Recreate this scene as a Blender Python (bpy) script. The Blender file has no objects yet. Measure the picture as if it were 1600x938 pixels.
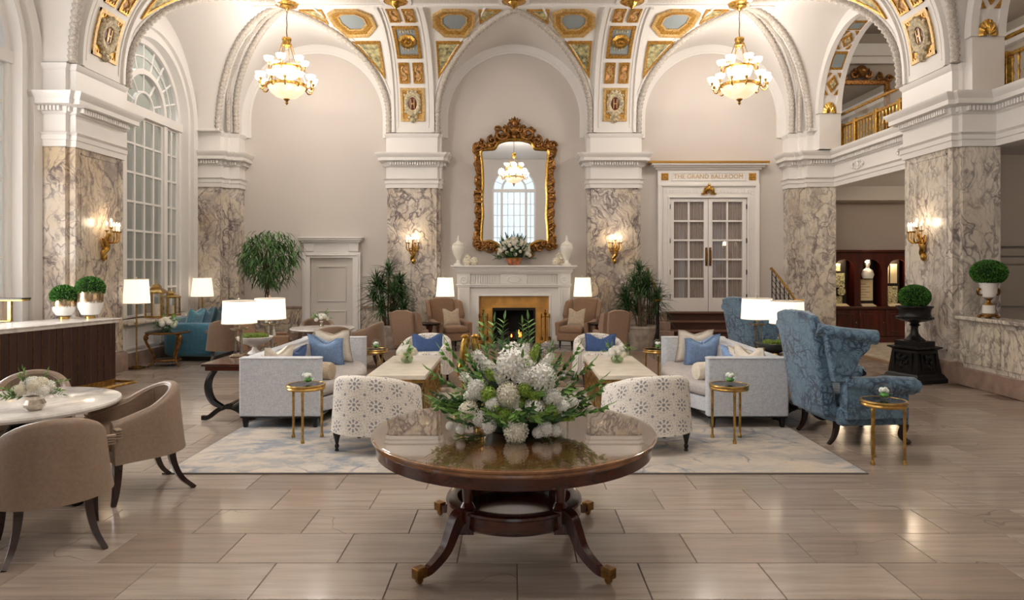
import bpy, math, random
from mathutils import Vector, Matrix
R = random.Random(7)
PI = math.pi
SC = bpy.context.scene
COL = SC.collection

# ------------------------------------------------------------------ camera
cam = bpy.data.cameras.new('camera')
cam.sensor_width = 36.0
cam.lens = 1055 / 1600 * 36.0
cam.shift_y = -(469 - 418) / 1600
cam.shift_x = -3 / 1600
cam.clip_end = 200
camo = bpy.data.objects.new('camera', cam)
COL.objects.link(camo)
camo.location = (0, 0, 1.55)
camo.rotation_euler = (PI / 2, 0, 0)
SC.camera = camo

# ------------------------------------------------------------------ view
SC.view_settings.view_transform = 'Standard'
SC.view_settings.look = 'None'
SC.view_settings.gamma = 1.0
SC.view_settings.use_curve_mapping = False
SC.view_settings.exposure = 0.45

# ------------------------------------------------------------------ world: overcast daylight outside the windows
w = bpy.data.worlds.new('overcast_sky')
SC.world = w
w.use_nodes = True
w.node_tree.nodes['Background'].inputs['Color'].default_value = (0.80, 0.90, 1.0, 1)
w.node_tree.nodes['Background'].inputs['Strength'].default_value = 0.5
SC.cycles.transparent_max_bounces = 24

# ------------------------------------------------------------------ lights
def area_light(name, loc, rot, sx, sy, power, color):
    l = bpy.data.lights.new(name, 'AREA')
    l.shape = 'RECTANGLE'
    l.size, l.size_y = sx, sy
    l.energy = power
    l.color = color
    o = bpy.data.objects.new(name, l)
    COL.objects.link(o)
    o.location = loc
    o.rotation_euler = rot
    return o
DAY = (1.0, 0.965, 0.93)
# daylight through the tall left-hand windows near the camera and through the front wall's window
area_light('daylight_left', (-6.42, 6.75, 2.7), (0, -PI / 2, 0), 3.8, 1.7, 195, DAY)
area_light('daylight_left_nearest', (-6.42, 3.0, 2.7), (0, -PI / 2, 0), 3.8, 2.2, 30, DAY)
area_light('daylight_front', (0, -1.35, 3.4), (PI / 2, 0, 0), 1.9, 4.6, 15, (0.80, 0.90, 1.0))
area_light('added_outside_fill', (-7.35, 11.77, 6.25), (0, 0, 0), 1.3, 4.6, 70, (0.95, 1.0, 0.97))  # fill light added over the outside wall to brighten the far window
# ------------------------------------------------------------------ mesh builder
class MB:
    def __init__(s, M=None):
        s.v, s.f, s.uv, s.M, s.k = [], [], {}, M, 0
    def at(s, M):
        s.M = M
        return s
    def add(s, vs, fs, uvs=None):
        o = len(s.v)
        if s.M is not None:
            vs = [tuple(s.M @ Vector(p)) for p in vs]
        s.v.extend([tuple(p) for p in vs])
        s.f.extend([tuple(i + o for i in f) for f in fs])
        if uvs:
            for i, t in enumerate(uvs):
                s.uv[o + i] = t
        return s
    def box(s, x0, x1, y0, y1, z0, z1):
        e = (s.k % 11) * 0.0003      # neighbouring boxes of one mesh never share a plane
        s.k += 1
        x0, x1, y0, y1, z0, z1 = x0 - e, x1 + e, y0 - e, y1 + e, z0 - e * 0.5, z1 + e
        return s.add([(x0, y0, z0), (x1, y0, z0), (x1, y1, z0), (x0, y1, z0), (x0, y0, z1), (x1, y0, z1), (x1, y1, z1), (x0, y1, z1)],
                     [(0, 3, 2, 1), (4, 5, 6, 7), (0, 1, 5, 4), (1, 2, 6, 5), (2, 3, 7, 6), (3, 0, 4, 7)])
    def cbox(s, c, d):
        return s.box(c[0] - d[0] / 2, c[0] + d[0] / 2, c[1] - d[1] / 2, c[1] + d[1] / 2, c[2] - d[2] / 2, c[2] + d[2] / 2)
    def loft(s, rings, closed=True, cap=True, loop=False, uv=None):
        n = len(rings[0])
        vs = [p for r in rings for p in r]
        fs = []
        m = len(rings)
        for i in range(m if loop else m - 1):
            a, b = i * n, ((i + 1) % m) * n
            for j in range(n if closed else n - 1):
                k = (j + 1) % n
                fs.append((a + j, a + k, b + k, b + j))
        if cap and closed and not loop:
            fs.append(tuple(range(n - 1, -1, -1)))
            fs.append(tuple((m - 1) * n + j for j in range(n)))
        return s.add(vs, fs, uv)
    def lathe(s, prof, n=24, c=(0, 0, 0), sx=1, sy=1, a0=0, a1=2 * PI, flute=0, fn=0):
        full = abs(a1 - a0 - 2 * PI) < 1e-6
        cnt = n if full else n + 1
        rings = []
        for r, z in prof:
            ring = []
            for j in range(cnt):
                t = a0 + (a1 - a0) * j / n
                rr = r * (1 + flute * math.cos(fn * t)) if flute else r
                ring.append((c[0] + rr * sx * math.cos(t), c[1] + rr * sy * math.sin(t), c[2] + z))
            rings.append(ring)
        return s.loft(rings, closed=full, cap=full)
    def tube(s, pts, r, n=8, cap=True, loop=False, sq=False, flat=1.0):
        P = [Vector(p) for p in pts]
        m = len(P)
        rs = r if isinstance(r, (list, tuple)) else [r] * m
        T = []
        for i in range(m):
            if loop:
                t = P[(i + 1) % m] - P[i - 1]
            else:
                t = P[min(i + 1, m - 1)] - P[max(i - 1, 0)]
            T.append(t.normalized() if t.length > 1e-9 else Vector((0, 0, 1)))
        up = Vector((0, 0, 1))
        if abs(T[0].dot(up)) > 0.95:
            up = Vector((1, 0, 0)) if abs(T[0].x) < 0.9 else Vector((0, 1, 0))
        nx = (up - T[0] * up.dot(T[0])).normalized()
        rings = []
        for i in range(m):
            if i:
                q = T[i - 1].rotation_difference(T[i])
                nx = q @ nx
                nx = (nx - T[i] * nx.dot(T[i])).normalized()
            ny = T[i].cross(nx)
            ring = []
            for j in range(n):
                a = 2 * PI * (j + (0.5 if sq else 0)) / n
                ring.append(P[i] + nx * (rs[i] * math.cos(a)) + ny * (rs[i] * math.sin(a) * flat))
            rings.append(ring)
        return s.loft(rings, cap=cap, loop=loop)
    def prism(s, poly, z0, z1):
        n = len(poly)
        return s.add([(x, y, z0) for x, y in poly] + [(x, y, z1) for x, y in poly],
                     [tuple(range(n - 1, -1, -1)), tuple(range(n, 2 * n))] + [(i, (i + 1) % n, n + (i + 1) % n, n + i) for i in range(n)])
    def sphere(s, c, r, u=16, v=10, sx=1, sy=1, sz=1):
        prof = []
        for i in range(v + 1):
            t = -PI / 2 + PI * i / v
            prof.append((max(1e-4, math.cos(t)) * r, math.sin(t) * r * sz))
        return s.lathe(prof, u, c, sx, sy)
    def grid(s, fn, nu, nv, uv=None):
        vs = [fn(i / nu, j / nv) for i in range(nu + 1) for j in range(nv + 1)]
        k = nv + 1
        fs = [(i * k + j, (i + 1) * k + j, (i + 1) * k + j + 1, i * k + j + 1) for i in range(nu) for j in range(nv)]
        return s.add(vs, fs, [uv(i / nu, j / nv) for i in range(nu + 1) for j in range(nv + 1)] if uv else None)
    def sweep(s, prof, path, closed=False, side=1):
        """moulding: prof = [(out, z)], path = plan polyline [(x, y)]; out goes to the right of the walking direction when side = 1"""
        P = [Vector((p[0], p[1])) for p in path]
        m = len(P)
        rings = []
        for i in range(m):
            d0 = (P[i] - P[i - 1]).normalized() if (i or closed) else None
            d1 = (P[(i + 1) % m] - P[i]).normalized() if (i < m - 1 or closed) else None
            d0 = d0 or d1
            d1 = d1 or d0
            n0 = Vector((d0.y, -d0.x)) * side
            n1 = Vector((d1.y, -d1.x)) * side
            b = n0 + n1
            b = b / max(1e-6, b.dot(n0)) if b.length > 1e-6 else n0
            rings.append([(P[i].x + b.x * o, P[i].y + b.y * o, z) for o, z in prof])
        return s.loft(rings, closed=True, cap=True, loop=closed)

def mesh_of(name, mb, mat, smooth=35):
    me = bpy.data.meshes.new(name)
    me.from_pydata(mb.v, [], mb.f)
    if mb.uv:
        ul = me.uv_layers.new(name='uv')
        for l in me.loops:
            ul.data[l.index].uv = mb.uv.get(l.vertex_index, (0, 0))
    if mat is not None:
        me.materials.append(mat)
    if smooth:
        me.polygons.foreach_set('use_smooth', [True] * len(me.polygons))
        me.set_sharp_from_angle(angle=math.radians(smooth))
    me.update()
    return me

def obj(name, mb, mat=None, parent=None, loc=None, rot=None, smooth=35, bevel=0, seg=2, sub=0, kind=None, label=None):
    me = mb if isinstance(mb, bpy.types.Mesh) else mesh_of(name, mb, mat, smooth)
    o = bpy.data.objects.new(name, me)
    COL.objects.link(o)
    if parent is not None:
        o.parent = parent
    if loc is not None:
        o.location = loc
    if rot is not None:
        o.rotation_euler = rot
    if bevel:
        m = o.modifiers.new('edge', 'BEVEL')
        m.width, m.segments, m.limit_method, m.angle_limit = bevel, seg, 'ANGLE', math.radians(40)
    if sub:
        m = o.modifiers.new('smooth', 'SUBSURF')
        m.levels = m.render_levels = sub
    if kind:
        o['kind'] = kind
    if label:
        o['label'] = label
    return o

def tag(o, label=None, cat=None, group=None, kind=None):
    if label: o['label'] = label
    if cat: o['category'] = cat
    if group: o['group'] = group
    if kind: o['kind'] = kind
    return o

def thing(name, label=None, cat=None, loc=(0, 0, 0), rz=0, group=None, kind=None):
    o = bpy.data.objects.new(name, None)
    o.empty_display_size = 0.1
    COL.objects.link(o)
    o.location = loc
    o.rotation_euler = (0, 0, rz)
    return tag(o, label, cat, group, kind)

def kids(o):
    return [c for c in bpy.data.objects if c.parent == o]

def copy_tree(root, loc, rz=0, label=None, group=None):
    tree = {}
    for c in bpy.data.objects:
        if c.parent is not None:
            tree.setdefault(c.parent.name, []).append(c)
    def rec(o, parent):
        c = o.copy()
        COL.objects.link(c)
        if parent is not None:
            c.parent = parent
            c.matrix_parent_inverse = o.matrix_parent_inverse.copy()
        for ch in tree.get(o.name, []):
            rec(ch, c)
        return c
    r = rec(root, None)
    r.location = loc
    r.rotation_euler = (0, 0, rz)
    if label: r['label'] = label
    if group: r['group'] = group
    return r

def T(x=0, y=0, z=0): return Matrix.Translation((x, y, z))
def RX(a): return Matrix.Rotation(a, 4, 'X')
def RY(a): return Matrix.Rotation(a, 4, 'Y')
def RZ(a): return Matrix.Rotation(a, 4, 'Z')
def S(x, y, z): return Matrix.Diagonal((x, y, z, 1))
def arc(cx, cy, r, a0, a1, n, ry=None):
    ry = r if ry is None else ry
    return [(cx + r * math.cos(math.radians(a0 + (a1 - a0) * i / n)), cy + ry * math.sin(math.radians(a0 + (a1 - a0) * i / n))) for i in range(n + 1)]
def smooth_path(pts, k=6):
    """Catmull-Rom through the points"""
    P = [Vector(p) for p in pts]
    P = [P[0] * 2 - P[1]] + P + [P[-1] * 2 - P[-2]]
    out = []
    for i in range(1, len(P) - 2):
        for j in range(k):
            t = j / k
            a, b, c, d = P[i - 1], P[i], P[i + 1], P[i + 2]
            out.append(0.5 * ((2 * b) + (c - a) * t + (2 * a - 5 * b + 4 * c - d) * t * t + (3 * b - a - 3 * c + d) * t ** 3))
    out.append(P[-2].copy())
    return out
def interp(tab, x):
    """piecewise-linear table [(x, y)]"""
    if x <= tab[0][0]: return tab[0][1]
    for (x0, y0), (x1, y1) in zip(tab, tab[1:]):
        if x <= x1:
            return y0 + (y1 - y0) * (x - x0) / (x1 - x0)
    return tab[-1][1]

# ------------------------------------------------------------------ materials
def lin(r, g, b):
    f = lambda c: (c / 255 / 12.92) if c / 255 <= 0.04045 else ((c / 255 + 0.055) / 1.055) ** 2.4
    return (f(r), f(g), f(b), 1)

class Mat:
    def __init__(s, name, rgb=(200, 200, 200), rough=0.5, metal=0.0, **kw):
        s.m = bpy.data.materials.new(name)
        s.m.use_nodes = True
        s.nt = s.m.node_tree
        s.b = s.nt.nodes['Principled BSDF']
        s.b.inputs['Base Color'].default_value = lin(*rgb)
        s.b.inputs['Roughness'].default_value = rough
        s.b.inputs['Metallic'].default_value = metal
        for k, v in kw.items():
            s.b.inputs[k.replace('_', ' ')].default_value = v
    def n(s, t, ins=None, out=0, **pr):
        nd = s.nt.nodes.new(t)
        for k, v in pr.items():
            setattr(nd, k, v)
        for k, v in (ins or {}).items():
            if isinstance(v, bpy.types.NodeSocket):
                s.nt.links.new(v, nd.inputs[k])
            else:
                nd.inputs[k].default_value = v
        return nd.outputs[out]
    def co(s, kind='Object', scale=(1, 1, 1), rot=(0, 0, 0), loc=(0, 0, 0)):
        c = s.n('ShaderNodeTexCoord', out={'Generated': 0, 'Normal': 1, 'UV': 2, 'Object': 3}[kind])
        return s.n('ShaderNodeMapping', {'Vector': c, 'Scale': scale, 'Rotation': rot, 'Location': loc})
    def math(s, op, a, b=0.0, c=0.0):
        return s.n('ShaderNodeMath', {0: a, 1: b, 2: c}, operation=op)
    def noise(s, v, scale=5, detail=4, rough=0.5, dist=0.0, out=0):
        return s.n('ShaderNodeTexNoise', {'Vector': v, 'Scale': scale, 'Detail': detail, 'Roughness': rough, 'Distortion': dist}, out=out)
    def voro(s, v, scale=5, feature='F1', out=0, rand=1.0):
        return s.n('ShaderNodeTexVoronoi', {'Vector': v, 'Scale': scale, 'Randomness': rand}, out=out, feature=feature)
    def ramp(s, fac, stops):
        nd = s.nt.nodes.new('ShaderNodeValToRGB')
        e = nd.color_ramp.elements
        while len(e) < len(stops): e.new(0.5)
        for el, (p, c) in zip(e, stops):
            el.position = p
            el.color = lin(*c) if isinstance(c, tuple) else (c, c, c, 1)
        s.nt.links.new(fac, nd.inputs[0])
        return nd.outputs[0]
    def mix(s, fac, a, b, blend='MIX'):
        return s.n('ShaderNodeMix', {0: fac, 6: a if isinstance(a, bpy.types.NodeSocket) else lin(*a), 7: b if isinstance(b, bpy.types.NodeSocket) else lin(*b)}, out=2, data_type='RGBA', blend_type=blend)
    def color(s, sock): s.nt.links.new(sock, s.b.inputs['Base Color']); return s
    def rough(s, sock): s.nt.links.new(sock, s.b.inputs['Roughness']); return s
    def bump(s, h, strength=0.3, dist=0.01):
        s.nt.links.new(s.n('ShaderNodeBump', {'Height': h, 'Strength': strength, 'Distance': dist}), s.b.inputs['Normal']); return s
    def warp(s, v, scale, amt, detail=3):
        c = s.noise(v, scale, detail, out=1)
        d = s.n('ShaderNodeVectorMath', {0: c, 1: (0.5, 0.5, 0.5)}, operation='SUBTRACT')
        d = s.n('ShaderNodeVectorMath', {0: d, 3: amt}, operation='SCALE')
        return s.n('ShaderNodeVectorMath', {0: v, 1: d}, operation='ADD')

def plain(name, rgb, rough=0.5, metal=0.0, grain=0, amt=0.08, bump=0, bscale=60, **kw):
    m = Mat(name, rgb, rough, metal, **kw)
    if grain or bump:
        v = m.co()
    if grain:
        n = m.noise(v, grain, 4)
        lo = tuple(int(c * (1 - amt)) for c in rgb)
        hi = tuple(min(255, int(c * (1 + amt))) for c in rgb)
        m.color(m.ramp(n, [(0.3, lo), (0.7, hi)]))
    if bump:
        m.bump(m.noise(v, bscale, 2), bump, 0.01)
    return m.m

def marble_mat(name, base, pale, vein, rough=0.16, dense=1.0, tint=None):
    m = Mat(name, base, rough)
    v = m.co('Object')
    w1 = m.warp(v, 1.1, 1.1, 4)
    w2 = m.n('ShaderNodeMapping', {'Vector': w1, 'Scale': (1, 1, 0.34)})
    col = m.mix(m.ramp(m.noise(w2, 1.3, 5), [(0.35, 0.0), (0.65, 1.0)]), base, pale)
    if tint:
        col = m.mix(m.math('MULTIPLY', m.ramp(m.noise(v, 0.8, 3), [(0.5, 0.0), (0.7, 1.0)]), 0.55), col, tint)
    for sc, th, k, msk in ((2.1, 0.055, 0.9, 0.40), (4.6, 0.085, 0.8, 0.42), (9.0, 0.13, 0.6, 0.44)):
        e = m.voro(m.warp(w2, sc * 1.4, 0.55 / sc * 2, 5), sc * dense, 'DISTANCE_TO_EDGE')
        ln = m.ramp(e, [(0.0, 1.0), (th, 0.0)])
        mk = m.ramp(m.noise(v, sc * 0.55, 3), [(msk - 0.05, 0.0), (msk + 0.16, 1.0)])
        f = m.math('MULTIPLY', m.math('MULTIPLY', ln, mk), k)
        col = m.mix(f, col, vein)
    cl = m.ramp(m.noise(w2, 2.4, 6, 0.6), [(0.52, 0.0), (0.72, 1.0)])
    col = m.mix(m.math('MULTIPLY', cl, 0.6), col, vein)
    m.color(col)
    return m.m

def wood_mat(name, dark, light, rough=0.25, axis=0, scale=3.0, coat=0.3):
    m = Mat(name, dark, rough, Coat_Weight=coat, Coat_Roughness=0.1)
    sc = [scale * 3] * 3
    sc[axis] = scale * 0.35
    v = m.co('Object', tuple(sc))
    n = m.noise(m.warp(v, 0.7, 0.6), 2.0, 6, 0.6)
    m.color(m.ramp(n, [(0.3, dark), (0.7, light)]))
    return m.m

def emis(name, rgb, strength, base=None, mixdiff=None):
    m = Mat(name, base or rgb, 0.5)
    m.b.inputs['Emission Color'].default_value = lin(*rgb)
    m.b.inputs['Emission Strength'].default_value = strength
    return m.m

def fabric(name, rgb, amt=0.1, scale=(240, 240, 240), rough=0.9, bump=0.25, sheen=0.15):
    m = Mat(name, rgb, rough, Sheen_Weight=sheen)
    v = m.co('Object')
    a = m.noise(m.n('ShaderNodeMapping', {'Vector': v, 'Scale': (scale[0], scale[1], scale[2] * 0.1)}), 1, 2)
    b = m.noise(m.n('ShaderNodeMapping', {'Vector': v, 'Scale': (scale[0] * 0.1, scale[1] * 0.1, scale[2])}), 1, 2)
    h = m.math('ADD', a, b)
    h = m.math('MULTIPLY', h, 0.5)
    lo = tuple(int(c * (1 - amt)) for c in rgb)
    hi = tuple(min(255, int(c * (1 + amt))) for c in rgb)
    m.color(m.ramp(h, [(0.35, lo), (0.65, hi)]))
    m.bump(h, bump, 0.002)
    return m.m

WALLM = plain('wall_paint', (202, 194, 187), 0.75)
WHITE = plain('white_trim_paint', (226, 222, 218), 0.45)
VAULT = plain('vault_plaster', (220, 215, 210), 0.7)
CEILM = plain('ceiling_white', (226, 222, 217), 0.6)
ROPEM = plain('cast_plaster_moulding', (184, 175, 166), 0.7, grain=55, amt=0.16, bump=0.9, bscale=45)
MARBLE = marble_mat('veined_cream_marble', (204, 190, 170), (222, 212, 200), (92, 80, 88), 0.26, 1.15, (196, 168, 122))
MARBLE2 = marble_mat('veined_white_marble', (206, 195, 178), (222, 214, 202), (120, 108, 106), 0.26, 1.1)
PLINTH = plain('mauve_marble_plinth', (150, 128, 115), 0.2, grain=6, amt=0.12)
MTOP = marble_mat('white_table_marble', (228, 223, 216), (236, 232, 226), (196, 192, 188), 0.12, 0.5)
STONE = plain('pale_stone_top', (226, 217, 202), 0.3, grain=9, amt=0.05)
GOLD = plain('gilded_plaster', (176, 132, 60), 0.38, 0.55, grain=40, amt=0.25, bump=0.5, bscale=70)
GOLDL = plain('pale_gold_paint', (188, 154, 98), 0.5, 0.25, grain=30, amt=0.15)
GILT = plain('bright_gilt', (192, 150, 76), 0.26, 0.95, grain=25, amt=0.2)
FRAMEG = plain('antique_gilt', (118, 82, 44), 0.36, 0.85, grain=30, amt=0.55, bump=0.4, bscale=50)
BRASS = plain('aged_brass', (178, 144, 84), 0.28, 0.95, grain=18, amt=0.2)
DBRASS = plain('dark_brass', (128, 92, 46), 0.35, 0.9, grain=18, amt=0.25)
BLACK = plain('black_lacquer', (16, 14, 14), 0.22)
IRON = plain('black_cast_iron', (20, 19, 20), 0.38, 0.3, bump=0.2, bscale=30)
MAHOG = wood_mat('dark_mahogany', (40, 14, 8), (84, 34, 18), 0.18)
MAHOGV = wood_mat('dark_mahogany_upright', (40, 14, 8), (84, 34, 18), 0.18, 2)
CABW = wood_mat('red_mahogany_cabinet', (46, 15, 9), (84, 28, 16), 0.3, 2, 2)
DESKW = wood_mat('umber_panel_wood', (44, 26, 22), (66, 41, 34), 0.35, 2, 2, 0.1)
DARKLEG = wood_mat('dark_walnut_leg', (26, 12, 9), (58, 28, 20), 0.22, 2)
GREYBLUE = plain('grey_blue_paint', (136, 144, 146), 0.6)
SHELLGREY = plain('ornament_stone', (176, 162, 132), 0.6, grain=28, amt=0.3, bump=0.8, bscale=30)
DARKRED = plain('oxblood_enamel', (92, 28, 16), 0.3)
def thin_glass(name, tint=(255, 255, 255), ior=1.5, mul=1.0, rough=0.0):
    m = bpy.data.materials.new(name)
    m.use_nodes = True
    nt = m.node_tree
    nt.nodes.clear()
    out = nt.nodes.new('ShaderNodeOutputMaterial')
    mx = nt.nodes.new('ShaderNodeMixShader')
    tr = nt.nodes.new('ShaderNodeBsdfTransparent'); tr.inputs[0].default_value = lin(*tint)
    gl = nt.nodes.new('ShaderNodeBsdfGlossy'); gl.inputs['Roughness'].default_value = rough
    lw = nt.nodes.new('ShaderNodeLayerWeight'); lw.inputs[0].default_value = 0.5
    pw = nt.nodes.new('ShaderNodeMath'); pw.operation = 'POWER'; pw.inputs[1].default_value = 3.5
    f0 = ((ior - 1) / (ior + 1)) ** 2
    mu = nt.nodes.new('ShaderNodeMath'); mu.operation = 'MULTIPLY_ADD'; mu.inputs[1].default_value = 0.85; mu.inputs[2].default_value = min(0.6, f0 * mul); mu.use_clamp = True
    nt.links.new(lw.outputs['Facing'], pw.inputs[0]); nt.links.new(pw.outputs[0], mu.inputs[0]); nt.links.new(mu.outputs[0], mx.inputs[0])
    nt.links.new(tr.outputs[0], mx.inputs[1]); nt.links.new(gl.outputs[0], mx.inputs[2]); nt.links.new(mx.outputs[0], out.inputs[0])
    return m
GLASS = Mat('clear_glass', (255, 255, 255), 0.0, Transmission_Weight=1.0, IOR=1.45).m
MIRROR = plain('mirror_silver', (235, 238, 240), 0.01, 1.0)
# ------------------------------------------------------------------ the hall's main dimensions (metres)
PX, YP = 5.86, 13.66             # inner faces of the side piers; face of the back pilasters
YW = 13.97                       # back wall
ZE, ZK, Z0 = 3.175, 3.85, 4.272  # top of marble, top of cornice, springing of the vault
A_, B_, NEXP = 1.81, 1.884, 2.3  # cove of the vault
ZC = Z0 + B_
ZL = 4.608                       # centre height of the lunettes
LR = 1.542
YF = -1.0                        # front wall
BAYS = (11.77, 7.38, 3.0)        # centres of the side bays along y
PIERS = (9.57, 5.19, 0.81)
BC = 4.067                       # centre of the outer back bays

def cove_d(z):
    wz = min(1.0, max(0.0, (z - Z0) / B_))
    return A_ - A_ * max(0.0, 1 - wz ** NEXP) ** (1 / NEXP)
def cove_z(d):
    e = min(1.0, max(0.0, (A_ - d) / A_))
    return Z0 + B_ * max(0.0, 1 - e ** NEXP) ** (1 / NEXP)
_ST, _s, _p = [], 0.0, None
for _i in range(801):
    _ph = min(PI / 2 * _i / 800, PI / 2 - 1e-9)
    _d, _z = A_ - A_ * math.cos(_ph) ** (2 / NEXP), Z0 + B_ * math.sin(_ph) ** (2 / NEXP)
    if _p: _s += math.hypot(_d - _p[0], _z - _p[1])
    _ST.append((_s, _d, _z)); _p = (_d, _z)
SMAX = _s
_SD = [(a, b) for a, b, c in _ST]
_SZ = [(a, c) for a, b, c in _ST]
def _find(tab, x):
    lo, hi = 0, len(tab) - 1
    while hi - lo > 1:
        mid = (lo + hi) // 2
        if tab[mid][0] <= x: lo = mid
        else: hi = mid
    (x0, y0), (x1, y1) = tab[lo], tab[hi]
    return y0 + (y1 - y0) * min(1, max(0, (x - x0) / max(1e-9, x1 - x0)))
def cove_s(s, lift=0.0):
    """point on the cove at arc length s, lifted into the room: (d, z)"""
    d, z = _find(_SD, s), _find(_SZ, s)
    e, wz = (A_ - d) / A_, (z - Z0) / B_
    nd, nz = e ** (NEXP - 1) / A_, -(wz ** (NEXP - 1)) / B_
    l = math.hypot(nd, nz)
    return d + nd / l * lift, z + nz / l * lift
WB = lambda u, d, z: (u, YP - d, z)
WLm = lambda u, d, z: (-PX + d, u, z)
WRm = lambda u, d, z: (PX - d, u, z)

def groin(uc, r, n=40):
    """(u, z) of a lunette's edge from its left springing to its right one"""
    out = [(uc - r, Z0 + (ZL - Z0) * i / 4) for i in range(4)]
    for i in range(n + 1):
        t = PI - PI * i / n
        out.append((uc + r * math.cos(t), ZL + r * math.sin(t)))
    out += [(uc + r, ZL - (ZL - Z0) * i / 4) for i in range(1, 5)]
    return out
def barrel(mb, W, uc, r, dw):
    g = groin(uc, r)
    rings = []
    for u, z in g:
        d1 = cove_d(min(z, ZC - 1e-4))
        rings.append([W(u, dw + (d1 - dw) * j / 6, z) for j in range(7)])
    mb.loft(rings, closed=False, cap=False)
def cove(mb, W, u0, u1, lun, corner):
    """corner(u) -> highest z of this cove at u"""
    us = set()
    for uc, r in lun:
        for i in range(41):
            us.add(round(uc + r * math.cos(PI * i / 40), 4))
        us.add(round(uc + r + 0.0002, 4)); us.add(round(uc - r - 0.0002, 4))
    k = int((u1 - u0) / 0.15)
    for i in range(k + 1): us.add(round(u0 + (u1 - u0) * i / k, 4))
    us = sorted(x for x in us if u0 - 1e-6 <= x <= u1 + 1e-6)
    cols = []
    for u in us:
        zl = Z0
        for uc, r in lun:
            if abs(u - uc) <= r: zl = max(zl, min(ZC - 1e-4, ZL + math.sqrt(max(0, r * r - (u - uc) ** 2))))
        zt = max(min(ZC, corner(u)), zl)
        pl, pt = math.asin(min(1, ((zl - Z0) / B_) ** (NEXP / 2))), math.asin(min(1, ((zt - Z0) / B_) ** (NEXP / 2)))
        col = []
        for j in range(17):
            ph = min(pl + (pt - pl) * j / 16, PI / 2 - 1e-7)
            col.append(W(u, A_ - A_ * math.cos(ph) ** (2 / NEXP), Z0 + B_ * math.sin(ph) ** (2 / NEXP)))
        cols.append(col)
    mb.loft(cols, closed=False, cap=False)
def patch(mb, W, u0, u1, s0, s1, lift, nu=1, ns=None):
    """a slab lying on the cove"""
    ns = ns or max(2, int((s1 - s0) / 0.09))
    top = [[W(u0 + (u1 - u0) * i / nu, *cove_s(s0 + (s1 - s0) * j / ns, lift)) for i in range(nu + 1)] for j in range(ns + 1)]
    low = [[W(u, *cove_s(s0 + (s1 - s0) * j / ns, -0.02)) for u in (u1, u0)] for j in range(ns + 1)]
    mb.loft([t + l for t, l in zip(top, low)], closed=True, cap=True)
def polyring(mb, W, poly, k0, k1, l0, l1, skirt=True):
    """ring between two scalings of a polygon (u, s) laid on the cove; k0 = 0 closes it"""
    n = len(poly)
    cu, cs = sum(p[0] for p in poly) / n, sum(p[1] for p in poly) / n
    dense = []
    for i in range(n):
        for j in range(3):
            a, b = poly[i], poly[(i + 1) % n]
            dense.append((a[0] + (b[0] - a[0]) * j / 3, a[1] + (b[1] - a[1]) * j / 3))
    def ring(k, l): return [W(cu + (u - cu) * k, *cove_s(min(SMAX, cs + (s - cs) * k), l)) for u, s in dense]
    rs = []
    if skirt: rs.append(ring(k1, -0.02))
    rs += [ring(k1, l1)]
    if k0 > 0:
        rs += [ring((k0 + k1) / 2, max(l0, l1)), ring(k0, l0)]
        if skirt: rs.append(ring(k0, -0.02))
        mb.loft(rs, cap=False)
    else:
        rs += [ring(k1 * f, l1) for f in (0.6, 0.25)]
        mb.loft(rs, cap=True)

# ------------------------------------------------------------------ ceiling and vault
ceil = obj('ceiling', MB().box(-PX + A_, PX - A_, YF - 0.2, YP - A_, ZC, ZC + 0.1), CEILM, kind='structure', label='white vaulted ceiling with gilded coffers above the lobby')
mb = MB()
cove(mb, WB, -PX + 0.0, PX, [(-BC, LR), (0, LR), (BC, LR)], lambda u: cove_z(PX - abs(u)))
obj('cove', mb, CEILM, ceil)
mb = MB()
for uc in (-BC, 0, BC): barrel(mb, WB, uc, LR, YP - YW)
obj('lunette_vault', mb, VAULT, ceil)
for W, dw in ((WLm, -0.45), (WRm, -0.10)):
    mb = MB()
    cove(mb, W, YF, YP, [(c, 1.553) for c in BAYS], lambda u: cove_z(YP - u))
    obj('cove', mb, CEILM, ceil)
    mb = MB()
    for c in BAYS: barrel(mb, W, c, 1.553, dw)
    obj('lunette_vault', mb, VAULT, ceil)

def rope(W, uc, r, off=0.0, rad=0.056):
    """cast leaf moulding along a lunette's edge"""
    g = groin(uc, r - off, 60)
    P = []
    for u, z in g:
        d = cove_d(min(z, ZC - 1e-4))
        P.append(W(u, d + 0.02, z - 0.01))
    P = smooth_path(P, 3)
    rs = [rad * (1 + 0.22 * math.sin(i * 2.1)) for i in range(len(P))]
    mb = MB().tube(P, rs, 7)
    return mb
for W, uc, r in [(WB, -BC, LR), (WB, 0, LR), (WB, BC, LR)] + [(W, c, 1.553) for W in (WLm, WRm) for c in BAYS[:2]]:
    obj('leaf_moulding', rope(W, uc, r), ROPEM, ceil, smooth=60)
    g = groin(uc, r + 0.09, 50)
    P = [W(u, cove_d(min(z, ZC - 1e-4)) + 0.005, min(z, ZC - 0.015)) for u, z in g]
    obj('arch_fillet', MB().tube(P, 0.022, 6), WHITE, ceil)
# diagonal rib in the two back corners
for sx in (-1, 1):
    P = []
    for i in range(25):
        d = 0.14 + (A_ - 0.14) * i / 24
        P.append((sx * (PX - d), YP - d, cove_z(d) - 0.01))
    obj('corner_rib', MB().tube([(sx * (PX - 0.14), YP - 0.14, Z0)] + P, [0.04 * (1 + 0.2 * math.sin(i * 2)) for i in range(26)], 7), ROPEM, ceil)
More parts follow.
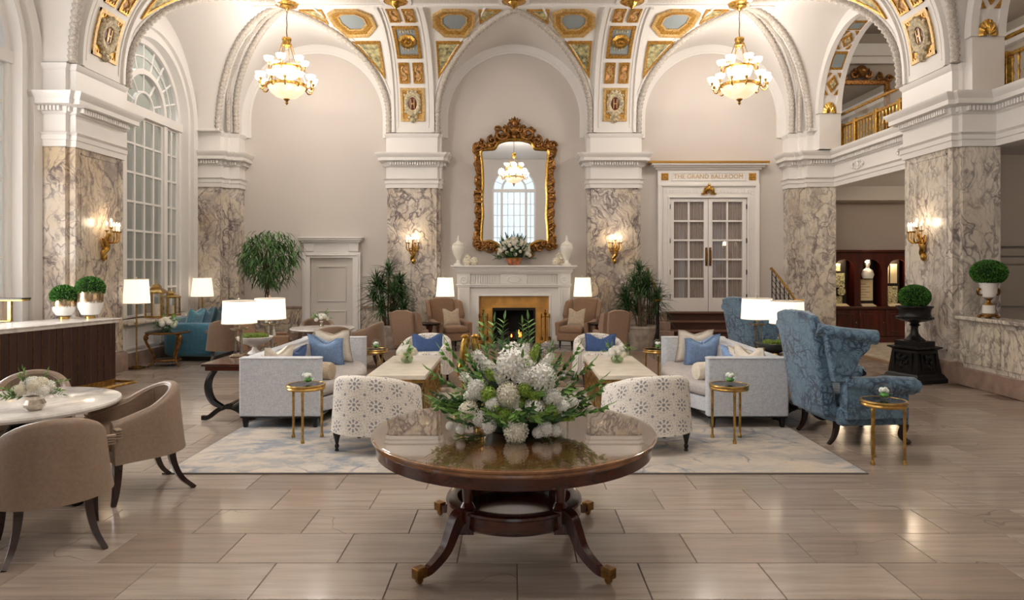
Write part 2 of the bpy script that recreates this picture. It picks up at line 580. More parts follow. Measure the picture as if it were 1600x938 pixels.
# flat ceiling border
mb = MB()
x0, x1, y1 = -PX + A_, PX - A_, YP - A_
for a, b, c, d in ((x0, x1, y1 - 0.06, y1 + 0.03), (x0, x1, y1 - 0.75, y1 - 0.66), (x0 - 0.03, x0 + 0.06, YF, y1), (x1 - 0.06, x1 + 0.03, YF, y1)):
    mb.box(a, b, c, d, ZC - 0.035, ZC + 0.02)
obj('border_moulding', mb, WHITE, ceil, bevel=0.012)
obj('lace_border', MB().box(x0 + 0.1, x1 - 0.1, y1 - 0.6, y1 - 0.12, ZC - 0.012, ZC + 0.02), plain('pierced_plaster_border', (196, 190, 184), 0.7, grain=70, amt=0.22, bump=1.0, bscale=60), ceil)

# bands on the cove above every pilaster and pier, with their coffers
H_ST = [(-0.34, -0.5, -0.2, 0.5), (0.2, -0.5, 0.34, 0.5), (-0.2, -0.07, 0.2, 0.07)]
ORN_A = plain('scroll_ornament_rust', (170, 128, 84), 0.6, grain=16, amt=0.5, bump=1.0, bscale=18)
ORN_B = plain('scroll_ornament_green', (142, 134, 98), 0.6, grain=14, amt=0.45, bump=1.0, bscale=16)
def band(W, uc, hw, full=True):
    mb = MB()
    patch(mb, W, uc - hw, uc + hw, 0.0, SMAX - 0.01, 0.035, ns=34)
    for sg in (-1, 1):
        patch(mb, W, uc + sg * hw - 0.03, uc + sg * hw + 0.03, 0.0, SMAX - 0.01, 0.07, ns=34)
        patch(mb, W, uc + sg * (hw - 0.09) - 0.012, uc + sg * (hw - 0.09) + 0.012, 0.1, SMAX - 0.03, 0.048, ns=34)
    obj('cove_band', mb, CEILM, ceil)
    cw = 0.24 * hw / 0.4
    def framed(u0, u1, s0, s1, b, fm, inner, orn=None):
        mb = MB()
        patch(mb, W, u0, u1, s0, s0 + b, 0.062); patch(mb, W, u0, u1, s1 - b, s1, 0.062)
        patch(mb, W, u0, u0 + b, s0, s1, 0.062); patch(mb, W, u1 - b, u1, s0, s1, 0.062)
        c = obj('coffer', mb, fm, ceil)
        mb = MB()
        patch(mb, W, u0 + b * 0.8, u1 - b * 0.8, s0 + b * 0.8, s1 - b * 0.8, 0.042)
        obj('coffer_field', mb, inner, c)
        mb = MB()
        k = max(3, int((u1 - u0 - 2 * b) / 0.05))
        for i in range(k):
            u = u0 + b + (u1 - u0 - 2 * b) * (i + 0.5) / k
            for ss in (s0 + b, s1 - b):
                patch(mb, W, u - 0.012, u + 0.012, ss - 0.035, ss + 0.035, 0.055, ns=2)
        obj('bead_row', mb, GOLD, c, kind='stuff')
        return c
    # lower monogram panel
    c = framed(uc - cw, uc + cw, 0.225, 0.895, 0.05, GOLDL, GOLD)
    def disc(cs, ru, rs, lift0, lift1, n=28, hole=0.0):
        mb = MB()
        rings = []
        prof = [(1.0, 0.03), (1.0, lift0), (0.86, lift1)] + ([(0.7, lift1), (hole, lift0), (hole, 0.03)] if hole else [(0.5, lift1 + 0.004), (0.02, lift1 + 0.006)])
        for k, l in prof:
            rings.append([W(uc + ru * k * math.cos(2 * PI * j / n), *cove_s(cs + rs * k * math.sin(2 * PI * j / n), l)) for j in range(n)])
        mb.loft(rings, cap=not hole)
        return mb
    obj('cartouche', disc(0.58, cw * 0.72, 0.265, 0.075, 0.10, hole=0.5), SHELLGREY, c)
    obj('monogram_oval', disc(0.58, cw * 0.37, 0.15, 0.06, 0.066), DARKRED, c)
    mb = MB()
    for a, b_, a2, b2 in H_ST:
        patch(mb, W, uc + a * cw * 0.48, uc + a2 * cw * 0.48, 0.58 + b_ * 0.19, 0.58 + b2 * 0.19, 0.082, ns=2)
    obj('letter_h', mb, GOLDL, c)
    mb = MB()
    for (du, ds, rr) in ((0, -0.33, 0.06), (-0.07, -0.28, 0.04), (0.07, -0.28, 0.04), (0, 0.25, 0.04), (-0.07, 0.235, 0.035), (0.07, 0.235, 0.035), (-0.62 * cw, -0.17, 0.03), (0.62 * cw, -0.17, 0.03), (-0.62 * cw, 0.17, 0.03), (0.62 * cw, 0.17, 0.03)):
        p = Vector(W(uc + du, *cove_s(0.58 + ds, 0.06)))
        mb.sphere(p, rr, 8, 6)
    obj('cartouche_scrolls', mb, SHELLGREY, c, kind='stuff')
    # pairs of scroll panels
    for s0, s1 in ((0.985, 1.405), (2.42, 2.9)):
        for a, b_ in ((-cw, -cw * 0.16), (cw * 0.16, cw)):
            c = framed(uc + a, uc + b_, s0, s1, 0.03, GOLD, ORN_A)
            mb = MB()
            m_, h_ = uc + (a + b_) / 2, (b_ - a) * 0.28
            P = []
            for i in range(26):
                t = i / 25
                P.append(W(m_ + h_ * math.sin(t * 2 * PI) * (1 - 0.3 * t), *cove_s(s0 + 0.06 + (s1 - s0 - 0.12) * t, 0.05)))
            mb.tube(P, [0.016 + 0.012 * math.sin(i * 1.3) ** 2 for i in range(26)], 5)
            obj('scroll', mb, GOLDL, c)
    # rosette panel
    c = framed(uc - cw, uc + cw, 1.5, 2.285, 0.06, GOLD, GREYBLUE)
    p = Vector(W(uc, *cove_s(1.9, 0.06)))
    q = Vector(W(uc, *cove_s(1.9, 0.16)))
    M = T(*p) @ (q - p).to_track_quat('Z', 'X').to_matrix().to_4x4()
    mb = MB(M).lathe([(0.155, -0.02), (0.165, 0.01), (0.13, 0.05), (0.085, 0.045), (0.06, 0.05), (0.045, 0.08), (0.001, 0.09)], 32, flute=0.05, fn=10)
    obj('rosette', mb, GILT, c)
    mb = MB()
    for sg in (-1, 1):
        for i in range(-2, 3):
            patch(mb, W, uc + i * 0.05 - 0.014, uc + i * 0.05 + 0.014, 1.9 + sg * (0.23 - abs(i) * 0.015), 1.9 + sg * (0.23 - abs(i) * 0.015) + 0.06, 0.055, ns=2)
    obj('leaf_sprig', mb, SHELLGREY, c, kind='stuff')
for uc in (-2.033, 2.033): band(WB, uc, 0.40)
for W in (WLm, WRm): band(W, 9.57, 0.47)

# spandrel panels either side of every band
OCT = [(0.557, 2.603), (0.762, 2.814), (1.17, 2.814), (1.339, 2.655), (1.316, 2.283), (1.122, 1.962), (0.715, 1.98), (0.522, 2.242)]
TRL = [(0.54, 1.86), (1.055, 1.86), (0.528, 1.069)]
TRT = [(1.398, 2.795), (1.807, 2.795), (1.397, 2.304)]
def spandrel(W, uc, sg, ext=0.0):
    f = lambda P: [(uc + sg * (u + ext), s) for u, s in (P if sg > 0 else P[::-1])]
    mb = MB(); polyring(mb, W, f(OCT), 0.84, 1.0, 0.03, 0.045)
    c = obj('octagon_coffer', mb, GOLDL, ceil)
    mb = MB(); polyring(mb, W, f(OCT), 0.56, 0.86, 0.012, 0.03); obj('octagon_slope', mb, GOLD, c)
    mb = MB(); polyring(mb, W, f(OCT), 0.54, 0.62, 0.03, 0.035); obj('octagon_inner_rim', mb, GOLDL, c)
    mb = MB(); polyring(mb, W, f(OCT), 0, 0.57, 0, 0.012, False); obj('octagon_field', mb, GREYBLUE, c)
    for P in (TRL, TRT):
        mb = MB(); polyring(mb, W, f(P), 0.74, 1.0, 0.02, 0.03)
        c = obj('triangle_coffer', mb, GOLD, ceil)
        mb = MB(); polyring(mb, W, f(P), 0, 0.78, 0, 0.016, False); obj('triangle_field', mb, ORN_B, c)
for uc in (-2.033, 2.033):
    for sg in (-1, 1): spandrel(WB, uc, sg)
for W in (WLm, WRm):
    for sg in (-1, 1): spandrel(W, 9.57, sg, 0.10)
# gilded ceiling bosses
for x in (-2.033, 0, 2.033):
    c = obj('ceiling_boss', MB().lathe([(0.21, 0.02), (0.21, -0.02), (0.16, -0.05), (0.1, -0.05), (0.07, -0.10), (0.03, -0.13), (0.001, -0.16)], 28, (x, YP - A_ - 0.22, ZC), flute=0.05, fn=9), GILT, ceil)
    obj('boss_ring', MB().lathe([(0.27, 0.02), (0.27, -0.03), (0.21, -0.03), (0.21, 0.02)], 28, (x, YP - A_ - 0.22, ZC)), WHITE, c)

# ------------------------------------------------------------------ walls
wb = obj('wall_back', MB().box(-6.6, 6.0, YW, YW + 0.15, 0, 6.3), WALLM, kind='structure', label='plain warm grey back wall with three arched niches')
for uc in (-BC, 0, BC):
    mb = MB()
    for r0, r1, y in ((1.40, 1.545, YW - 0.05), (1.36, 1.41, YW - 0.03)):
        rings = []
        for i in range(41):
            t = PI * i / 40
            rings.append([(uc + r * math.cos(t), yy, ZL + r * math.sin(t)) for r, yy in ((r0, YW), (r0, y), (r1, y), (r1, YW))])
        rings = [[(p[0], p[1], Z0 - 0.05) for p in rings[0]]] + rings + [[(p[0], p[1], Z0 - 0.05) for p in rings[-1]]]
        mb.loft(rings, closed=True)
    obj('niche_arch_band', mb, WHITE, wb)
obj('wall_front', MB().box(-6.6, -0.97, YF - 0.2, YF, 0, 6.3).box(0.97, 6.6, YF - 0.2, YF, 0, 6.3).box(-0.97, 0.97, YF - 0.2, YF, 0, 0.9).box(-0.97, 0.97, YF - 0.2, YF, 5.95, 6.3), WALLM, kind='structure', label='front wall behind the viewer around the bright arched window')

def arch_plate(mb, W, d0, d1, u0, u1, uc, r, zs, zb=0.0, ztop=6.3, n=28):
    """wall between depths d0 (face) and d1 with an arched opening (uc, r, spring zs, from zb up); includes the reveal"""
    us = sorted({round(u0, 4), round(u1, 4)} | {round(uc + r * math.cos(PI * i / n), 4) for i in range(n + 1)})
    face = []
    for u in us:
        zz = zs + math.sqrt(max(0, r * r - (u - uc) ** 2)) if abs(u - uc) <= r + 1e-5 else zb
        face.append(zz)
    for d in (d0, d1):
        for i in range(len(us) - 1):
            ins = abs((us[i] + us[i + 1]) / 2 - uc) < r
            a, b = (face[i], face[i + 1]) if ins else (zb, zb)
            mb.add([W(us[i], d, a), W(us[i + 1], d, b), W(us[i + 1], d, ztop), W(us[i], d, ztop)], [(0, 1, 2, 3)])
            if ins and zb > 0:
                mb.add([W(us[i], d, 0), W(us[i + 1], d, 0), W(us[i + 1], d, zb), W(us[i], d, zb)], [(0, 1, 2, 3)])
            elif not ins and zb > 0:
                mb.add([W(us[i], d, 0), W(us[i + 1], d, 0), W(us[i + 1], d, zb), W(us[i], d, zb)], [(0, 1, 2, 3)])
    path = [(uc - r, zb)] + [(uc + r * math.cos(PI - PI * i / n), zs + r * math.sin(PI * i / n)) for i in range(n + 1)] + [(uc + r, zb)]
    mb.loft([[W(u, d0, z), W(u, d1, z)] for u, z in path], closed=False, cap=False)
    if zb > 0:
        mb.loft([[W(uc - r, d0, zb), W(uc - r, d1, zb)], [W(uc + r, d0, zb), W(uc + r, d1, zb)]], closed=False, cap=False)

# left wall: bays with tall arched windows
wl = thing('wall_left', 'left wall of white arched window bays', kind='structure')
mb = MB()
for c in BAYS: arch_plate(mb, WLm, -0.45, -0.72, c - 2.2, c + 2.2, c, 1.22, 4.30, 0.70)
obj('window_wall', mb, WHITE, wl)
for c in BAYS:
    mb = MB()
    for r0, r1, dd in ((1.40, 1.56, -0.38), (1.22, 1.30, -0.40)):
        rings = []
        for i in range(41):
            t = PI * i / 40
            rings.append([WLm(c + r * math.cos(t), d, 4.30 + r * math.sin(t)) for r, d in ((r0, -0.45), (r0, dd), (r1, dd), (r1, -0.45))])
        rings = [[(p[0], p[1], 0.7) for p in rings[0]]] + rings + [[(p[0], p[1], 0.7) for p in rings[-1]]]
        mb.loft(rings, closed=True)
    obj('window_casing', mb, WHITE, wl)
    mb = MB().box(-PX - 0.72, -PX + 0.02, c - 1.53, c + 1.53, 0.66, 0.70)
    obj('window_sill', mb, MARBLE, wl, bevel=0.008)
    mb = MB().box(-PX - 0.5, -PX - 0.10, c - 1.5, c + 1.5, 0.22, 0.66)
    for k in range(3):
        yy = c - 1.5 + 0.1 + k * 1.0
        for a, b, z0, z1 in ((yy, yy + 0.03, 0.28, 0.6), (yy + 0.77, yy + 0.8, 0.28, 0.6), (yy, yy + 0.8, 0.28, 0.31), (yy, yy + 0.8, 0.57, 0.6)):
            mb.box(-PX - 0.10, -PX - 0.085, a, b, z0, z1)
    obj('sill_panel', mb, WHITE, wl)
    obj('sill_base', MB().box(-PX - 0.5, -PX - 0.08, c - 1.5, c + 1.5, 0, 0.22), PLINTH, wl)

def window(name, W, c, d, dim):
    """arched window: fan above a transom, door-height lights below"""
    win = thing(name, None, kind='structure')
    fr = MB()
    bar = lambda u0, u1, z0, z1, t=0.035: fr.loft([[W(u0, d - t, z0), W(u1, d - t, z0), W(u1, d - t, z1), W(u0, d - t, z1)], [W(u0, d + t, z0), W(u1, d + t, z0), W(u1, d + t, z1), W(u0, d + t, z1)]])
    zs = 4.30
    def arcbar(r0, r1, t):
        rings = []
        for i in range(37):
            a = PI * i / 36
            rings.append([W(c + r * math.cos(a), dd, zs + r * math.sin(a)) for r, dd in ((r0, d - t), (r0, d + t), (r1, d + t), (r1, d - t))])
        fr.loft(rings)
    arcbar(1.13, 1.25, 0.05); arcbar(0.60, 0.69, 0.06); arcbar(0.28, 0.32, 0.03); arcbar(0.90, 0.925, 0.02)
    bar(c - 1.22, c + 1.22, zs - 0.16, zs, 0.09)
    for k in range(1, 10):
        a = PI * k / 10
        for r0, r1 in ((0.69, 1.14), (0.31, 0.61)):
            if r0 < 0.5 and k % 2 == 0: continue
            p, q = (c + r0 * math.cos(a), zs + r0 * math.sin(a)), (c + r1 * math.cos(a), zs + r1 * math.sin(a))
            fr.tube([W(p[0], d, p[1]), W(q[0], d, q[1])], 0.018, 6)
    for u in (-1.2, -0.655, 0.655, 1.2): bar(c + u - 0.055, c + u + 0.055, 0.7, zs - 0.15, 0.06)
    obj('window_frame', fr, WHITE, win)
    for (a, b, nc) in ((-1.145, -0.71, 2), (-0.60, 0.60, 4), (0.71, 1.145, 2)):
        zt = zs - 0.16
        rows = 7
        sash = MB()
        for i in range(nc + 1):
            u = c + a + (b - a) * i / nc
            t = 0.022 if 0 < i < nc else 0.03
            sash.loft([[W(u - t, d - 0.02, 0.7), W(u + t, d - 0.02, 0.7), W(u + t, d - 0.02, zt), W(u - t, d - 0.02, zt)], [W(u - t, d + 0.02, 0.7), W(u + t, d + 0.02, 0.7), W(u + t, d + 0.02, zt), W(u - t, d + 0.02, zt)]])
        for j in range(rows + 1):
            z = 0.7 + (zt - 0.7) * j / rows
            t = 0.018 if 0 < j < rows else 0.04
            sash.loft([[W(c + a, d - 0.018, z - t), W(c + b, d - 0.018, z - t), W(c + b, d - 0.018, z + t), W(c + a, d - 0.018, z + t)], [W(c + a, d + 0.018, z - t), W(c + b, d + 0.018, z - t), W(c + b, d + 0.018, z + t), W(c + a, d + 0.018, z + t)]])
        s = obj('window_sash', sash, WHITE, win)
        if True:
            for i in range(nc):
                for j in range(rows):
                    u0, u1 = c + a + (b - a) * i / nc, c + a + (b - a) * (i + 1) / nc
                    z0, z1 = 0.7 + (zt - 0.7) * j / rows, 0.7 + (zt - 0.7) * (j + 1) / rows
                    obj('pane', MB().add([W(u0, d, z0), W(u1, d, z0), W(u1, d, z1), W(u0, d, z1)], [(0, 1, 2, 3)]), PANE if dim else CLEARP, s)
    if True:
        mb = MB()
        n = 32
        mb.add([W(c, d, zs)] + [W(c + 1.15 * math.cos(PI * i / n), d, zs + 1.15 * math.sin(PI * i / n)) for i in range(n + 1)], [(0, i + 1, i + 2) for i in range(n)])
        obj('fan_pane', mb, PANE if dim else CLEARP, win)
    return win
pm = Mat('old_window_glass', (150, 152, 146), 0.03, Specular_IOR_Level=0.5)
pm.b.inputs['Alpha'].default_value = 0.45
PANE = pm.m
CLEARP = thin_glass('clear_window_pane')
window('window_1', WLm, BAYS[0], -0.60, True)['label'] = 'tall arched white window with fan light beside the teal sofa'
window('window_2', WLm, BAYS[1], -0.60, False)['label'] = 'tall arched window beside the reception desk, cut by the left edge'
window('window_3', WLm, BAYS[2], -0.60, False)['label'] = 'tall arched window on the left nearest the viewer'
obj('wall_added_outside', MB().box(-8.2, -8.1, 9.2, 14.3, 0, 6.3).box(-8.1, -6.6, 9.15, 9.25, 0, 6.3).box(-8.1, -6.6, 14.2, 14.3, 0, 6.3).box(-8.2, -6.58, 9.2, 14.3, -0.05, 0), plain('added_wall_grey', (168, 164, 152), 0.8), kind='structure', label='grey wall added outside to keep the far left window dim')  # wall added outside so the bright sky stays out of the far window
# front window (seen in the mirror)
WFm = lambda u, d, z: (u, YF + d, z)
fw = thing('window_4', 'bright arched window reflected in the gilt mirror', kind='structure')
mb = MB()
arch_plate(mb, WFm, 0.0, -0.2, -0.97, 0.97, 0, 0.93, 4.9, 0.9, 5.97)
obj('window_wall', mb, WALLM, fw)
fr = MB()
for r in (0.9, 0.5):
    fr.tube([(r * math.cos(PI * i / 30), YF - 0.1, 4.9 + r * math.sin(PI * i / 30)) for i in range(31)], 0.045, 6)
fr.box(-0.93, 0.93, YF - 0.15, YF - 0.05, 4.76, 4.9)
for x, t in ((-0.9, 0.04), (-0.52, 0.05), (0.52, 0.05), (0.9, 0.04), (-0.26, 0.012), (0, 0.016), (0.26, 0.012), (-0.71, 0.012), (0.71, 0.012)):
    fr.box(x - t, x + t, YF - 0.14, YF - 0.06, 0.9, 4.8)
for k in range(1, 8):
    fr.box(-0.9, 0.9, YF - 0.11, YF - 0.09, 0.9 + k * 0.48 - 0.012, 0.9 + k * 0.48 + 0.012)
for k in range(1, 8):
    a = PI * k / 8
    fr.tube([(0.5 * math.cos(a), YF - 0.1, 4.9 + 0.5 * math.sin(a)), (0.9 * math.cos(a), YF - 0.1, 4.9 + 0.9 * math.sin(a))], 0.014, 5)
obj('window_frame', fr, WHITE, fw)
for a, b in ((-0.9, -0.71), (-0.71, -0.52), (-0.52, -0.26), (-0.26, 0), (0, 0.26), (0.26, 0.52), (0.52, 0.71), (0.71, 0.9)):
    for k in range(8):
        obj('pane', MB().add([(a, YF - 0.1, 0.9 + k * 0.48), (b, YF - 0.1, 0.9 + k * 0.48), (b, YF - 0.1, 1.38 + k * 0.48), (a, YF - 0.1, 1.38 + k * 0.48)], [(0, 1, 2, 3)]), CLEARP, fw)
obj('fan_pane', MB().add([(0, YF - 0.1, 4.9)] + [(0.9 * math.cos(PI * i / 32), YF - 0.1, 4.9 + 0.9 * math.sin(PI * i / 32)) for i in range(33)], [(0, i + 1, i + 2) for i in range(32)]), CLEARP, fw)

# ------------------------------------------------------------------ piers and pilasters
ENT = [(0, ZE - 0.02), (0.03, ZE - 0.02), (0.03, ZE + 0.06), (0.045, ZE + 0.07), (0.045, ZE + 0.13), (0.075, ZE + 0.16), (0.02, ZE + 0.175), (0.02, ZE + 0.40), (0.05, ZE + 0.42), (0.05, ZE + 0.435), (0.06, ZE + 0.50), (0.16, ZE + 0.52), (0.16, ZE + 0.58), (0.19, ZE + 0.62), (0.215, ZE + 0.66), (0.215, ZE + 0.675), (0.02, ZE + 0.70), (0.02, Z0 - 0.10), (0.05, Z0 - 0.06), (0.06, Z0 - 0.02), (0, Z0)]
def entablature(mb, path, side=1): mb.sweep([(-0.02, ENT[0][1])] + ENT[1:] + [(-0.02, Z0)], path, side=side)
def dentils(mb, path, side=1, step=0.052):
    for (x0, y0), (x1, y1) in zip(path, path[1:]):
        L = math.hypot(x1 - x0, y1 - y0)
        if L < 0.08: continue
        dx, dy = (x1 - x0) / L, (y1 - y0) / L
        nx, ny = dy * side, -dx * side
        k = int(L / step)
        for i in range(k + 1):
            t = L * (i + 0.5) / (k + 1)
            M = Matrix(((dx, nx, 0, x0 + dx * t + nx * 0.055), (dy, ny, 0, y0 + dy * t + ny * 0.055), (0, 0, 1, ZE + 0.47), (0, 0, 0, 1)))
            mb.at(M).cbox((0, 0.015, 0), (0.028, 0.07, 0.06))
    mb.at(None)
def pier(name, label, path, mat, side=1, shaft_panels=(), base=True):
    """stepped pier given by the plan line of its visible faces"""
    t = thing(name, label, kind='structure')
    mb = MB(); entablature(mb, path, side); obj('entablature', mb, WHITE, t)
    mb = MB(); dentils(mb, path, side); obj('dentils', mb, WHITE, t, kind='stuff')
    mb = MB().sweep([(-0.03, 0.0), (0, 0.0), (0, ZE), (-0.03, ZE)], path, side=side)
    obj('marble_shaft', mb, mat, t)
    obj('pier_core', MB().prism([(p[0], p[1]) for p in path], ZE + 0.01, Z0 + 0.012), WHITE, t, smooth=0)
    mb = MB().sweep([(-0.02, 0.0), (0.05, 0.0), (0.05, 0.24), (0.035, 0.29), (0.0, 0.30)], path, side=side)
    obj('plinth', mb, PLINTH, t)
    for i, (u0, u1, W) in enumerate(shaft_panels):
        mb = MB()
        for a, b, c, d in ((u0, u0 + 0.02, 0.42, ZE - 0.08), (u1 - 0.02, u1, 0.42, ZE - 0.08), (u0, u1, 0.42, 0.44), (u0, u1, ZE - 0.1, ZE - 0.08)):
            mb.loft([[W(a, -0.01, c), W(b, -0.01, c), W(b, -0.01, d), W(a, -0.01, d)], [W(a, 0.008, c), W(b, 0.008, c), W(b, 0.008, d), W(a, 0.008, d)]])
        obj('panel_bead', mb, mat, t)
    return t
for k, (sx, nm, lb) in enumerate(((-1, 'trim_1', 'left cream marble pilaster beside the fireplace with a gilt sconce'), (1, 'trim_2', 'right cream marble pilaster beside the fireplace with a gilt sconce'))):
    c = sx * 2.033
    path = [(c - 0.54, YW), (c - 0.54, YP + 0.06), (c - 0.47, YP + 0.06), (c - 0.47, YP), (c + 0.47, YP), (c + 0.47, YP + 0.06), (c + 0.54, YP + 0.06), (c + 0.54, YW)]
    pier(nm, lb, path, MARBLE, 1, [(c - 0.37, c + 0.37, WB)])
# back corner piers
path = [(-6.42, YP - 0.20), (-PX, YP - 0.20), (-PX, YP - 0.05), (-PX + 0.09, YP - 0.05), (-PX + 0.09, YP + 0.02), (-PX + 0.28, YP + 0.02), (-PX + 0.28, YW)]
pier('trim_3', 'marble corner pier behind the teal sofa, lit by a lamp', path, MARBLE, 1)
pier('trim_4', 'marble corner pier behind the blue wing chairs, right of the ballroom doors', [(-x, y) for x, y in path[::-1]], MARBLE2, 1)
for sx, par in ((-1, 'trim_3'), (1, 'trim_4')):
    obj('impost_cap', MB().box(min(sx * 6.42, sx * 5.80), max(sx * 6.42, sx * 5.80), 13.27, 13.72, Z0 - 0.035, Z0 + 0.012), WHITE, bpy.data.objects[par], bevel=0.008)
# side piers
for i, yc in enumerate(PIERS):
    for sx in (-1, 1):
        path = [(-6.45, yc - 0.62), (-PX - 0.09, yc - 0.62), (-PX - 0.09, yc - 0.55), (-PX, yc - 0.55), (-PX, yc + 0.55), (-PX - 0.09, yc + 0.55), (-PX - 0.09, yc + 0.62), (-6.45, yc + 0.62)]
        if sx > 0: path = [(-x, y) for x, y in path[::-1]]
        nm = 'trim_%d' % (5 + 2 * i + (sx > 0))
        lb = {0: {-1: 'tall veined marble pier at the end of the reception desk', 1: 'tall veined marble pier behind the black urn pedestal'}, 1: {-1: 'marble pier between the two nearer left windows', 1: 'marble pier beyond the right edge at the end of the parapet'}, 2: {-1: 'marble pier in the left front corner behind the viewer', 1: 'marble pier in the right front corner behind the viewer'}}.get(i, {}).get(sx)
        pier(nm, lb, path, MARBLE if sx < 0 else MARBLE2, 1, [(yc - 0.44, yc + 0.44, WLm if sx < 0 else WRm)])

# right side: arched openings of the gallery with gilded soffits
wr = thing('wall_right', 'right wall of gallery arches with gilded soffits', kind='structure')
ARL, ARZ, ARR = 0.10, 4.55, 1.40
for bi, c in enumerate(BAYS):
    mb = MB()
    arch_plate(mb, WRm, -0.10, -0.52, c - 2.2, c + 2.2, c, ARR, ARZ, 3.86)
    mb2 = MB()
    # drop the part below the balcony: the plate starts at 3.9 and its lower quads are removed
    keep = [f for f in mb.f if not all(mb.v[i][2] <= 3.8601 for i in f)]
    mb2.v, mb2.f = mb.v, keep
    obj('gallery_arch', mb2, WHITE, wr)
    mb = MB()
    for d in (-0.10, -0.46):
        rings = []
        for i in range(37):
            t = PI * i / 36
            rings.append([WRm(c + r * math.cos(t), dd, ARZ + r * math.sin(t)) for r, dd in ((ARR - 0.03, d - 0.06), (ARR - 0.03, d + 0.04), (ARR + 0.1, d + 0.04), (ARR + 0.1, d - 0.06))])
        mb.loft(rings)
    obj('arch_rib', mb, WHITE, wr)
    if bi < 2:
        def soff(t0, t1, d0, d1, lift):
            m = MB()
            n = 5
            rings = []
            for i in range(n + 1):
                t = t0 + (t1 - t0) * i / n
                rings.append([WRm(c + (ARR - l) * math.cos(t), d, ARZ + (ARR - l) * math.sin(t)) for d, l in ((d0, -0.01), (d0, lift), (d1, lift), (d1, -0.01))])
            m.loft(rings)
            return m
        for side in (0, 1):
            seq = [('shell', 0.0, 0.19), ('diamond', 0.26, 0.55), ('panel', 0.60, 0.86), ('diamond', 0.92, 1.18), ('panel', 1.23, 1.42)]
            for kind, a, b in seq:
                f = (lambda t: t) if side == 0 else (lambda t: PI - t)
                if kind == 'panel':
                    o = obj('soffit_panel', soff(f(a), f(b), -0.42, -0.16, 0.02), GOLD, wr)
                    obj('soffit_field', soff(f(a + 0.035), f(b - 0.035), -0.385, -0.195, 0.028), GREYBLUE, o)
                elif kind == 'diamond':
                    m_ = MB()
                    tm, dm = (a + b) / 2, -0.29
                    for k_, l_ in ((1.0, 0.03),):
                        pts = [(tm - 0.12, dm), (tm, dm - 0.11), (tm + 0.12, dm), (tm, dm + 0.11)]
                        m_.loft([[WRm(c + (ARR - l) * math.cos(f(t)), d, ARZ + (ARR - l) * math.sin(f(t))) for t, d in pts] for l in (-0.01, 0.03)])
                    o = obj('soffit_diamond', m_, GOLD, wr)
                    m_ = MB()
                    m_.loft([[WRm(c + (ARR - l) * math.cos(f(tm + (t - tm) * 0.55)), dm + (d - dm) * 0.55, ARZ + (ARR - l) * math.sin(f(tm + (t - tm) * 0.55))) for t, d in pts] for l in (0.0, 0.045)])
                    obj('diamond_flower', m_, SHELLGREY, o)
                    for st in (-1, 1):
                        for sd in (-1, 1):
                            tt, dd = tm + st * 0.11, dm + sd * 0.09
                            m_ = MB()
                            m_.loft([[WRm(c + (ARR - l) * math.cos(f(t)), d, ARZ + (ARR - l) * math.sin(f(t))) for t, d in ((tt + st * 0.04, dd + sd * 0.035), (tt + st * 0.04, dd - sd * 0.035), (tt - st * 0.035, dd + sd * 0.035))] for l in (-0.01, 0.025)])
                            obj('soffit_corner', m_, GOLD, o)
                else:
                    m_ = MB()
                    rings = []
                    for i in range(19):
                        aa = PI * i / 18
                        k_ = 1 + 0.05 * (i % 2)
                        rings.append([WRm(c + (ARR - l) * math.cos(f(a + 0.155 * k_ * q * math.sin(aa))), -0.29 + 0.13 * q * k_ * math.cos(aa), ARZ + (ARR - l) * math.sin(f(a + 0.155 * k_ * q * math.sin(aa)))) for q, l in ((1.0, -0.01), (1.0, 0.02), (0.6, 0.05 + 0.012 * (i % 2)), (0.15, 0.03))])
                    m_.loft(rings, closed=False, cap=False)
                    obj('gilded_shell', m_, GILT, wr)
# balcony fascia between the piers, gallery floor, gallery rooms
for bi, c in enumerate(BAYS):
    y0, y1 = (c - 1.58, c + 1.7) if bi == 0 else (c - 1.6, c + 1.6)
    path = [(6.40, y0), (6.40, y1)]
    t = thing('trim_%d' % (11 + bi), 'white balcony entablature under the %s gallery railing' % ('far', 'near', 'nearest, unseen')[bi], kind='structure')
    mb = MB().sweep([(-0.3, ENT[0][1])] + ENT[1:16] + [(-0.3, ZE + 0.70)], path, side=-1)
    obj('entablature', mb, WHITE, t)
    mb = MB(); dentils(mb, path, -1); obj('dentils', mb, WHITE, t, kind='stuff')
    for k in range(2):
        yy = c - 0.75 + 1.5 * k
        mb = MB()
        for i in range(14):
            a = 2 * PI * i / 14
            mb.sphere((6.36, yy + 0.16 * math.cos(a) * (1 + 0.3 * math.cos(2 * a)), ZE + 0.29 + 0.07 * math.sin(a)), 0.03, 7, 5, sx=0.5)
        mb.sphere((6.36, yy, ZE + 0.29), 0.05, 8, 6, sx=0.5)
        obj('frieze_ornament', mb, WHITE, t, kind='stuff')
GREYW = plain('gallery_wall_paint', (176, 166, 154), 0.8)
obj('floor_gallery', MB().box(6.47, 10.0, YF, 14.6, 3.20, 3.83), WHITE, kind='structure', label='gallery floor slab above the side room')
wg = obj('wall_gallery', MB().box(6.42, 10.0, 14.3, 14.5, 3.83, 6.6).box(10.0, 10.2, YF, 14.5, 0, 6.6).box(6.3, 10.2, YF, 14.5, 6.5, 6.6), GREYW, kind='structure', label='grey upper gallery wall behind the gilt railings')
obj('gallery_cornice', MB().box(6.42, 10.0, 14.16, 14.3, 6.0, 6.25).box(6.42, 10.0, 14.22, 14.3, 5.85, 6.0).box(9.85, 10.0, YF, 14.3, 6.0, 6.25), WHITE, wg)
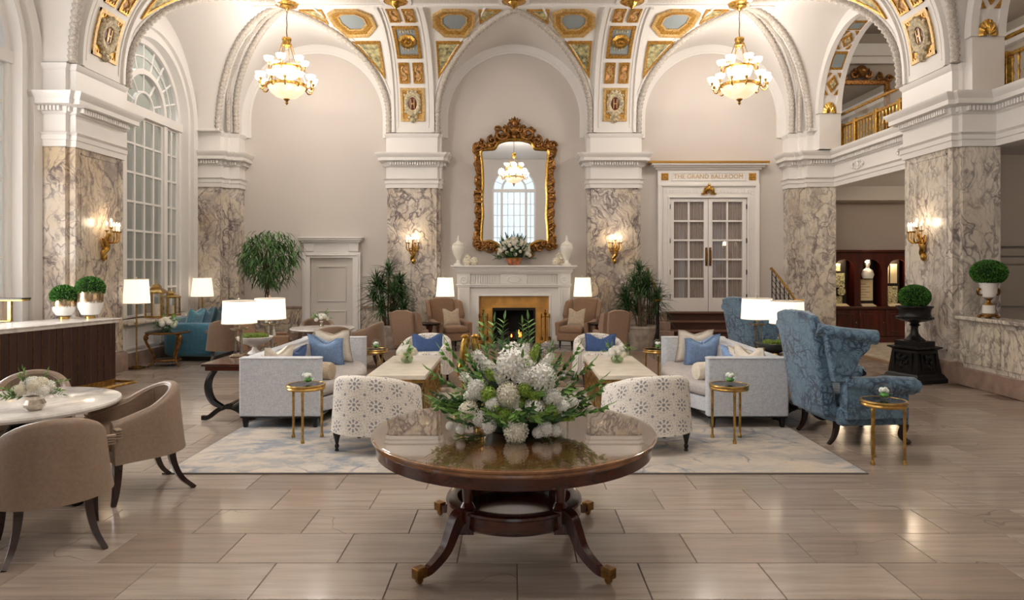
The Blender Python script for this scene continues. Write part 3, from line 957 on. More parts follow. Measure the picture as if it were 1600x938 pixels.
ws = obj('wall_side_room', MB().box(5.86, 10.0, 14.3, 14.5, 0, 3.2).box(6.46, 10.0, 9.9, 10.1, 0, 3.2), plain('side_room_paint', (180, 168, 156), 0.75), kind='structure', label='grey side room wall above the dark display cabinet')
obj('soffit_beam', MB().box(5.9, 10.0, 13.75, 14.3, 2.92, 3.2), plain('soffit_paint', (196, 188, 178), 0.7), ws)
mb = MB()
for z0, z1, y in ((1.86, 1.90, 9.85), (1.72, 1.78, 9.87), (1.60, 1.63, 9.88), (0.98, 1.0, 9.88), (0.75, 0.79, 9.86), (0.0, 0.2, 9.87)):
    mb.box(6.46, 10.0, y, 9.9, z0, z1)
obj('panel_moulding', mb, GREYW, ws)
# marble parapet beside the right pier
par = thing('trim_14', 'low veined marble parapet wall at the right edge carrying a white urn', kind='structure')
obj('parapet_body', MB().box(5.93, 6.15, 5.85, 8.98, 0, 0.86), MARBLE2, par)
for k in range(4):
    y0 = 5.95 + 0.75 * k
    obj('parapet_panel', MB().box(5.915, 5.935, y0 + 0.02, y0 + 0.70, 0.30, 0.80), marble_mat('parapet_panel_marble_%d' % k, (206 - 8 * (k % 2), 193, 170), (222, 212, 196), (124, 110, 104), 0.15, 1.3), par, bevel=0.005)
obj('parapet_cap', MB().box(5.86, 6.2, 5.8, 8.98, 0.86, 0.91), MARBLE2, par, bevel=0.012)
obj('parapet_plinth', MB().box(5.88, 6.2, 5.8, 8.98, 0, 0.24), PLINTH, par, bevel=0.01)

# ------------------------------------------------------------------ dado of the left back bay and plinths of the back wall
bb = thing('baseboard_back', 'veined marble dado of the back wall', kind='structure')
for x0, x1 in ((-5.6, -4.32), (-3.18, -2.57), (2.57, 2.9), (4.95, 5.6)):
    obj('dado_panel', MB().box(x0, x1, YW - 0.04, YW, 0.2, 0.70), MARBLE, bb)
    obj('dado_cap', MB().box(x0, x1, YW - 0.06, YW, 0.70, 0.75), PLINTH, bb, bevel=0.01)
    obj('dado_base', MB().box(x0, x1, YW - 0.06, YW, 0, 0.2), PLINTH, bb)
mb = MB().box(-3.18, -2.57, YW - 0.02, YW, 1.36, 1.40)
obj('chair_rail', mb, WALLM, bb)

# ------------------------------------------------------------------ floor
fm = Mat('honed_limestone_tile', (168, 150, 130), 0.16, Specular_IOR_Level=0.5)
v = fm.co('Object')
g = fm.n('ShaderNodeNewGeometry', out=8)   # random per island
oi = fm.n('ShaderNodeObjectInfo', out=5)
rnd = fm.math('FRACT', fm.math('ADD', g, oi))
wp = fm.n('ShaderNodeNewGeometry', out=0)
off = fm.n('ShaderNodeCombineXYZ', {0: fm.math('MULTIPLY', rnd, 37.0), 1: fm.math('MULTIPLY', rnd, 91.0), 2: 0.0})
pv = fm.n('ShaderNodeVectorMath', {0: wp, 1: off}, operation='ADD')
st = fm.noise(fm.n('ShaderNodeMapping', {'Vector': pv, 'Scale': (1.2, 16, 1)}), 1.2, 6, 0.6)
base = fm.ramp(rnd, [(0.0, (150, 134, 120)), (0.35, (164, 149, 136)), (0.7, (176, 162, 150)), (1.0, (156, 145, 130))])
col = fm.mix(fm.ramp(st, [(0.4, 0.0), (0.75, 0.75)]), base, (126, 111, 101))
cr = fm.math('ABSOLUTE', fm.math('SUBTRACT', fm.noise(pv, 1.1, 3), 0.5))
crk = fm.math('MULTIPLY', fm.ramp(cr, [(0.0, 1.0), (0.0035, 0.0)]), fm.ramp(fm.noise(pv, 0.7, 1), [(0.55, 0.0), (0.6, 1.0)]))
col = fm.mix(fm.math('MULTIPLY', crk, 0.55), col, (92, 74, 62))
fm.color(col)
fm.rough(fm.ramp(st, [(0.3, 0.10), (0.8, 0.20)]))
TILE = fm.m
GROUT = plain('brown_grout', (98, 78, 64), 0.7)
floor = obj('floor', MB().box(-6.7, 10.2, YF, 14.6, -0.12, -0.004), GROUT, kind='structure', label='polished beige limestone floor tiles across the lobby')
TW, TD, GAP = 0.63, 0.391, 0.0022
def tile_mb(w, d):
    m = MB()
    a, b, c = w / 2 - GAP, d / 2 - GAP, 0.0025
    m.add([(-a, -b, -0.006), (a, -b, -0.006), (a, b, -0.006), (-a, b, -0.006), (-a, -b, -c), (a, -b, -c), (a, b, -c), (-a, b, -c), (-a + c, -b + c, 0), (a - c, -b + c, 0), (a - c, b - c, 0), (-a + c, b - c, 0)],
          [(0, 1, 5, 4), (1, 2, 6, 5), (2, 3, 7, 6), (3, 0, 4, 7), (4, 5, 9, 8), (5, 6, 10, 9), (6, 7, 11, 10), (7, 4, 8, 11), (8, 9, 10, 11)])
    return m
tme = mesh_of('tile', tile_mb(TW, TD), TILE, 0)
spots = []
for j in range(-6, 26):
    yc = 3.149 + TD * (j + 0.5)
    if not -0.8 < yc < 13.4: continue
    sh = 0.017 + (0.315 if j % 2 else 0.0)
    for i in range(-10, 11):
        xc = sh + TW * (i + 0.5)
        if abs(xc) > 5.9: continue
        spots.append((xc, yc))
vis = sorted((p for p in spots if p[1] > 2.95 and abs(p[0]) - 0.35 < p[1] * 0.762 and not (abs(p[0]) < 2.3 and 5.3 < p[1] < 7.7)), key=lambda p: p[1])[:298]
vs_ = set(vis)
for p in vis:
    o = bpy.data.objects.new('tile', tme)
    COL.objects.link(o)
    o.parent = floor
    o.location = (p[0], p[1], 0)
rest = MB()
for p in spots:
    if p not in vs_:
        rest.at(T(p[0], p[1], 0))
        m = tile_mb(TW, TD)
        rest.add(m.v, m.f)
obj('tile_field', rest, TILE, floor, smooth=0, kind='stuff')
fl2 = obj('floor_side_room', MB().box(6.15, 10.0, 10.1, 14.3, -0.004, 0.012), marble_mat('side_room_floor_marble', (206, 196, 176), (216, 208, 192), (170, 158, 140), 0.2, 0.6), kind='structure', label='pale marble floor of the side room before the cabinet')
obj('floor_edge_strip', MB().box(6.0, 6.15, 10.1, 13.5, -0.004, 0.014), plain('brown_floor_strip', (132, 102, 76), 0.3), fl2)
# ------------------------------------------------------------------ fireplace
fp = thing('fireplace', 'white fluted fireplace with ochre stone surround under the gilt mirror', 'fireplace', (0, YW, 0))
def ffr(mb, x0, x1, y0, y1, z0, z1): return mb.box(x0, x1, -y1, -y0, z0, z1)
FW = plain('fireplace_white', (232, 228, 222), 0.4)
mb = MB(); ffr(mb, -1.25, 1.25, 0, 0.66, 1.555, 1.59); ffr(mb, -1.21, 1.21, 0, 0.62, 1.52, 1.555)
mb.sweep([(-0.05, 1.41), (0, 1.41), (0.02, 1.44), (0.05, 1.47), (0.06, 1.52), (-0.05, 1.52)], [(-1.12, 0), (-1.12, -0.54), (1.12, -0.54), (1.12, 0)], side=1)
obj('mantel_shelf', mb, FW, fp, bevel=0.006)
mb = MB(); ffr(mb, -1.12, 1.12, 0, 0.5, 1.16, 1.42); mb.box(-1.15, 1.15, -0.56, -0.4, 1.19, 1.215); mb.box(-1.13, 1.13, -0.545, -0.4, 1.155, 1.19)
mb.box(-0.26, 0.26, -0.525, -0.5, 1.22, 1.41)
obj('frieze', mb, FW, fp, bevel=0.005)
mb = MB()
for k in range(38):
    x = -0.88 + 1.76 * k / 37
    if abs(x) < 0.29: continue
    mb.box(x - 0.014, x + 0.014, -0.522, -0.49, 1.225, 1.40)
obj('frieze_reeds', mb, FW, fp, kind='stuff')
obj('frieze_medallion', MB(T(0, -0.525, 1.315) @ RX(PI / 2)).lathe([(0.15, 0), (0.15, 0.012), (0.12, 0.02), (0.11, 0.008), (0.001, 0.012)], 24, sx=1, sy=0.5), FW, fp)
for sx in (-1, 1):
    mb = MB(); mb.box(sx * 1.0 - 0.12, sx * 1.0 + 0.12, -0.53, 0, 0.0, 1.16); mb.box(sx * 1.0 - 0.13, sx * 1.0 + 0.13, -0.55, 0, 1.16, 1.43); mb.box(sx * 1.0 - 0.14, sx * 1.0 + 0.14, -0.56, 0, 0, 0.14)
    p = obj('fluted_jamb', mb, FW, fp, bevel=0.005)
    mb = MB()
    for k in range(5):
        x = sx * 1.0 - 0.085 + 0.0425 * k
        mb.box(x - 0.012, x + 0.012, -0.545, -0.5, 0.18, 1.12)
    obj('flute_ribs', mb, FW, p, kind='stuff')
    obj('corner_patera', MB(T(sx * 1.0, -0.55, 1.3) @ RX(PI / 2)).lathe([(0.09, 0), (0.09, 0.012), (0.06, 0.02), (0.03, 0.01), (0.001, 0.02)], 20), FW, p)
mb = MB()
for a, b, c, d in ((-0.88, -0.70, 0, 1.155), (0.70, 0.88, 0, 1.155), (-0.88, 0.88, 0.98, 1.155)): mb.box(a, b, -0.48, 0, c, d)
for a, b, c, d in ((-0.735, -0.70, 0, 1.0), (0.70, 0.735, 0, 1.0), (-0.735, 0.735, 0.975, 1.01)): mb.box(a, b, -0.50, -0.4, c, d)
obj('inner_frame', mb, FW, fp, bevel=0.006)
OCHRE = plain('ochre_stone', (188, 138, 66), 0.3, grain=5, amt=0.14)
mb = MB()
for a, b, c, d in ((-0.70, -0.425, 0, 0.98), (0.425, 0.70, 0, 0.98), (-0.425, 0.425, 0.735, 0.98)): mb.box(a, b, -0.44, -0.38, c, d)
obj('ochre_surround', mb, OCHRE, fp)
SOOT = plain('sooty_firebrick', (22, 20, 20), 0.9)
mb = MB(); mb.box(-0.425, -0.40, -0.40, -0.02, 0, 0.74).box(0.40, 0.425, -0.40, -0.02, 0, 0.74).box(-0.425, 0.425, -0.03, -0.01, 0, 0.74).box(-0.425, 0.425, -0.40, -0.02, 0.71, 0.74)
obj('firebox', mb, SOOT, fp)
mb = MB()
for a, b, c, d in ((-0.43, -0.39, 0, 0.74), (0.39, 0.43, 0, 0.74), (-0.43, 0.43, 0.69, 0.74)): mb.box(a, b, -0.45, -0.42, c, d)
obj('iron_frame', mb, BLACK, fp)
LOG = plain('charred_log', (52, 40, 34), 0.9, grain=20, amt=0.4)
for k, (x, y, z, a) in enumerate(((-0.15, -0.2, 0.10, 0.1), (0.14, -0.22, 0.10, -0.15), (-0.02, -0.2, 0.19, 0.25), (0.05, -0.14, 0.15, -0.4))):
    obj('log', MB(T(x, y, z) @ RZ(a) @ RY(PI / 2)).lathe([(0.045, -0.22), (0.05, -0.1), (0.047, 0.08), (0.05, 0.22)], 9), LOG, fp)
obj('grate', MB().box(-0.3, 0.3, -0.30, -0.08, 0.03, 0.05).box(-0.3, -0.28, -0.3, -0.28, 0, 0.16).box(0.28, 0.3, -0.3, -0.28, 0, 0.16), BLACK, fp)
FLAME = emis('gas_flame', (255, 150, 60), 3.0)
for k, (x, h) in enumerate(((0.10, 0.16), (0.14, 0.11), (-0.05, 0.07))):
    obj('flame', MB().lathe([(0.004, 0), (0.018, 0.02), (0.014, 0.07 * h / 0.12), (0.002, h)], 8, (x, -0.26, 0.13), sy=0.5), FLAME, fp)
obj('hearth', MB().box(-0.9, 0.9, -1.05, -0.3, 0, 0.018), plain('grey_hearth_stone', (120, 112, 106), 0.35), fp, bevel=0.004)

# ------------------------------------------------------------------ doors
dl = thing('door_1', 'closed white panelled service door left of the fireplace', kind='structure')
DX = -3.76
DW = plain('service_door_paint', (205, 198, 190), 0.5)
mb = MB().box(DX - 0.43, DX + 0.43, YW - 0.02, YW + 0.02, 0, 1.74)
lf = obj('door_leaf', mb, DW, dl)
for z0, z1 in ((0.2, 0.66), (0.84, 1.58)):
    mb = MB()
    for a, b, c, d in ((-0.30, -0.27, z0, z1), (0.27, 0.30, z0, z1), (-0.3, 0.3, z0, z0 + 0.03), (-0.3, 0.3, z1 - 0.03, z1)): mb.box(DX + a, DX + b, YW - 0.035, YW - 0.015, c, d)
    obj('door_panel', mb, DW, lf, bevel=0.006)
mb = MB()
for a, b, c, d, t in ((-0.60, -0.44, 0, 1.86, 0.08), (0.44, 0.60, 0, 1.86, 0.08), (-0.60, 0.60, 1.74, 1.86, 0.08), (-0.56, -0.53, 0, 1.82, 0.10), (0.53, 0.56, 0, 1.82, 0.10), (-0.56, 0.56, 1.79, 1.82, 0.10), (-0.56, 0.56, 1.86, 2.06, 0.07), (-0.56, -0.36, 1.88, 2.05, 0.09), (0.36, 0.56, 1.88, 2.05, 0.09), (-0.60, 0.60, 2.06, 2.10, 0.12), (-0.64, 0.64, 2.10, 2.14, 0.17), (-0.66, 0.66, 2.14, 2.17, 0.2)):
    mb.box(DX + a, DX + b, YW - t, YW, c, d)
obj('door_frame', mb, WHITE, dl, bevel=0.008)

db = thing('door_2', 'white double ballroom doors of twenty curtained panes', kind='structure')
BX = 4.0
ZD0, ZD1 = 0.64, 2.97
DWHITE = plain('ballroom_door_white', (226, 222, 218), 0.4)
cm = Mat('grey_voile_curtain', (150, 136, 128), 0.9)
v = cm.co('Object', (1, 1, 1))
wv = cm.n('ShaderNodeTexWave', {'Vector': v, 'Scale': 9.0, 'Distortion': 2.0, 'Detail': 2.0}, bands_direction='X', out=1)
cm.color(cm.ramp(wv, [(0.0, (118, 106, 100)), (1.0, (172, 158, 150))]))
VOILE = cm.m
DGLASS = thin_glass('door_pane_glass')
for sx in (-1, 1):
    x0, x1 = (BX - 0.79, BX - 0.004) if sx < 0 else (BX + 0.004, BX + 0.79)
    fr = MB()
    st = 0.085
    for a, b, c, d in ((x0, x0 + st, ZD0, ZD1), (x1 - st, x1, ZD0, ZD1), (x0, x1, ZD0, ZD0 + 0.28), (x0, x1, ZD1 - 0.07, ZD1)): fr.box(a, b, YW - 0.07, YW - 0.02, c, d)
    leaf = obj('door_leaf', fr, DWHITE, db, bevel=0.006)
    gx0, gx1, gz0, gz1 = x0 + st, x1 - st, ZD0 + 0.28, ZD1 - 0.07
    mu = MB()
    xm = (gx0 + gx1) / 2
    mu.box(xm - 0.018, xm + 0.018, YW - 0.06, YW - 0.03, gz0, gz1)
    for k in range(1, 5):
        z = gz0 + (gz1 - gz0) * k / 5
        mu.box(gx0, gx1, YW - 0.06, YW - 0.03, z - 0.018, z + 0.018)
    obj('muntin', mu, DWHITE, leaf, bevel=0.004)
    for i in range(2):
        for k in range(5):
            a, b = (gx0, xm) if i == 0 else (xm, gx1)
            c, d = gz0 + (gz1 - gz0) * k / 5, gz0 + (gz1 - gz0) * (k + 1) / 5
            obj('pane', MB().box(a + 0.005, b - 0.005, YW - 0.047, YW - 0.043, c + 0.005, d - 0.005), DGLASS, leaf)
    obj('curtain', MB().grid(lambda a, b: (gx0 + (gx1 - gx0) * a, YW - 0.012 + 0.006 * math.sin(a * 60), gz0 + (gz1 - gz0) * b), 80, 1), VOILE, leaf)
    hx = BX - sx * -0.04
    mb = MB().tube(smooth_path([(hx, YW - 0.07, 1.60), (hx, YW - 0.12, 1.66), (hx, YW - 0.125, 1.77), (hx, YW - 0.12, 1.88), (hx, YW - 0.07, 1.94)], 4), 0.016, 8).box(hx - 0.022, hx + 0.022, YW - 0.078, YW - 0.068, 1.58, 1.96)
    obj('door_handle', mb, DBRASS, leaf)
    for z in (0.95, 1.45, 2.1, 2.8):
        xx = x0 if sx < 0 else x1
        obj('hinge', MB().lathe([(0.012, -0.05), (0.012, 0.05)], 8, (xx, YW - 0.075, z)), BLACK, leaf)
mb = MB()
for a, b, c, d, t in ((-0.99, -0.80, ZD0 - 0.05, 3.24, 0.08), (0.80, 0.99, ZD0 - 0.05, 3.24, 0.08), (-0.99, 0.99, 2.98, 3.24, 0.08), (-0.83, -0.80, ZD0, 3.01, 0.11), (0.80, 0.83, ZD0, 3.01, 0.11), (-0.83, 0.83, 2.98, 3.01, 0.11), (-1.04, -0.97, ZD0 - 0.05, 3.27, 0.12), (0.97, 1.04, ZD0 - 0.05, 3.27, 0.12), (-1.04, 1.04, 3.22, 3.27, 0.12), (-1.04, 1.04, 3.27, 3.56, 0.09), (-0.76, 0.76, 3.33, 3.345, 0.105), (-0.76, 0.76, 3.485, 3.50, 0.105), (-0.76, -0.745, 3.33, 3.50, 0.105), (0.745, 0.76, 3.33, 3.50, 0.105), (-1.08, 1.08, 3.56, 3.60, 0.13), (-1.14, 1.14, 3.60, 3.64, 0.18), (-1.19, 1.19, 3.64, 3.675, 0.24)):
    mb.box(BX + a, BX + b, YW - t, YW, c, d)
dfr = obj('door_frame', mb, WHITE, db, bevel=0.006)
mb = MB()
for k in range(46):
    x = BX - 1.08 + 2.16 * k / 45
    mb.box(x - 0.014, x + 0.014, YW - 0.17, YW - 0.1, 3.60, 3.63)
for sx in (-1, 1):
    for k in range(36):
        z = ZD0 + 0.05 + k * 0.07
        mb.box(BX + sx * 0.90 - 0.03, BX + sx * 0.90 + 0.03, YW - 0.09, YW - 0.07, z - 0.022, z + 0.022)
for k in range(25):
    x = BX - 0.84 + k * 0.07
    mb.box(x - 0.022, x + 0.022, YW - 0.09, YW - 0.07, 3.08, 3.14)
obj('frame_beading', mb, WHITE, dfr, kind='stuff')
obj('gold_cornice_strip', MB().box(BX - 1.24, BX + 1.2, YW - 0.26, YW, 3.675, 3.715), plain('gold_leaf_strip', (168, 124, 48), 0.4, 0.5), dfr)
for sx in (-1, 1):
    mb = MB(); mb.cbox((BX + sx * 0.90, YW - 0.095, 3.415), (0.145, 0.02, 0.145))
    for i in range(3):
        for k in range(3): mb.sphere((BX + sx * 0.90 + (i - 1) * 0.045, YW - 0.105, 3.415 + (k - 1) * 0.045), 0.018, 8, 5)
    obj('gold_square', mb, GOLD, dfr)
def text(name, s, loc, rot, size, mat, parent=None, ext=0.003, align='CENTER'):
    c = bpy.data.curves.new(name, 'FONT')
    c.body = s; c.size = size; c.extrude = ext; c.align_x = align; c.align_y = 'CENTER'
    o = bpy.data.objects.new(name, c)
    COL.objects.link(o)
    o.location, o.rotation_euler = loc, rot
    c.materials.append(mat)
    if parent is not None: o.parent = parent
    return o
text('sign_lettering', 'THE GRAND BALLROOM', (BX, YW - 0.095, 3.415), (PI / 2, 0, 0), 0.128, GOLDL, dfr)
mb = MB(T(BX, YW - 0.11, 3.12))
mb.sphere((0, -0.02, 0.05), 0.055, 12, 8, sz=1.2).sphere((0, -0.03, 0.12), 0.03, 10, 6)
for sg in (-1, 1):
    mb.tube(smooth_path([(sg * 0.03, 0, 0.06), (sg * 0.08, -0.02, 0.02), (sg * 0.10, 0, -0.05), (sg * 0.15, 0, -0.06)], 5), [0.035 * (1 - i / 22) + 0.008 for i in range(16)], 7)
    mb.tube([(sg * 0.02, -0.01, 0), (sg * 0.05, -0.01, -0.07)], 0.018, 6)
obj('gold_crest', mb, GILT, dfr)

# steps up to the ballroom
st = thing('steps', 'brown carpeted steps rising to the ballroom doors', 'steps', (BX, 0, 0))
TREAD = plain('brown_stair_carpet', (92, 58, 44), 0.85, grain=40, amt=0.12)
RISER = plain('dark_brown_riser', (66, 36, 27), 0.7)
for k in range(4):
    z1 = 0.16 * (k + 1)
    y0 = 12.70 + 0.30 * k
    obj('riser', MB().box(-0.9, 0.9, y0 + 0.03, YW - 0.02, z1 - 0.16, z1 - 0.03), RISER, st)
    obj('tread', MB().box(-0.92, 0.92, y0, y0 + 0.34 if k < 3 else YW - 0.02, z1 - 0.03, z1), TREAD, st, bevel=0.01)
    for sx in (-1, 1):
        x0 = sx * 0.92
        obj('cheek_block', MB().box(min(x0, x0 + sx * 0.30), max(x0, x0 + sx * 0.30), y0 - 0.02, YW - 0.02, z1 - 0.16, z1), PLINTH, st, bevel=0.006)
def stair_rail(name, sx, label):
    t = thing(name, label, 'railing', (BX + sx * 1.27, 0, 0))
    P = smooth_path([(sx * 0.12, 12.55, 0.93), (0.0, 12.62, 0.93), (0, 12.72, 0.98), (0, 13.2, 1.24), (0, 13.75, 1.50), (0, 13.86, 1.52)], 5)
    obj('handrail', MB().tube(P, 0.028, 8, flat=0.7), GILT, t)
    for k in range(6):
        y = 12.74 + k * 0.21
        zt = 0.97 + (y - 12.7) * 0.53
        z0 = 0.0
        mb = MB().tube([(0, y, z0), (0, y, zt)], 0.011, 6)
        mb.sphere((0, y, (z0 + zt) / 2), 0.022, 8, 6)
        obj('baluster', mb, IRON, t)
    obj('newel', MB().lathe([(0.035, 0), (0.03, 0.1), (0.018, 0.2), (0.018, 0.8), (0.03, 0.9), (0.03, 0.93)], 10, (sx * 0.06, 12.58, 0)), IRON, t)
    mb = MB()
    for k in range(4):
        z = 0.45 + k * 0.12
        mb.tube([(sx * 0.06, 12.58, z), (0, 12.9, z + 0.15), (0, 13.8, z + 0.62)], 0.007, 5)
    obj('rail_scroll', mb, IRON, t)
    return t
stair_rail('stair_railing', -1, 'black iron stair railing with gold handrail behind the right-hand dracaena')
stair_rail('stair_railing', 1, 'black iron stair railing with gold handrail beside the corner pier')

# ------------------------------------------------------------------ gilt mirror over the fireplace
mr = thing('gilt_mirror', 'large ornate gilt rococo mirror above the fireplace', 'mirror', (0.015, YW - 0.02, 0))
z0, z1 = 1.86, 4.10
def gframe(t):
    """centre line of the frame, t in 0..1 clockwise from the bottom middle"""
    K = [(0, 1.83), (-0.25, 1.86), (-0.45, 1.98), (-0.62, 2.02), (-0.76, 2.0), (-0.765, 2.3), (-0.74, 2.6), (-0.755, 2.95), (-0.74, 3.3), (-0.755, 3.7), (-0.78, 4.02), (-0.62, 4.06), (-0.47, 4.08), (-0.38, 4.2), (-0.2, 4.26), (0, 4.27)]
    return K
K = gframe(0)
loopK = K + [(-x, z) for x, z in K[-2:0:-1]]
lp = [Vector(p) for p in smooth_path([(x, -0.05, z) for x, z in loopK + loopK[:1]], 8)][:-1]
rs = [0.075 + 0.02 * math.sin(i * 0.9) + 0.012 * math.sin(i * 2.3) for i in range(len(lp))]
obj('frame', MB().tube(lp, rs, 9, loop=True, flat=0.7), FRAMEG, mr)
inner = [Vector((p.x * 0.885, -0.085, 3.0 + (p.z - 3.0) * 0.925)) for p in lp]
obj('inner_fillet', MB().tube(inner, 0.028, 8, loop=True), GILT, mr)
n = len(inner)
obj('mirror_glass', MB().add([(0, -0.045, 3.0)] + [(p.x * 1.02, -0.045, p.z) for p in inner], [(0, i + 1, (i + 1) % n + 1) for i in range(n)]), MIRROR, mr, smooth=0)
obj('backboard', MB().add([(p.x * 1.05, y, 3.0 + (p.z - 3.0) * 1.02) for y in (-0.02, 0.0) for p in lp], [tuple(range(n - 1, -1, -1)), tuple(range(n, 2 * n))] + [(i, (i + 1) % n, n + (i + 1) % n, n + i) for i in range(n)]), BLACK, mr)
def spiral(mb, c, r0, turns, sg, rad, n=26, a0=0, dy=0):
    P, Rr = [], []
    for i in range(n + 1):
        t = i / n
        a = a0 + sg * turns * 2 * PI * t
        r = r0 * (1 - 0.85 * t)
        P.append((c[0] + r * math.cos(a), c[1] - 0.04 * t + dy, c[2] + r * math.sin(a)))
        Rr.append(rad * (1 - 0.4 * t))
    mb.tube(P, Rr, 7)
mb = MB()
for sg in (-1, 1):
    spiral(mb, (sg * 0.27, -0.09, 4.30), 0.16, 1.6, sg, 0.042, a0=PI / 2 + sg * 0.3)
    spiral(mb, (sg * 0.46, -0.09, 4.16), 0.10, 1.4, -sg, 0.032, a0=PI / 2)
    spiral(mb, (sg * 0.12, -0.11, 4.36), 0.09, 1.3, sg, 0.032, a0=-PI / 2)
    spiral(mb, (sg * 0.35, -0.11, 4.38), 0.07, 1.2, -sg, 0.028)
    spiral(mb, (sg * 0.10, -0.09, 4.47), 0.06, 1.2, -sg, 0.024)
mb.sphere((0, -0.11, 4.36), 0.085, 10, 8, sz=1.3).sphere((0, -0.1, 4.50), 0.06, 10, 8, sz=1.5)
for k in range(-2, 3): mb.tube([(0, -0.1, 4.48), (0.045 * k, -0.11, 4.60 - 0.02 * abs(k)), (0.06 * k, -0.1, 4.65 - 0.03 * abs(k))], [0.03, 0.028, 0.008], 6)
obj('crest', mb, FRAMEG, mr)
for sx in (-1, 1):
    for z, sg in ((4.04, 1), (2.02, -1)):
        mb = MB()
        for k in range(3): spiral(mb, (sx * (0.77 - 0.07 * k), -0.09, z + 0.05 * sg * (k == 1)), 0.10 - 0.015 * k, 1.3, sx * sg, 0.032, a0=k * 1.7)
        mb.sphere((sx * 0.78, -0.1, z), 0.06, 9, 7)
        obj('corner_scroll', mb, FRAMEG, mr)
    mb = MB()
    for k in range(15):
        z = 2.25 + k * 0.115
        if abs(z - 3.0) < 0.07: continue
        mb.tube(smooth_path([(sx * 0.69, -0.09, z - 0.05), (sx * 0.78, -0.12, z), (sx * 0.72 + sx * 0.03 * (k % 2), -0.11, z + 0.06)], 4), [0.012, 0.024, 0.028, 0.028, 0.024, 0.02, 0.016, 0.012, 0.008][:9], 6)
    for z in (2.9, 3.0, 3.1): mb.cbox((sx * 0.755, -0.09, z), (0.16, 0.1, 0.045))
    obj('side_leaves', mb, FRAMEG, mr, kind='stuff')
mb = MB()
for sg in (-1, 1):
    spiral(mb, (sg * 0.52, -0.09, 1.94), 0.09, 1.3, sg, 0.03)
    spiral(mb, (sg * 0.30, -0.09, 1.84), 0.09, 1.3, -sg, 0.03)
    spiral(mb, (sg * 0.11, -0.09, 1.80), 0.08, 1.3, sg, 0.03)
obj('foot_scroll', mb, FRAMEG, mr)

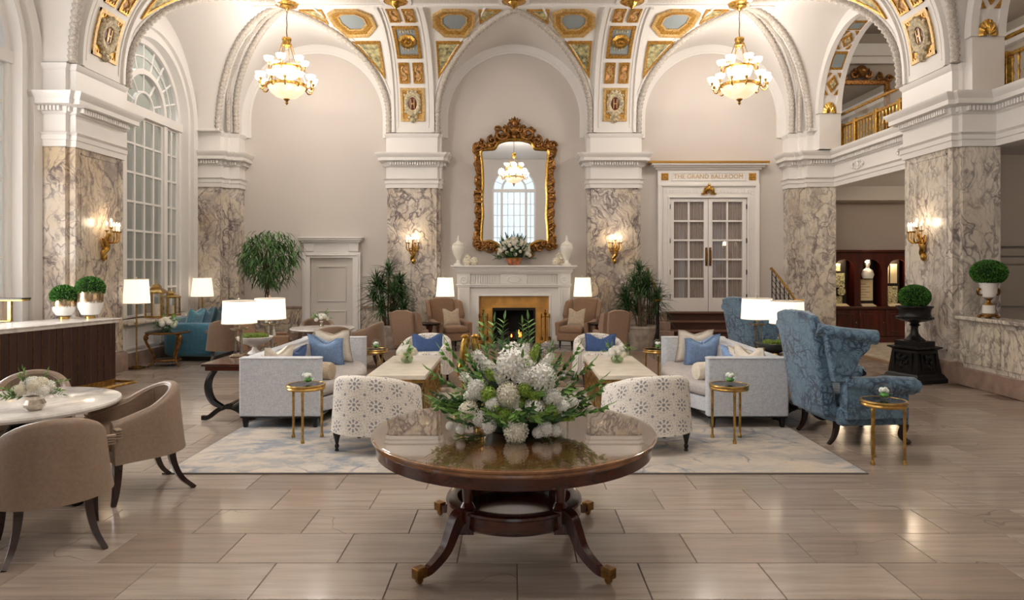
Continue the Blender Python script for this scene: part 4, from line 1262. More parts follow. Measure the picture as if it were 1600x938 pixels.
# ------------------------------------------------------------------ chandeliers
CUP = emis('opal_glass_lit', (255, 244, 224), 1.3)
BOWL = Mat('alabaster_lit', (255, 230, 195), 0.4)
bv = BOWL.co('Object')
BOWL.nt.links.new(BOWL.ramp(BOWL.noise(bv, 9, 4, 0.6, 1.0), [(0.35, (250, 214, 160)), (0.65, (255, 238, 210))]), BOWL.b.inputs['Emission Color'])
BOWL.b.inputs['Emission Strength'].default_value = 0.62
BOWL = BOWL.m
def chandelier(loc, label):
    t = thing('chandelier', label, 'chandelier', loc, 0, 'alabaster bowl chandeliers')
    z = -ZC
    obj('ceiling_canopy', MB().lathe([(0.20, 0), (0.20, -0.03), (0.13, -0.05), (0.12, -0.07), (0.05, -0.09), (0.02, -0.13), (0.001, -0.14)], 28, flute=0.03, fn=12), GILT, t)
    obj('suspension_rod', MB().tube([(0.004 * math.sin(i * 1.7), 0, -0.1 - 0.06 * i) for i in range(10)], 0.009, 6), DBRASS, t)
    obj('crown_ring', MB().lathe([(0.03, 0.05), (0.075, 0.05), (0.085, 0.02), (0.07, -0.01), (0.07, -0.07), (0.09, -0.09), (0.05, -0.10), (0.02, -0.14), (0.001, -0.15)], 20, (0, 0, 5.50 + z)), GILT, t)
    for k in range(6):
        a = PI / 6 + k * PI / 3
        c, s_ = math.cos(a), math.sin(a)
        obj('chain', MB().tube([(0.075 * c, 0.075 * s_, 5.46 + z), (0.14 * c, 0.14 * s_, 5.25 + z), (0.24 * c, 0.24 * s_, 5.02 + z)], 0.007, 5), BRASS, t)
        obj('chain', MB().tube([(0.24 * c, 0.24 * s_, 5.0 + z), (0.30 * c, 0.30 * s_, 4.86 + z), (0.335 * c, 0.335 * s_, 4.73 + z)], 0.006, 5), BRASS, t)
    obj('upper_ring', MB().lathe([(0.225, -0.02), (0.255, -0.015), (0.26, 0.015), (0.23, 0.02)], 36, (0, 0, 5.03 + z)), GILT, t)
    obj('upper_drum', MB().lathe([(0.01, -0.20), (0.10, -0.19), (0.18, -0.14), (0.215, -0.04), (0.22, 0.0)], 28, (0, 0, 5.02 + z)), CUP, t)
    obj('lower_ring', MB().lathe([(0.325, -0.025), (0.36, -0.02), (0.365, 0.015), (0.335, 0.02)], 40, (0, 0, 4.71 + z)), GILT, t)
    obj('alabaster_bowl', MB().lathe([(0.01, -0.215), (0.08, -0.21), (0.18, -0.175), (0.26, -0.11), (0.315, -0.03), (0.325, 0.0)], 32, (0, 0, 4.70 + z)), BOWL, t)
    obj('finial', MB().lathe([(0.05, 0.02), (0.055, 0.0), (0.03, -0.02), (0.018, -0.04), (0.028, -0.06), (0.012, -0.085), (0.001, -0.10)], 14, (0, 0, 4.475 + z)), BRASS, t)
    def arm(r0, r1, zb, a, cup):
        c, s_ = math.cos(a), math.sin(a)
        P = smooth_path([(r0 * c, r0 * s_, zb), ((r0 + r1) / 2 * c, (r0 + r1) / 2 * s_, zb - 0.06), (r1 * c, r1 * s_, zb - 0.03), (r1 * c, r1 * s_, zb + 0.05)], 4)
        ar = obj('arm', MB().tube(P, 0.013, 6), GILT, t)
        obj('candle_cup', MB().lathe([(0.012, -0.03), (0.022, -0.01), (0.03, 0.02), (0.012, 0.03)], 10, (r1 * c, r1 * s_, zb + 0.05)), BRASS, ar)
        obj('glass_shade', MB().lathe([(0.02, 0.0), (0.05, 0.01), (0.075, 0.04), (0.083, 0.085), (0.076, 0.088), (0.06, 0.05), (0.01, 0.02)], 16, (r1 * c, r1 * s_, zb + 0.075)), CUP, ar)
    for k in range(6): arm(0.25, 0.30, 5.02 + z, PI / 2 + k * PI / 3, 0)
    for k in range(12): arm(0.35, 0.47 if k % 2 else 0.44, 4.70 + z, PI / 12 + k * PI / 6, 0)
    for rr, aa, zz, p in ((0, 0, 5.14, 9),) + tuple((0.56, PI / 4 + PI / 2 * i, 4.86, 28) for i in range(4)):
        l = bpy.data.lights.new('chandelier_light', 'POINT')
        l.energy, l.color, l.shadow_soft_size = p * CH_POWER, (1.0, 0.935, 0.86), 0.09
        o = bpy.data.objects.new('chandelier_light', l)
        COL.objects.link(o)
        o.parent = t
        o.location = (rr * math.cos(aa), rr * math.sin(aa), zz + z)
    return t
CH_POWER = 1.1
ch = chandelier((-3.96, 11.77, ZC), 'lit alabaster bowl chandelier hanging in front of the left niche, above the tan chairs')
copy_tree(ch, (3.93, 11.77, ZC), 0.2, 'lit alabaster bowl chandelier hanging in front of the ballroom doors')
near = [copy_tree(ch, (0, 4.2, ZC), 0.1, 'lit chandelier over the lobby centre seen in the gilt mirror'),
    copy_tree(ch, (-3.96, 4.2, ZC), 0.0, 'lit chandelier over the leather chairs, reflected in the floor at left'),
    copy_tree(ch, (3.96, 4.2, ZC), 0.3, 'lit chandelier over the right front of the lobby, reflected in the floor')]
for t, k_ in zip(near, (2.0, 0.22, 0.22)):
    for c in kids(t):
        if c.type == 'LIGHT':
            c.data = c.data.copy()
            c.data.energy *= k_

# ------------------------------------------------------------------ wall sconces
BULB = emis('candle_bulb_lit', (255, 226, 180), 9.0)
CANDLE = plain('ivory_candle_sleeve', (236, 226, 206), 0.5)
def sconce(loc, rz, label):
    """gilt five-light sconce; local -y points away from the wall"""
    t = thing('wall_sconce', label, 'sconce', loc, rz, 'gilt candle sconces on the marble')
    mb = MB()
    mb.tube(smooth_path([(0.0, -0.01, -0.28), (-0.035, -0.03, -0.20), (0.02, -0.05, -0.12), (0.0, -0.06, 0.0), (0.0, -0.1, 0.08)], 6), [0.02 + 0.02 * math.sin(i / 24 * PI) for i in range(25)], 8)
    mb.sphere((0, -0.02, -0.25), 0.045, 9, 7, sz=1.4)
    mb.tube(smooth_path([(0, -0.04, -0.1), (0.07, -0.04, -0.04), (0.05, -0.03, 0.05), (0.02, -0.03, 0.02)], 5), 0.014, 6)
    mb.tube(smooth_path([(0, -0.04, -0.16), (-0.07, -0.04, -0.08), (-0.08, -0.03, 0.0), (-0.045, -0.03, 0.0)], 5), 0.014, 6)
    obj('back_plate', mb, GILT, t)
    for k, (x, y, z) in enumerate(((-0.12, -0.13, 0.10), (0.12, -0.13, 0.10), (-0.065, -0.2, 0.09), (0.065, -0.2, 0.09), (0, -0.12, 0.15))):
        ar = obj('arm', MB().tube(smooth_path([(0, -0.06, -0.04), (x * 0.6, y * 0.8, -0.05), (x, y, -0.0), (x, y, z)], 4), 0.011, 6).lathe([(0.012, 0), (0.03, 0.015), (0.034, 0.022), (0.01, 0.022)], 10, (x, y, z)), GILT, t)
        obj('candle', MB().lathe([(0.012, 0), (0.012, 0.07)], 8, (x, y, z + 0.02)), CANDLE, ar)
        obj('bulb', MB().lathe([(0.006, 0), (0.013, 0.015), (0.011, 0.035), (0.002, 0.06)], 8, (x, y, z + 0.09)), BULB, ar)
    l = bpy.data.lights.new('sconce_light', 'POINT')
    l.energy, l.color, l.shadow_soft_size = 2.8, (1.0, 0.82, 0.60), 0.06
    o = bpy.data.objects.new('sconce_light', l)
    COL.objects.link(o)
    o.parent = t
    o.location = (0, -0.17, 0.24)
    return t
sc = sconce((-2.03, YP, 1.93), 0, 'lit gilt sconce on the pilaster left of the fireplace')
copy_tree(sc, (2.03, YP, 1.93), 0, 'lit gilt sconce on the pilaster right of the fireplace')
copy_tree(sc, (-PX, 9.62, 1.95), PI / 2, 'lit gilt sconce on the marble pier above the reception desk')
copy_tree(sc, (PX, 9.62, 1.95), -PI / 2, 'lit gilt sconce on the marble pier above the black urn')

GLASSR = thin_glass('railing_glass')
# ------------------------------------------------------------------ gallery railings and gallery mirror
def railing(yc, y0, y1, label):
    t = thing('balcony_railing', label, 'railing', (6.46, 0, 3.875), 0, 'gilt railings of the upper gallery')
    obj('top_rail', MB().box(-0.035, 0.035, y0, y1, 0.42, 0.47), GILT, t, bevel=0.008)
    obj('bottom_rail', MB().box(-0.03, 0.03, y0, y1, 0.0, 0.06), GILT, t, bevel=0.008)
    obj('handrail', MB().tube([(-0.02, y0 - 0.05, 0.68), (-0.02, y1, 0.68)], 0.03, 8), GILT, t)
    obj('glass_screen', MB().box(-0.005, 0.005, y0, y1, 0.47, 0.66), GLASSR, t)
    k = int((y1 - y0) / 0.105)
    for i in range(k + 1):
        y = y0 + (y1 - y0) * i / k
        if i % 7 == 1 or i in (0, k):
            obj('post', MB().box(-0.04, 0.04, y - 0.045, y + 0.045, 0, 0.5), GILT, t, bevel=0.008)
        else:
            obj('baluster', MB().lathe([(0.012, 0.05), (0.012, 0.16), (0.022, 0.19), (0.012, 0.22), (0.012, 0.33), (0.02, 0.36), (0.012, 0.43)], 8, (0, y, 0)), GILT, t)
    return t
railing(11.77, 10.42, 13.30, 'gilt baluster railing of the far gallery arch with a glass screen')
railing(7.38, 5.95, 8.85, 'gilt baluster railing of the near gallery arch at the right edge')
gm = thing('gallery_mirror', 'dark gilt framed mirror on the upper gallery wall', 'mirror', (7.32, 14.28, 0), 0)
mb = MB()
for a, b, c, d in ((-0.60, -0.50, 4.1, 5.48), (0.50, 0.60, 4.1, 5.48), (-0.6, 0.6, 5.40, 5.50), (-0.6, 0.6, 4.05, 4.15)): mb.box(a, b, -0.07, 0, c, d)
obj('frame', mb, FRAMEG, gm, bevel=0.015)
for sg in (-1, 1):
    mb = MB()
    spiral(mb, (sg * 0.16, -0.05, 5.62), 0.10, 1.3, sg, 0.04, a0=PI / 2)
    spiral(mb, (sg * 0.36, -0.05, 5.56), 0.09, 1.3, -sg, 0.035, a0=PI / 2)
    spiral(mb, (sg * 0.58, -0.05, 5.52), 0.08, 1.3, sg, 0.035)
    spiral(mb, (sg * 0.58, -0.05, 5.25), 0.06, 1.3, sg, 0.03)
    obj('crest_scrolls', mb, FRAMEG, gm, kind='stuff')
mb = MB().sphere((0, -0.06, 5.68), 0.12, 10, 8, sz=1.1)
obj('crest', mb, FRAMEG, gm)
obj('mirror_glass', MB().box(-0.52, 0.52, -0.03, -0.02, 4.1, 5.45), MIRROR, gm)
def fill_disc(loc, p, lb):  # disc lamps added only to brighten the side room and gallery
    t = thing('fill_disc', lb, 'light', loc, 0, 'added fill lights of the side rooms')
    obj('trim_ring', MB().lathe([(0.07, 0), (0.07, -0.01), (0.05, -0.01), (0.05, 0.0)], 20), WHITE, t)
    obj('lens', MB().lathe([(0.05, -0.003), (0.001, -0.003)], 20), emis('fill_disc_lens', (255, 235, 205), 6), t)
    l = bpy.data.lights.new('side_fill_light', 'POINT')
    l.energy, l.color, l.shadow_soft_size = p, (1.0, 0.86, 0.70), 0.05
    o = bpy.data.objects.new('side_fill_light', l); COL.objects.link(o); o.parent = t; o.location = (0, 0, -0.12)
for x, y, z, p, lb in ((8.0, 11.9, 3.2, 26, 'added fill light in the side room ceiling before the display cabinet'), (8.0, 8.2, 3.2, 10, 'added fill light over the room beyond the marble parapet'), (8.0, 11.8, 6.5, 26, 'added fill light in the upper gallery before the gilt framed mirror'), (8.0, 7.4, 6.5, 18, 'added fill light in the near bay of the upper gallery')): fill_disc((x, y, z), p, lb)

# ------------------------------------------------------------------ reception desk
DA = math.atan2(-0.37, -1.6)
DP = Vector((-5.08, 8.60, 0))
dd = Vector((-0.225, -0.974, 0))      # along the front, towards the camera
rd = thing('reception_desk', 'dark wood reception desk with white marble top and brass plinth', 'desk', DP, math.atan2(dd.y, dd.x))
# local x runs along the front towards the camera, local -y points behind the desk
LD, DEP = 2.6, 0.60
obj('carcass', MB().box(0.02, LD, -DEP, -0.02, 0.10, 0.86), DESKW, rd)
k = 0
x = 0.0
while x < LD - 0.05:
    wv_ = (0.085, 0.10, 0.092, 0.105)[k % 4]
    obj('slat', MB().box(x + 0.003, x + wv_ - 0.003, -0.025, 0.012 + 0.006 * (k % 3 == 1), 0.135, 0.845), DESKW, rd, bevel=0.003)
    obj('brass_inlay', MB().box(x + wv_ - 0.003, x + wv_ + 0.003, -0.03, 0.016, 0.135, 0.845), DBRASS, rd)
    x += wv_; k += 1
for j in range(6):
    obj('end_slat', MB().box(-0.012, 0.02, -0.03 - 0.095 * (j + 1) + 0.004, -0.03 - 0.095 * j, 0.135, 0.845), DESKW, rd, bevel=0.003)
obj('brass_plinth', MB().box(-0.005, LD, -DEP, 0.004, 0.0, 0.135), BRASS, rd, bevel=0.003)
mb = MB().box(-0.055, LD, -DEP - 0.05, 0.055, 0.885, 0.905).box(-0.035, LD, -DEP - 0.05, 0.035, 0.845, 0.885)
obj('marble_top', mb, MTOP, rd, bevel=0.008)
mb = MB().tube([(LD, 0.16, 0.07), (-0.16, 0.16, 0.07), (-0.16, -DEP, 0.07)], 0.018, 8)
for xx in (0.5, 1.3, 2.1): mb.tube([(xx, 0.16, 0.07), (xx, 0.0, 0.07)], 0.012, 6)
obj('foot_rail', mb, BRASS, rd)
# brass lectern screen on the desk
ls = thing('mesh_screen', 'brass framed mesh screen standing on the reception desk', 'screen', (-5.92, 8.05, 0.905), math.radians(8))
obj('shelf', MB().box(-0.5, 0.10, -0.10, 0.10, 0.265, 0.28), BLACK, ls)
mb = MB().box(-0.5, 0.10, -0.085, 0.085, 0.245, 0.265).box(-0.10, -0.06, -0.02, 0.02, 0, 0.25).box(-0.5, -0.46, -0.02, 0.02, 0, 0.25).box(-0.5, -0.06, -0.03, 0.03, 0, 0.012)
obj('brass_frame', mb, BRASS, ls, bevel=0.003)
mb = MB()
for i in range(24):
    a = -0.46 + i * 0.025
    for sg in (-1, 1):
        x0_, z0_ = a, 0.012
        x1_, z1_ = a + sg * 0.23, 0.242
        xa, xb = max(-0.46, min(-0.10, x0_)), max(-0.46, min(-0.10, x1_))
        if abs(x1_ - x0_) < 1e-6 or xa == xb: continue
        f0, f1 = (xa - x0_) / (x1_ - x0_), (xb - x0_) / (x1_ - x0_)
        mb.tube([(xa, 0, z0_ + (z1_ - z0_) * f0), (xb, 0, z0_ + (z1_ - z0_) * f1)], 0.0022, 4)
obj('mesh', mb, BRASS, ls, kind='stuff')

# ------------------------------------------------------------------ display cabinet in the side room
cb = thing('display_cabinet', 'red mahogany display cabinet with arched lit niches in the side room', 'cabinet', (6.42, 13.86, 0))
CWD = 2.35
obj('base', MB().box(0, CWD, 0.0, 0.43, 0.0, 0.70).box(-0.02, CWD + 0.02, -0.04, 0.43, 0, 0.12), CABW, cb, bevel=0.006)
obj('counter', MB().box(-0.03, CWD + 0.03, -0.05, 0.43, 0.70, 0.745), CABW, cb, bevel=0.01)
obj('back_board', MB().box(0, CWD, 0.40, 0.43, 0.745, 1.86), CABW, cb)
obj('cornice', MB().box(-0.03, CWD + 0.03, -0.03, 0.43, 1.86, 1.91).box(0, CWD, 0.02, 0.43, 1.74, 1.86), CABW, cb, bevel=0.008)
NX = [0.37 + 0.555 * i for i in range(4)]
mb = MB()
def niche_front(mb, x0, x1, xc, r, zs, zb, zt, y0, y1, n=14):
    us = [x0] + [xc + r * math.cos(PI - PI * i / n) for i in range(n + 1)] + [x1]
    for a, b in zip(us, us[1:]):
        fa = lambda u: zs + math.sqrt(max(0, r * r - (u - xc) ** 2)) if abs(u - xc) <= r + 1e-6 else zb
        m = (a + b) / 2
        za, zb_ = (fa(a), fa(b)) if abs(m - xc) < r else (zb, zb)
        mb.add([(a, y0, za), (b, y0, zb_), (b, y0, zt), (a, y0, zt), (a, y1, za), (b, y1, zb_), (b, y1, zt), (a, y1, zt)], [(0, 1, 2, 3), (4, 7, 6, 5), (0, 4, 5, 1), (2, 6, 7, 3)])
    for sg in (-1, 1):
        xx = xc + sg * r
        mb.add([(xx, y0, zb), (xx, y1, zb), (xx, y1, zs), (xx, y0, zs)], [(0, 1, 2, 3)])
for i, xc in enumerate(NX):
    x0_, x1_ = (0 if i == 0 else xc - 0.2775), (CWD if i == 3 else xc + 0.2775)
    niche_front(mb, x0_, x1_, xc, 0.215, 1.50, 0.745, 1.80, 0.02, 0.06)
obj('arched_front', mb, CABW, cb)
PAPER = plain('old_photo_paper', (226, 208, 168), 0.8)
PHOTO = plain('sepia_photograph', (176, 156, 120), 0.7, grain=34, amt=0.6)
DKBOARD = plain('dark_display_board', (34, 26, 22), 0.8)
for i, xc in enumerate(NX):
    if i < 3: obj('divider', MB().box(xc + 0.245, xc + 0.31, 0.06, 0.40, 0.745, 1.80), CABW, cb)
    brd = obj('display_board', MB().box(xc - 0.24, xc + 0.12, 0.20, 0.23, 0.75, 1.74), DKBOARD, cb)
    sets = [[(-0.10, 1.55, 0.2, 0.16, PHOTO), (-0.20, 1.28, 0.10, 0.3, PAPER), (-0.03, 1.28, 0.24, 0.3, PHOTO), (-0.17, 1.05, 0.1, 0.14, PAPER), (-0.09, 0.85, 0.26, 0.2, PHOTO)], [(-0.03, 1.08, 0.30, 0.44, PAPER)], [(-0.16, 1.42, 0.12, 0.4, PAPER), (0.0, 1.42, 0.14, 0.4, PAPER), (-0.07, 0.98, 0.3, 0.36, PHOTO)], [(-0.05, 1.2, 0.26, 0.4, PHOTO)]][i]
    for x, z, w_, h_, m in sets:
        obj('photo_card', MB().cbox((xc + x, 0.192, z), (w_, 0.012, h_)), m, brd)
    if i == 0:
        obj('round_plate', MB(T(xc + 0.02, 0.186, 1.05) @ RX(PI / 2)).lathe([(0.085, 0), (0.085, 0.012), (0.001, 0.018)], 20), PHOTO, brd)
    if i == 1:
        mb = MB(T(xc - 0.02, 0.125, 1.32))
        mb.lathe([(0.10, 0), (0.13, 0.08), (0.10, 0.17), (0.04, 0.21), (0.035, 0.25), (0.055, 0.29), (0.062, 0.34), (0.05, 0.395), (0.02, 0.42), (0.001, 0.422)], 16, sy=0.75)
        mb.sphere((0.0, -0.05, 0.325), 0.014, 8, 6).sphere((0, -0.02, 0.40), 0.05, 10, 6, sz=0.5)
        obj('portrait_bust', mb, plain('white_plaster_bust', (236, 230, 216), 0.6), brd)
        mb = MB()
        for k in range(6): mb.box(xc - 0.16, xc - 0.02 if k % 2 else xc + 0.06, 0.183, 0.187, 0.92 + 0.055 * k, 0.93 + 0.055 * k)
        obj('print_lines', mb, plain('printed_grey_lines', (150, 132, 100), 0.8), brd, kind='stuff')
    tray = obj('book_tray', MB(T(xc - 0.03, 0.10, 0.77) @ RX(0.25)).cbox((0, 0, 0), (0.28, 0.16, 0.02)), PAPER, cb)
    l = bpy.data.lights.new('niche_light', 'POINT')
    l.energy, l.color, l.shadow_soft_size = 4.5, (1.0, 0.78, 0.50), 0.03
    o = bpy.data.objects.new('niche_light', l); COL.objects.link(o); o.parent = cb; o.location = (xc - 0.06, 0.085, 1.69)
for i, xc in enumerate(NX):
    d_ = obj('cabinet_door', MB().box(xc - 0.255, xc + 0.255, -0.02, 0.005, 0.14, 0.68), CABW, cb, bevel=0.006)
    mb = MB()
    for a, b, c, d in ((-0.17, -0.15, 0.22, 0.60), (0.15, 0.17, 0.22, 0.60), (-0.17, 0.17, 0.22, 0.24), (-0.17, 0.17, 0.58, 0.60)): mb.box(xc + a, xc + b, -0.035, -0.018, c, d)
    obj('door_moulding', mb, CABW, d_, bevel=0.005)
    obj('knob', MB().sphere((xc + 0.22, -0.035, 0.42), 0.014, 8, 6), BRASS, d_)
# ------------------------------------------------------------------ upholstery materials
LEATHER = plain('taupe_leather', (136, 115, 97), 0.42, grain=50, amt=0.05, bump=0.12, bscale=180)
WELT = plain('taupe_leather_welt', (156, 136, 116), 0.4)
GREYLIN = fabric('pale_grey_linen', (198, 201, 208), 0.10)
GREYSEAT = fabric('warm_grey_linen', (182, 176, 173), 0.09)
TANF = fabric('tan_wool', (136, 106, 82), 0.08)
TANF2 = fabric('light_tan_wool', (150, 122, 100), 0.08)
BROWNV = fabric('brown_velvet', (120, 96, 76), 0.10, rough=0.8, sheen=0.4)
TEAL = fabric('teal_velvet', (54, 110, 136), 0.14, (60, 60, 60), 0.7, 0.15, 0.5)
TEALL = fabric('light_teal_velvet', (92, 150, 172), 0.12, (60, 60, 60), 0.7, 0.15, 0.5)
TEALD = fabric('dark_green_teal_velvet', (14, 66, 74), 0.2, (60, 60, 60), 0.7, 0.15, 0.4)
BLUEP = fabric('sky_blue_cotton', (132, 160, 200), 0.12, (150, 150, 150))
DENIM = fabric('denim_blue_weave', (62, 86, 132), 0.16, (200, 200, 200))
CREAMP = fabric('cream_cotton', (226, 216, 200), 0.07)
BEIGEP = fabric('beige_woven_cushion', (176, 160, 138), 0.14)

def petal_mat():
    """ivory cloth printed with eight-petalled grey flowers and small diamonds, in UV space (metres)"""
    m = Mat('grey_flower_print', (230, 224, 216), 0.85)
    uv = m.co('UV', (1 / 0.17, 1 / 0.17, 1))
    sep = m.nt.nodes.new('ShaderNodeSeparateXYZ'); m.nt.links.new(uv, sep.inputs[0])
    def cell(off):
        x = m.math('SUBTRACT', m.math('FRACT', m.math('ADD', sep.outputs[0], off)), 0.5)
        y = m.math('SUBTRACT', m.math('FRACT', m.math('ADD', sep.outputs[1], off)), 0.5)
        r = m.math('SQRT', m.math('ADD', m.math('MULTIPLY', x, x), m.math('MULTIPLY', y, y)))
        return x, y, r, m.math('ARCTAN2', y, x)
    def between(v, a, b): return m.math('MULTIPLY', m.math('GREATER_THAN', v, a), m.math('LESS_THAN', v, b))
    x, y, r, a = cell(0.0)
    c8 = m.math('COSINE', m.math('MULTIPLY', a, 8.0))
    pet = m.math('MULTIPLY', m.math('GREATER_THAN', c8, 0.12), between(r, 0.155, 0.305))
    dot = m.math('LESS_THAN', r, 0.075)
    ring = m.math('MULTIPLY', m.math('GREATER_THAN', m.math('COSINE', m.math('MULTIPLY', a, 16.0)), 0.35), between(r, 0.36, 0.40))
    x2, y2, r2, a2 = cell(0.5)
    dia = m.math('LESS_THAN', m.math('ADD', m.math('ABSOLUTE', x2), m.math('ABSOLUTE', y2)), 0.085)
    d4 = m.math('MULTIPLY', m.math('GREATER_THAN', m.math('COSINE', m.math('MULTIPLY', a2, 4.0)), 0.75), between(r2, 0.15, 0.185))
    d8 = m.math('MULTIPLY', m.math('GREATER_THAN', m.math('COSINE', m.math('MULTIPLY', a2, 12.0)), 0.6), between(r2, 0.235, 0.262))
    x3 = m.math('SUBTRACT', m.math('FRACT', m.math('MULTIPLY', sep.outputs[0], 6.0)), 0.5)
    y3 = m.math('SUBTRACT', m.math('FRACT', m.math('MULTIPLY', sep.outputs[1], 6.0)), 0.5)
    fine = m.math('LESS_THAN', m.math('ADD', m.math('ABSOLUTE', x3), m.math('ABSOLUTE', y3)), 0.16)
    warm = m.math('MINIMUM', m.math('ADD', m.math('ADD', m.math('MULTIPLY', fine, 0.35), ring), m.math('ADD', d4, d8)), 1.0)
    cold = m.math('MINIMUM', m.math('ADD', m.math('ADD', pet, dot), dia), 1.0)
    n = m.noise(m.co('UV', (60, 60, 1)), 1, 3)
    base = m.ramp(n, [(0.3, (220, 213, 204)), (0.7, (238, 233, 225))])
    col = m.mix(m.math('MULTIPLY', warm, 0.8), base, (168, 148, 128))
    col = m.mix(m.math('MULTIPLY', cold, 0.85), col, (122, 124, 132))
    m.color(col)
    m.bump(n, 0.15, 0.002)
    return m.m
PETAL = petal_mat()
def damask():
    m = Mat('blue_damask', (96, 130, 152), 0.6, Sheen_Weight=0.35)
    v = m.co('Object')
    wv = m.warp(v, 6.0, 0.16, 3)
    e = m.voro(wv, 9.0, 'DISTANCE_TO_EDGE')
    nn = m.noise(wv, 11, 3, 0.5, 2.2)
    a = m.ramp(e, [(0.03, 1.0), (0.10, 0.0)])
    b = m.ramp(m.math('ABSOLUTE', m.math('SUBTRACT', nn, 0.5)), [(0.02, 1.0), (0.06, 0.0)])
    f = m.math('MINIMUM', m.math('ADD', a, b), 1.0)
    big = m.ramp(m.noise(v, 5, 2), [(0.4, 0.35), (0.6, 1.0)])
    col = m.mix(m.math('MULTIPLY', m.math('MULTIPLY', f, 0.95), big), (96, 128, 150), (30, 52, 78))
    m.color(col)
    m.bump(f, 0.2, 0.003)
    return m.m
DAMASK = damask()

# ------------------------------------------------------------------ cushions
def rbox(sx, sy, sz, r=0.03, n=3, puff=0.0):
    """rounded box centred on the origin as a subdivided grid box"""
    mb = MB()
    N = 8
    def P(p):
        q = []
        h = (sx / 2, sy / 2, sz / 2)
        c = [max(-h[i] + r, min(h[i] - r, p[i])) for i in range(3)]
        d = Vector(p) - Vector(c)
        if d.length > 1e-9: d = d.normalized() * r
        v = Vector(c) + d
        if puff:
            fx, fy = 1 - (2 * p[0] / sx) ** 2, 1 - (2 * p[1] / sy) ** 2
            v.z += math.copysign(puff, v.z) * max(0, fx) * max(0, fy) * (1 if abs(p[2]) > h[2] * 0.99 else abs(p[2]) / h[2])
        return tuple(v)
    def ticks(s):
        h = s / 2
        return [-h, -h + r * 0.3, -h + r] + [(-h + r) + (2 * h - 2 * r) * i / N for i in range(1, N)] + [h - r, h - r * 0.3, h]
    X, Y, Z = ticks(sx), ticks(sy), ticks(sz)
    def face(A, B, f):
        vs = [P(f(a, b)) for a in A for b in B]
        k = len(B)
        mb.add(vs, [(i * k + j, (i + 1) * k + j, (i + 1) * k + j + 1, i * k + j + 1) for i in range(len(A) - 1) for j in range(k - 1)])
    for z in (-sz / 2, sz / 2): face(X, Y, lambda a, b: (a, b, z))
    for y in (-sy / 2, sy / 2): face(X, Z, lambda a, b: (a, y, b))
    for x in (-sx / 2, sx / 2): face(Y, Z, lambda a, b: (x, a, b))
    return mb
def weld(o, d=0.0015):
    m = o.modifiers.new('weld', 'WELD')
    m.merge_threshold = d
    return o
def pillow_mb(w, h, t, chop=0.0, pinch=0.07):
    """scatter cushion in the xz plane, thickness along y, corners drawn out; chop dents the top edge"""
    mb = MB()
    N = 16
    for sg in (-1, 1):
        def P(a, b):
            u, v = 2 * a - 1, 2 * b - 1
            ex = 1 - pinch * (1 - v * v) * (u * u)
            ez = 1 - pinch * (1 - u * u) * (v * v)
            x = u * w / 2 * ex
            z = v * h / 2 * ez
            if chop and v > 0: z -= chop * v * v * max(0, 1 - (abs(u) / 0.62) ** 1.3)
            k = max(0.0, (1 - u ** 4)) ** 0.6 * max(0.0, (1 - v ** 4)) ** 0.6
            return (x, sg * t / 2 * k, z)
        mb.grid(P, N, N)
    return mb
def pillow(name, label, mat, w, h, t, loc, rz=0, tilt=0, roll=0, chop=0.0, cat='cushion', group=None, band=None):
    o = obj(name, pillow_mb(w, h, t, chop), mat, smooth=60)
    o.location = loc
    o.rotation_euler = (Matrix.Rotation(rz, 4, 'Z') @ Matrix.Rotation(tilt, 4, 'X') @ Matrix.Rotation(roll, 4, 'Y')).to_euler()
    tag(o, label, cat, group)
    weld(o)
    if band is not None:
        P = []
        for a, b, c, d in ((-1, -1, 1, -1), (1, -1, 1, 1), (1, 1, -1, 1), (-1, 1, -1, -1)):
            for i in range(12):
                u, v = a + (c - a) * i / 12, b + (d - b) * i / 12
                ex, ez = 1 - 0.07 * (1 - v * v) * (u * u), 1 - 0.07 * (1 - u * u) * (v * v)
                z = v * h / 2 * ez
                if chop and v > 0: z -= chop * v * v * max(0, 1 - (abs(u) / 0.62) ** 1.3)
                P.append((u * w / 2 * ex, 0, z))
        obj('piping', MB().tube(P, 0.006, 6, loop=True), band, o)
    return o

# ------------------------------------------------------------------ tub and barrel chairs
def ushell(path, th, ztop, zbot, mat_scale=1.0, flare=0.0):
    """upholstered wall along a plan path [(x, y)]; returns a mesh with UVs in metres on its faces"""
    P = [Vector((p[0], p[1])) for p in path]
    m = len(P)
    rings, uvs = [], []
    L = 0
    for i in range(m):
        if i: L += (P[i] - P[i - 1]).length
        t = (P[min(i + 1, m - 1)] - P[max(i - 1, 0)]).normalized()
        nx = Vector((t.y, -t.x))      # outwards when walking from the right arm round the back to the left arm
        zt = ztop(i / (m - 1))
        prof = []
        K = 6
        for k in range(K + 1):                     # outer face, bottom to top
            z = zbot + (zt - th / 2 - zbot) * k / K
            o = flare * max(0.0, (z - zbot) / max(0.01, zt - zbot)) ** 0.8
            prof.append((th / 2 + o, z))
        for k in range(1, 6):                      # rounded top
            a = PI * k / 6
            prof.append((th / 2 * math.cos(a) + flare, zt - th / 2 + th / 2 * math.sin(a)))
        for k in range(K + 1):
            z = zt - th / 2 + (zbot - zt + th / 2) * k / K
            o = flare * max(0.0, (z - zbot) / max(0.01, zt - zbot)) ** 0.8
            prof.append((-th / 2 + o, z))
        rings.append([(P[i].x + nx.x * o, P[i].y + nx.y * o, z) for o, z in prof])
        s_ = 0
        for k, (o, z) in enumerate(prof):
            if k: s_ += math.hypot(o - prof[k - 1][0], z - prof[k - 1][1])
            uvs.append((L, s_))
    mb = MB()
    mb.loft(rings, closed=True, cap=True, uv=uvs)
    return mb
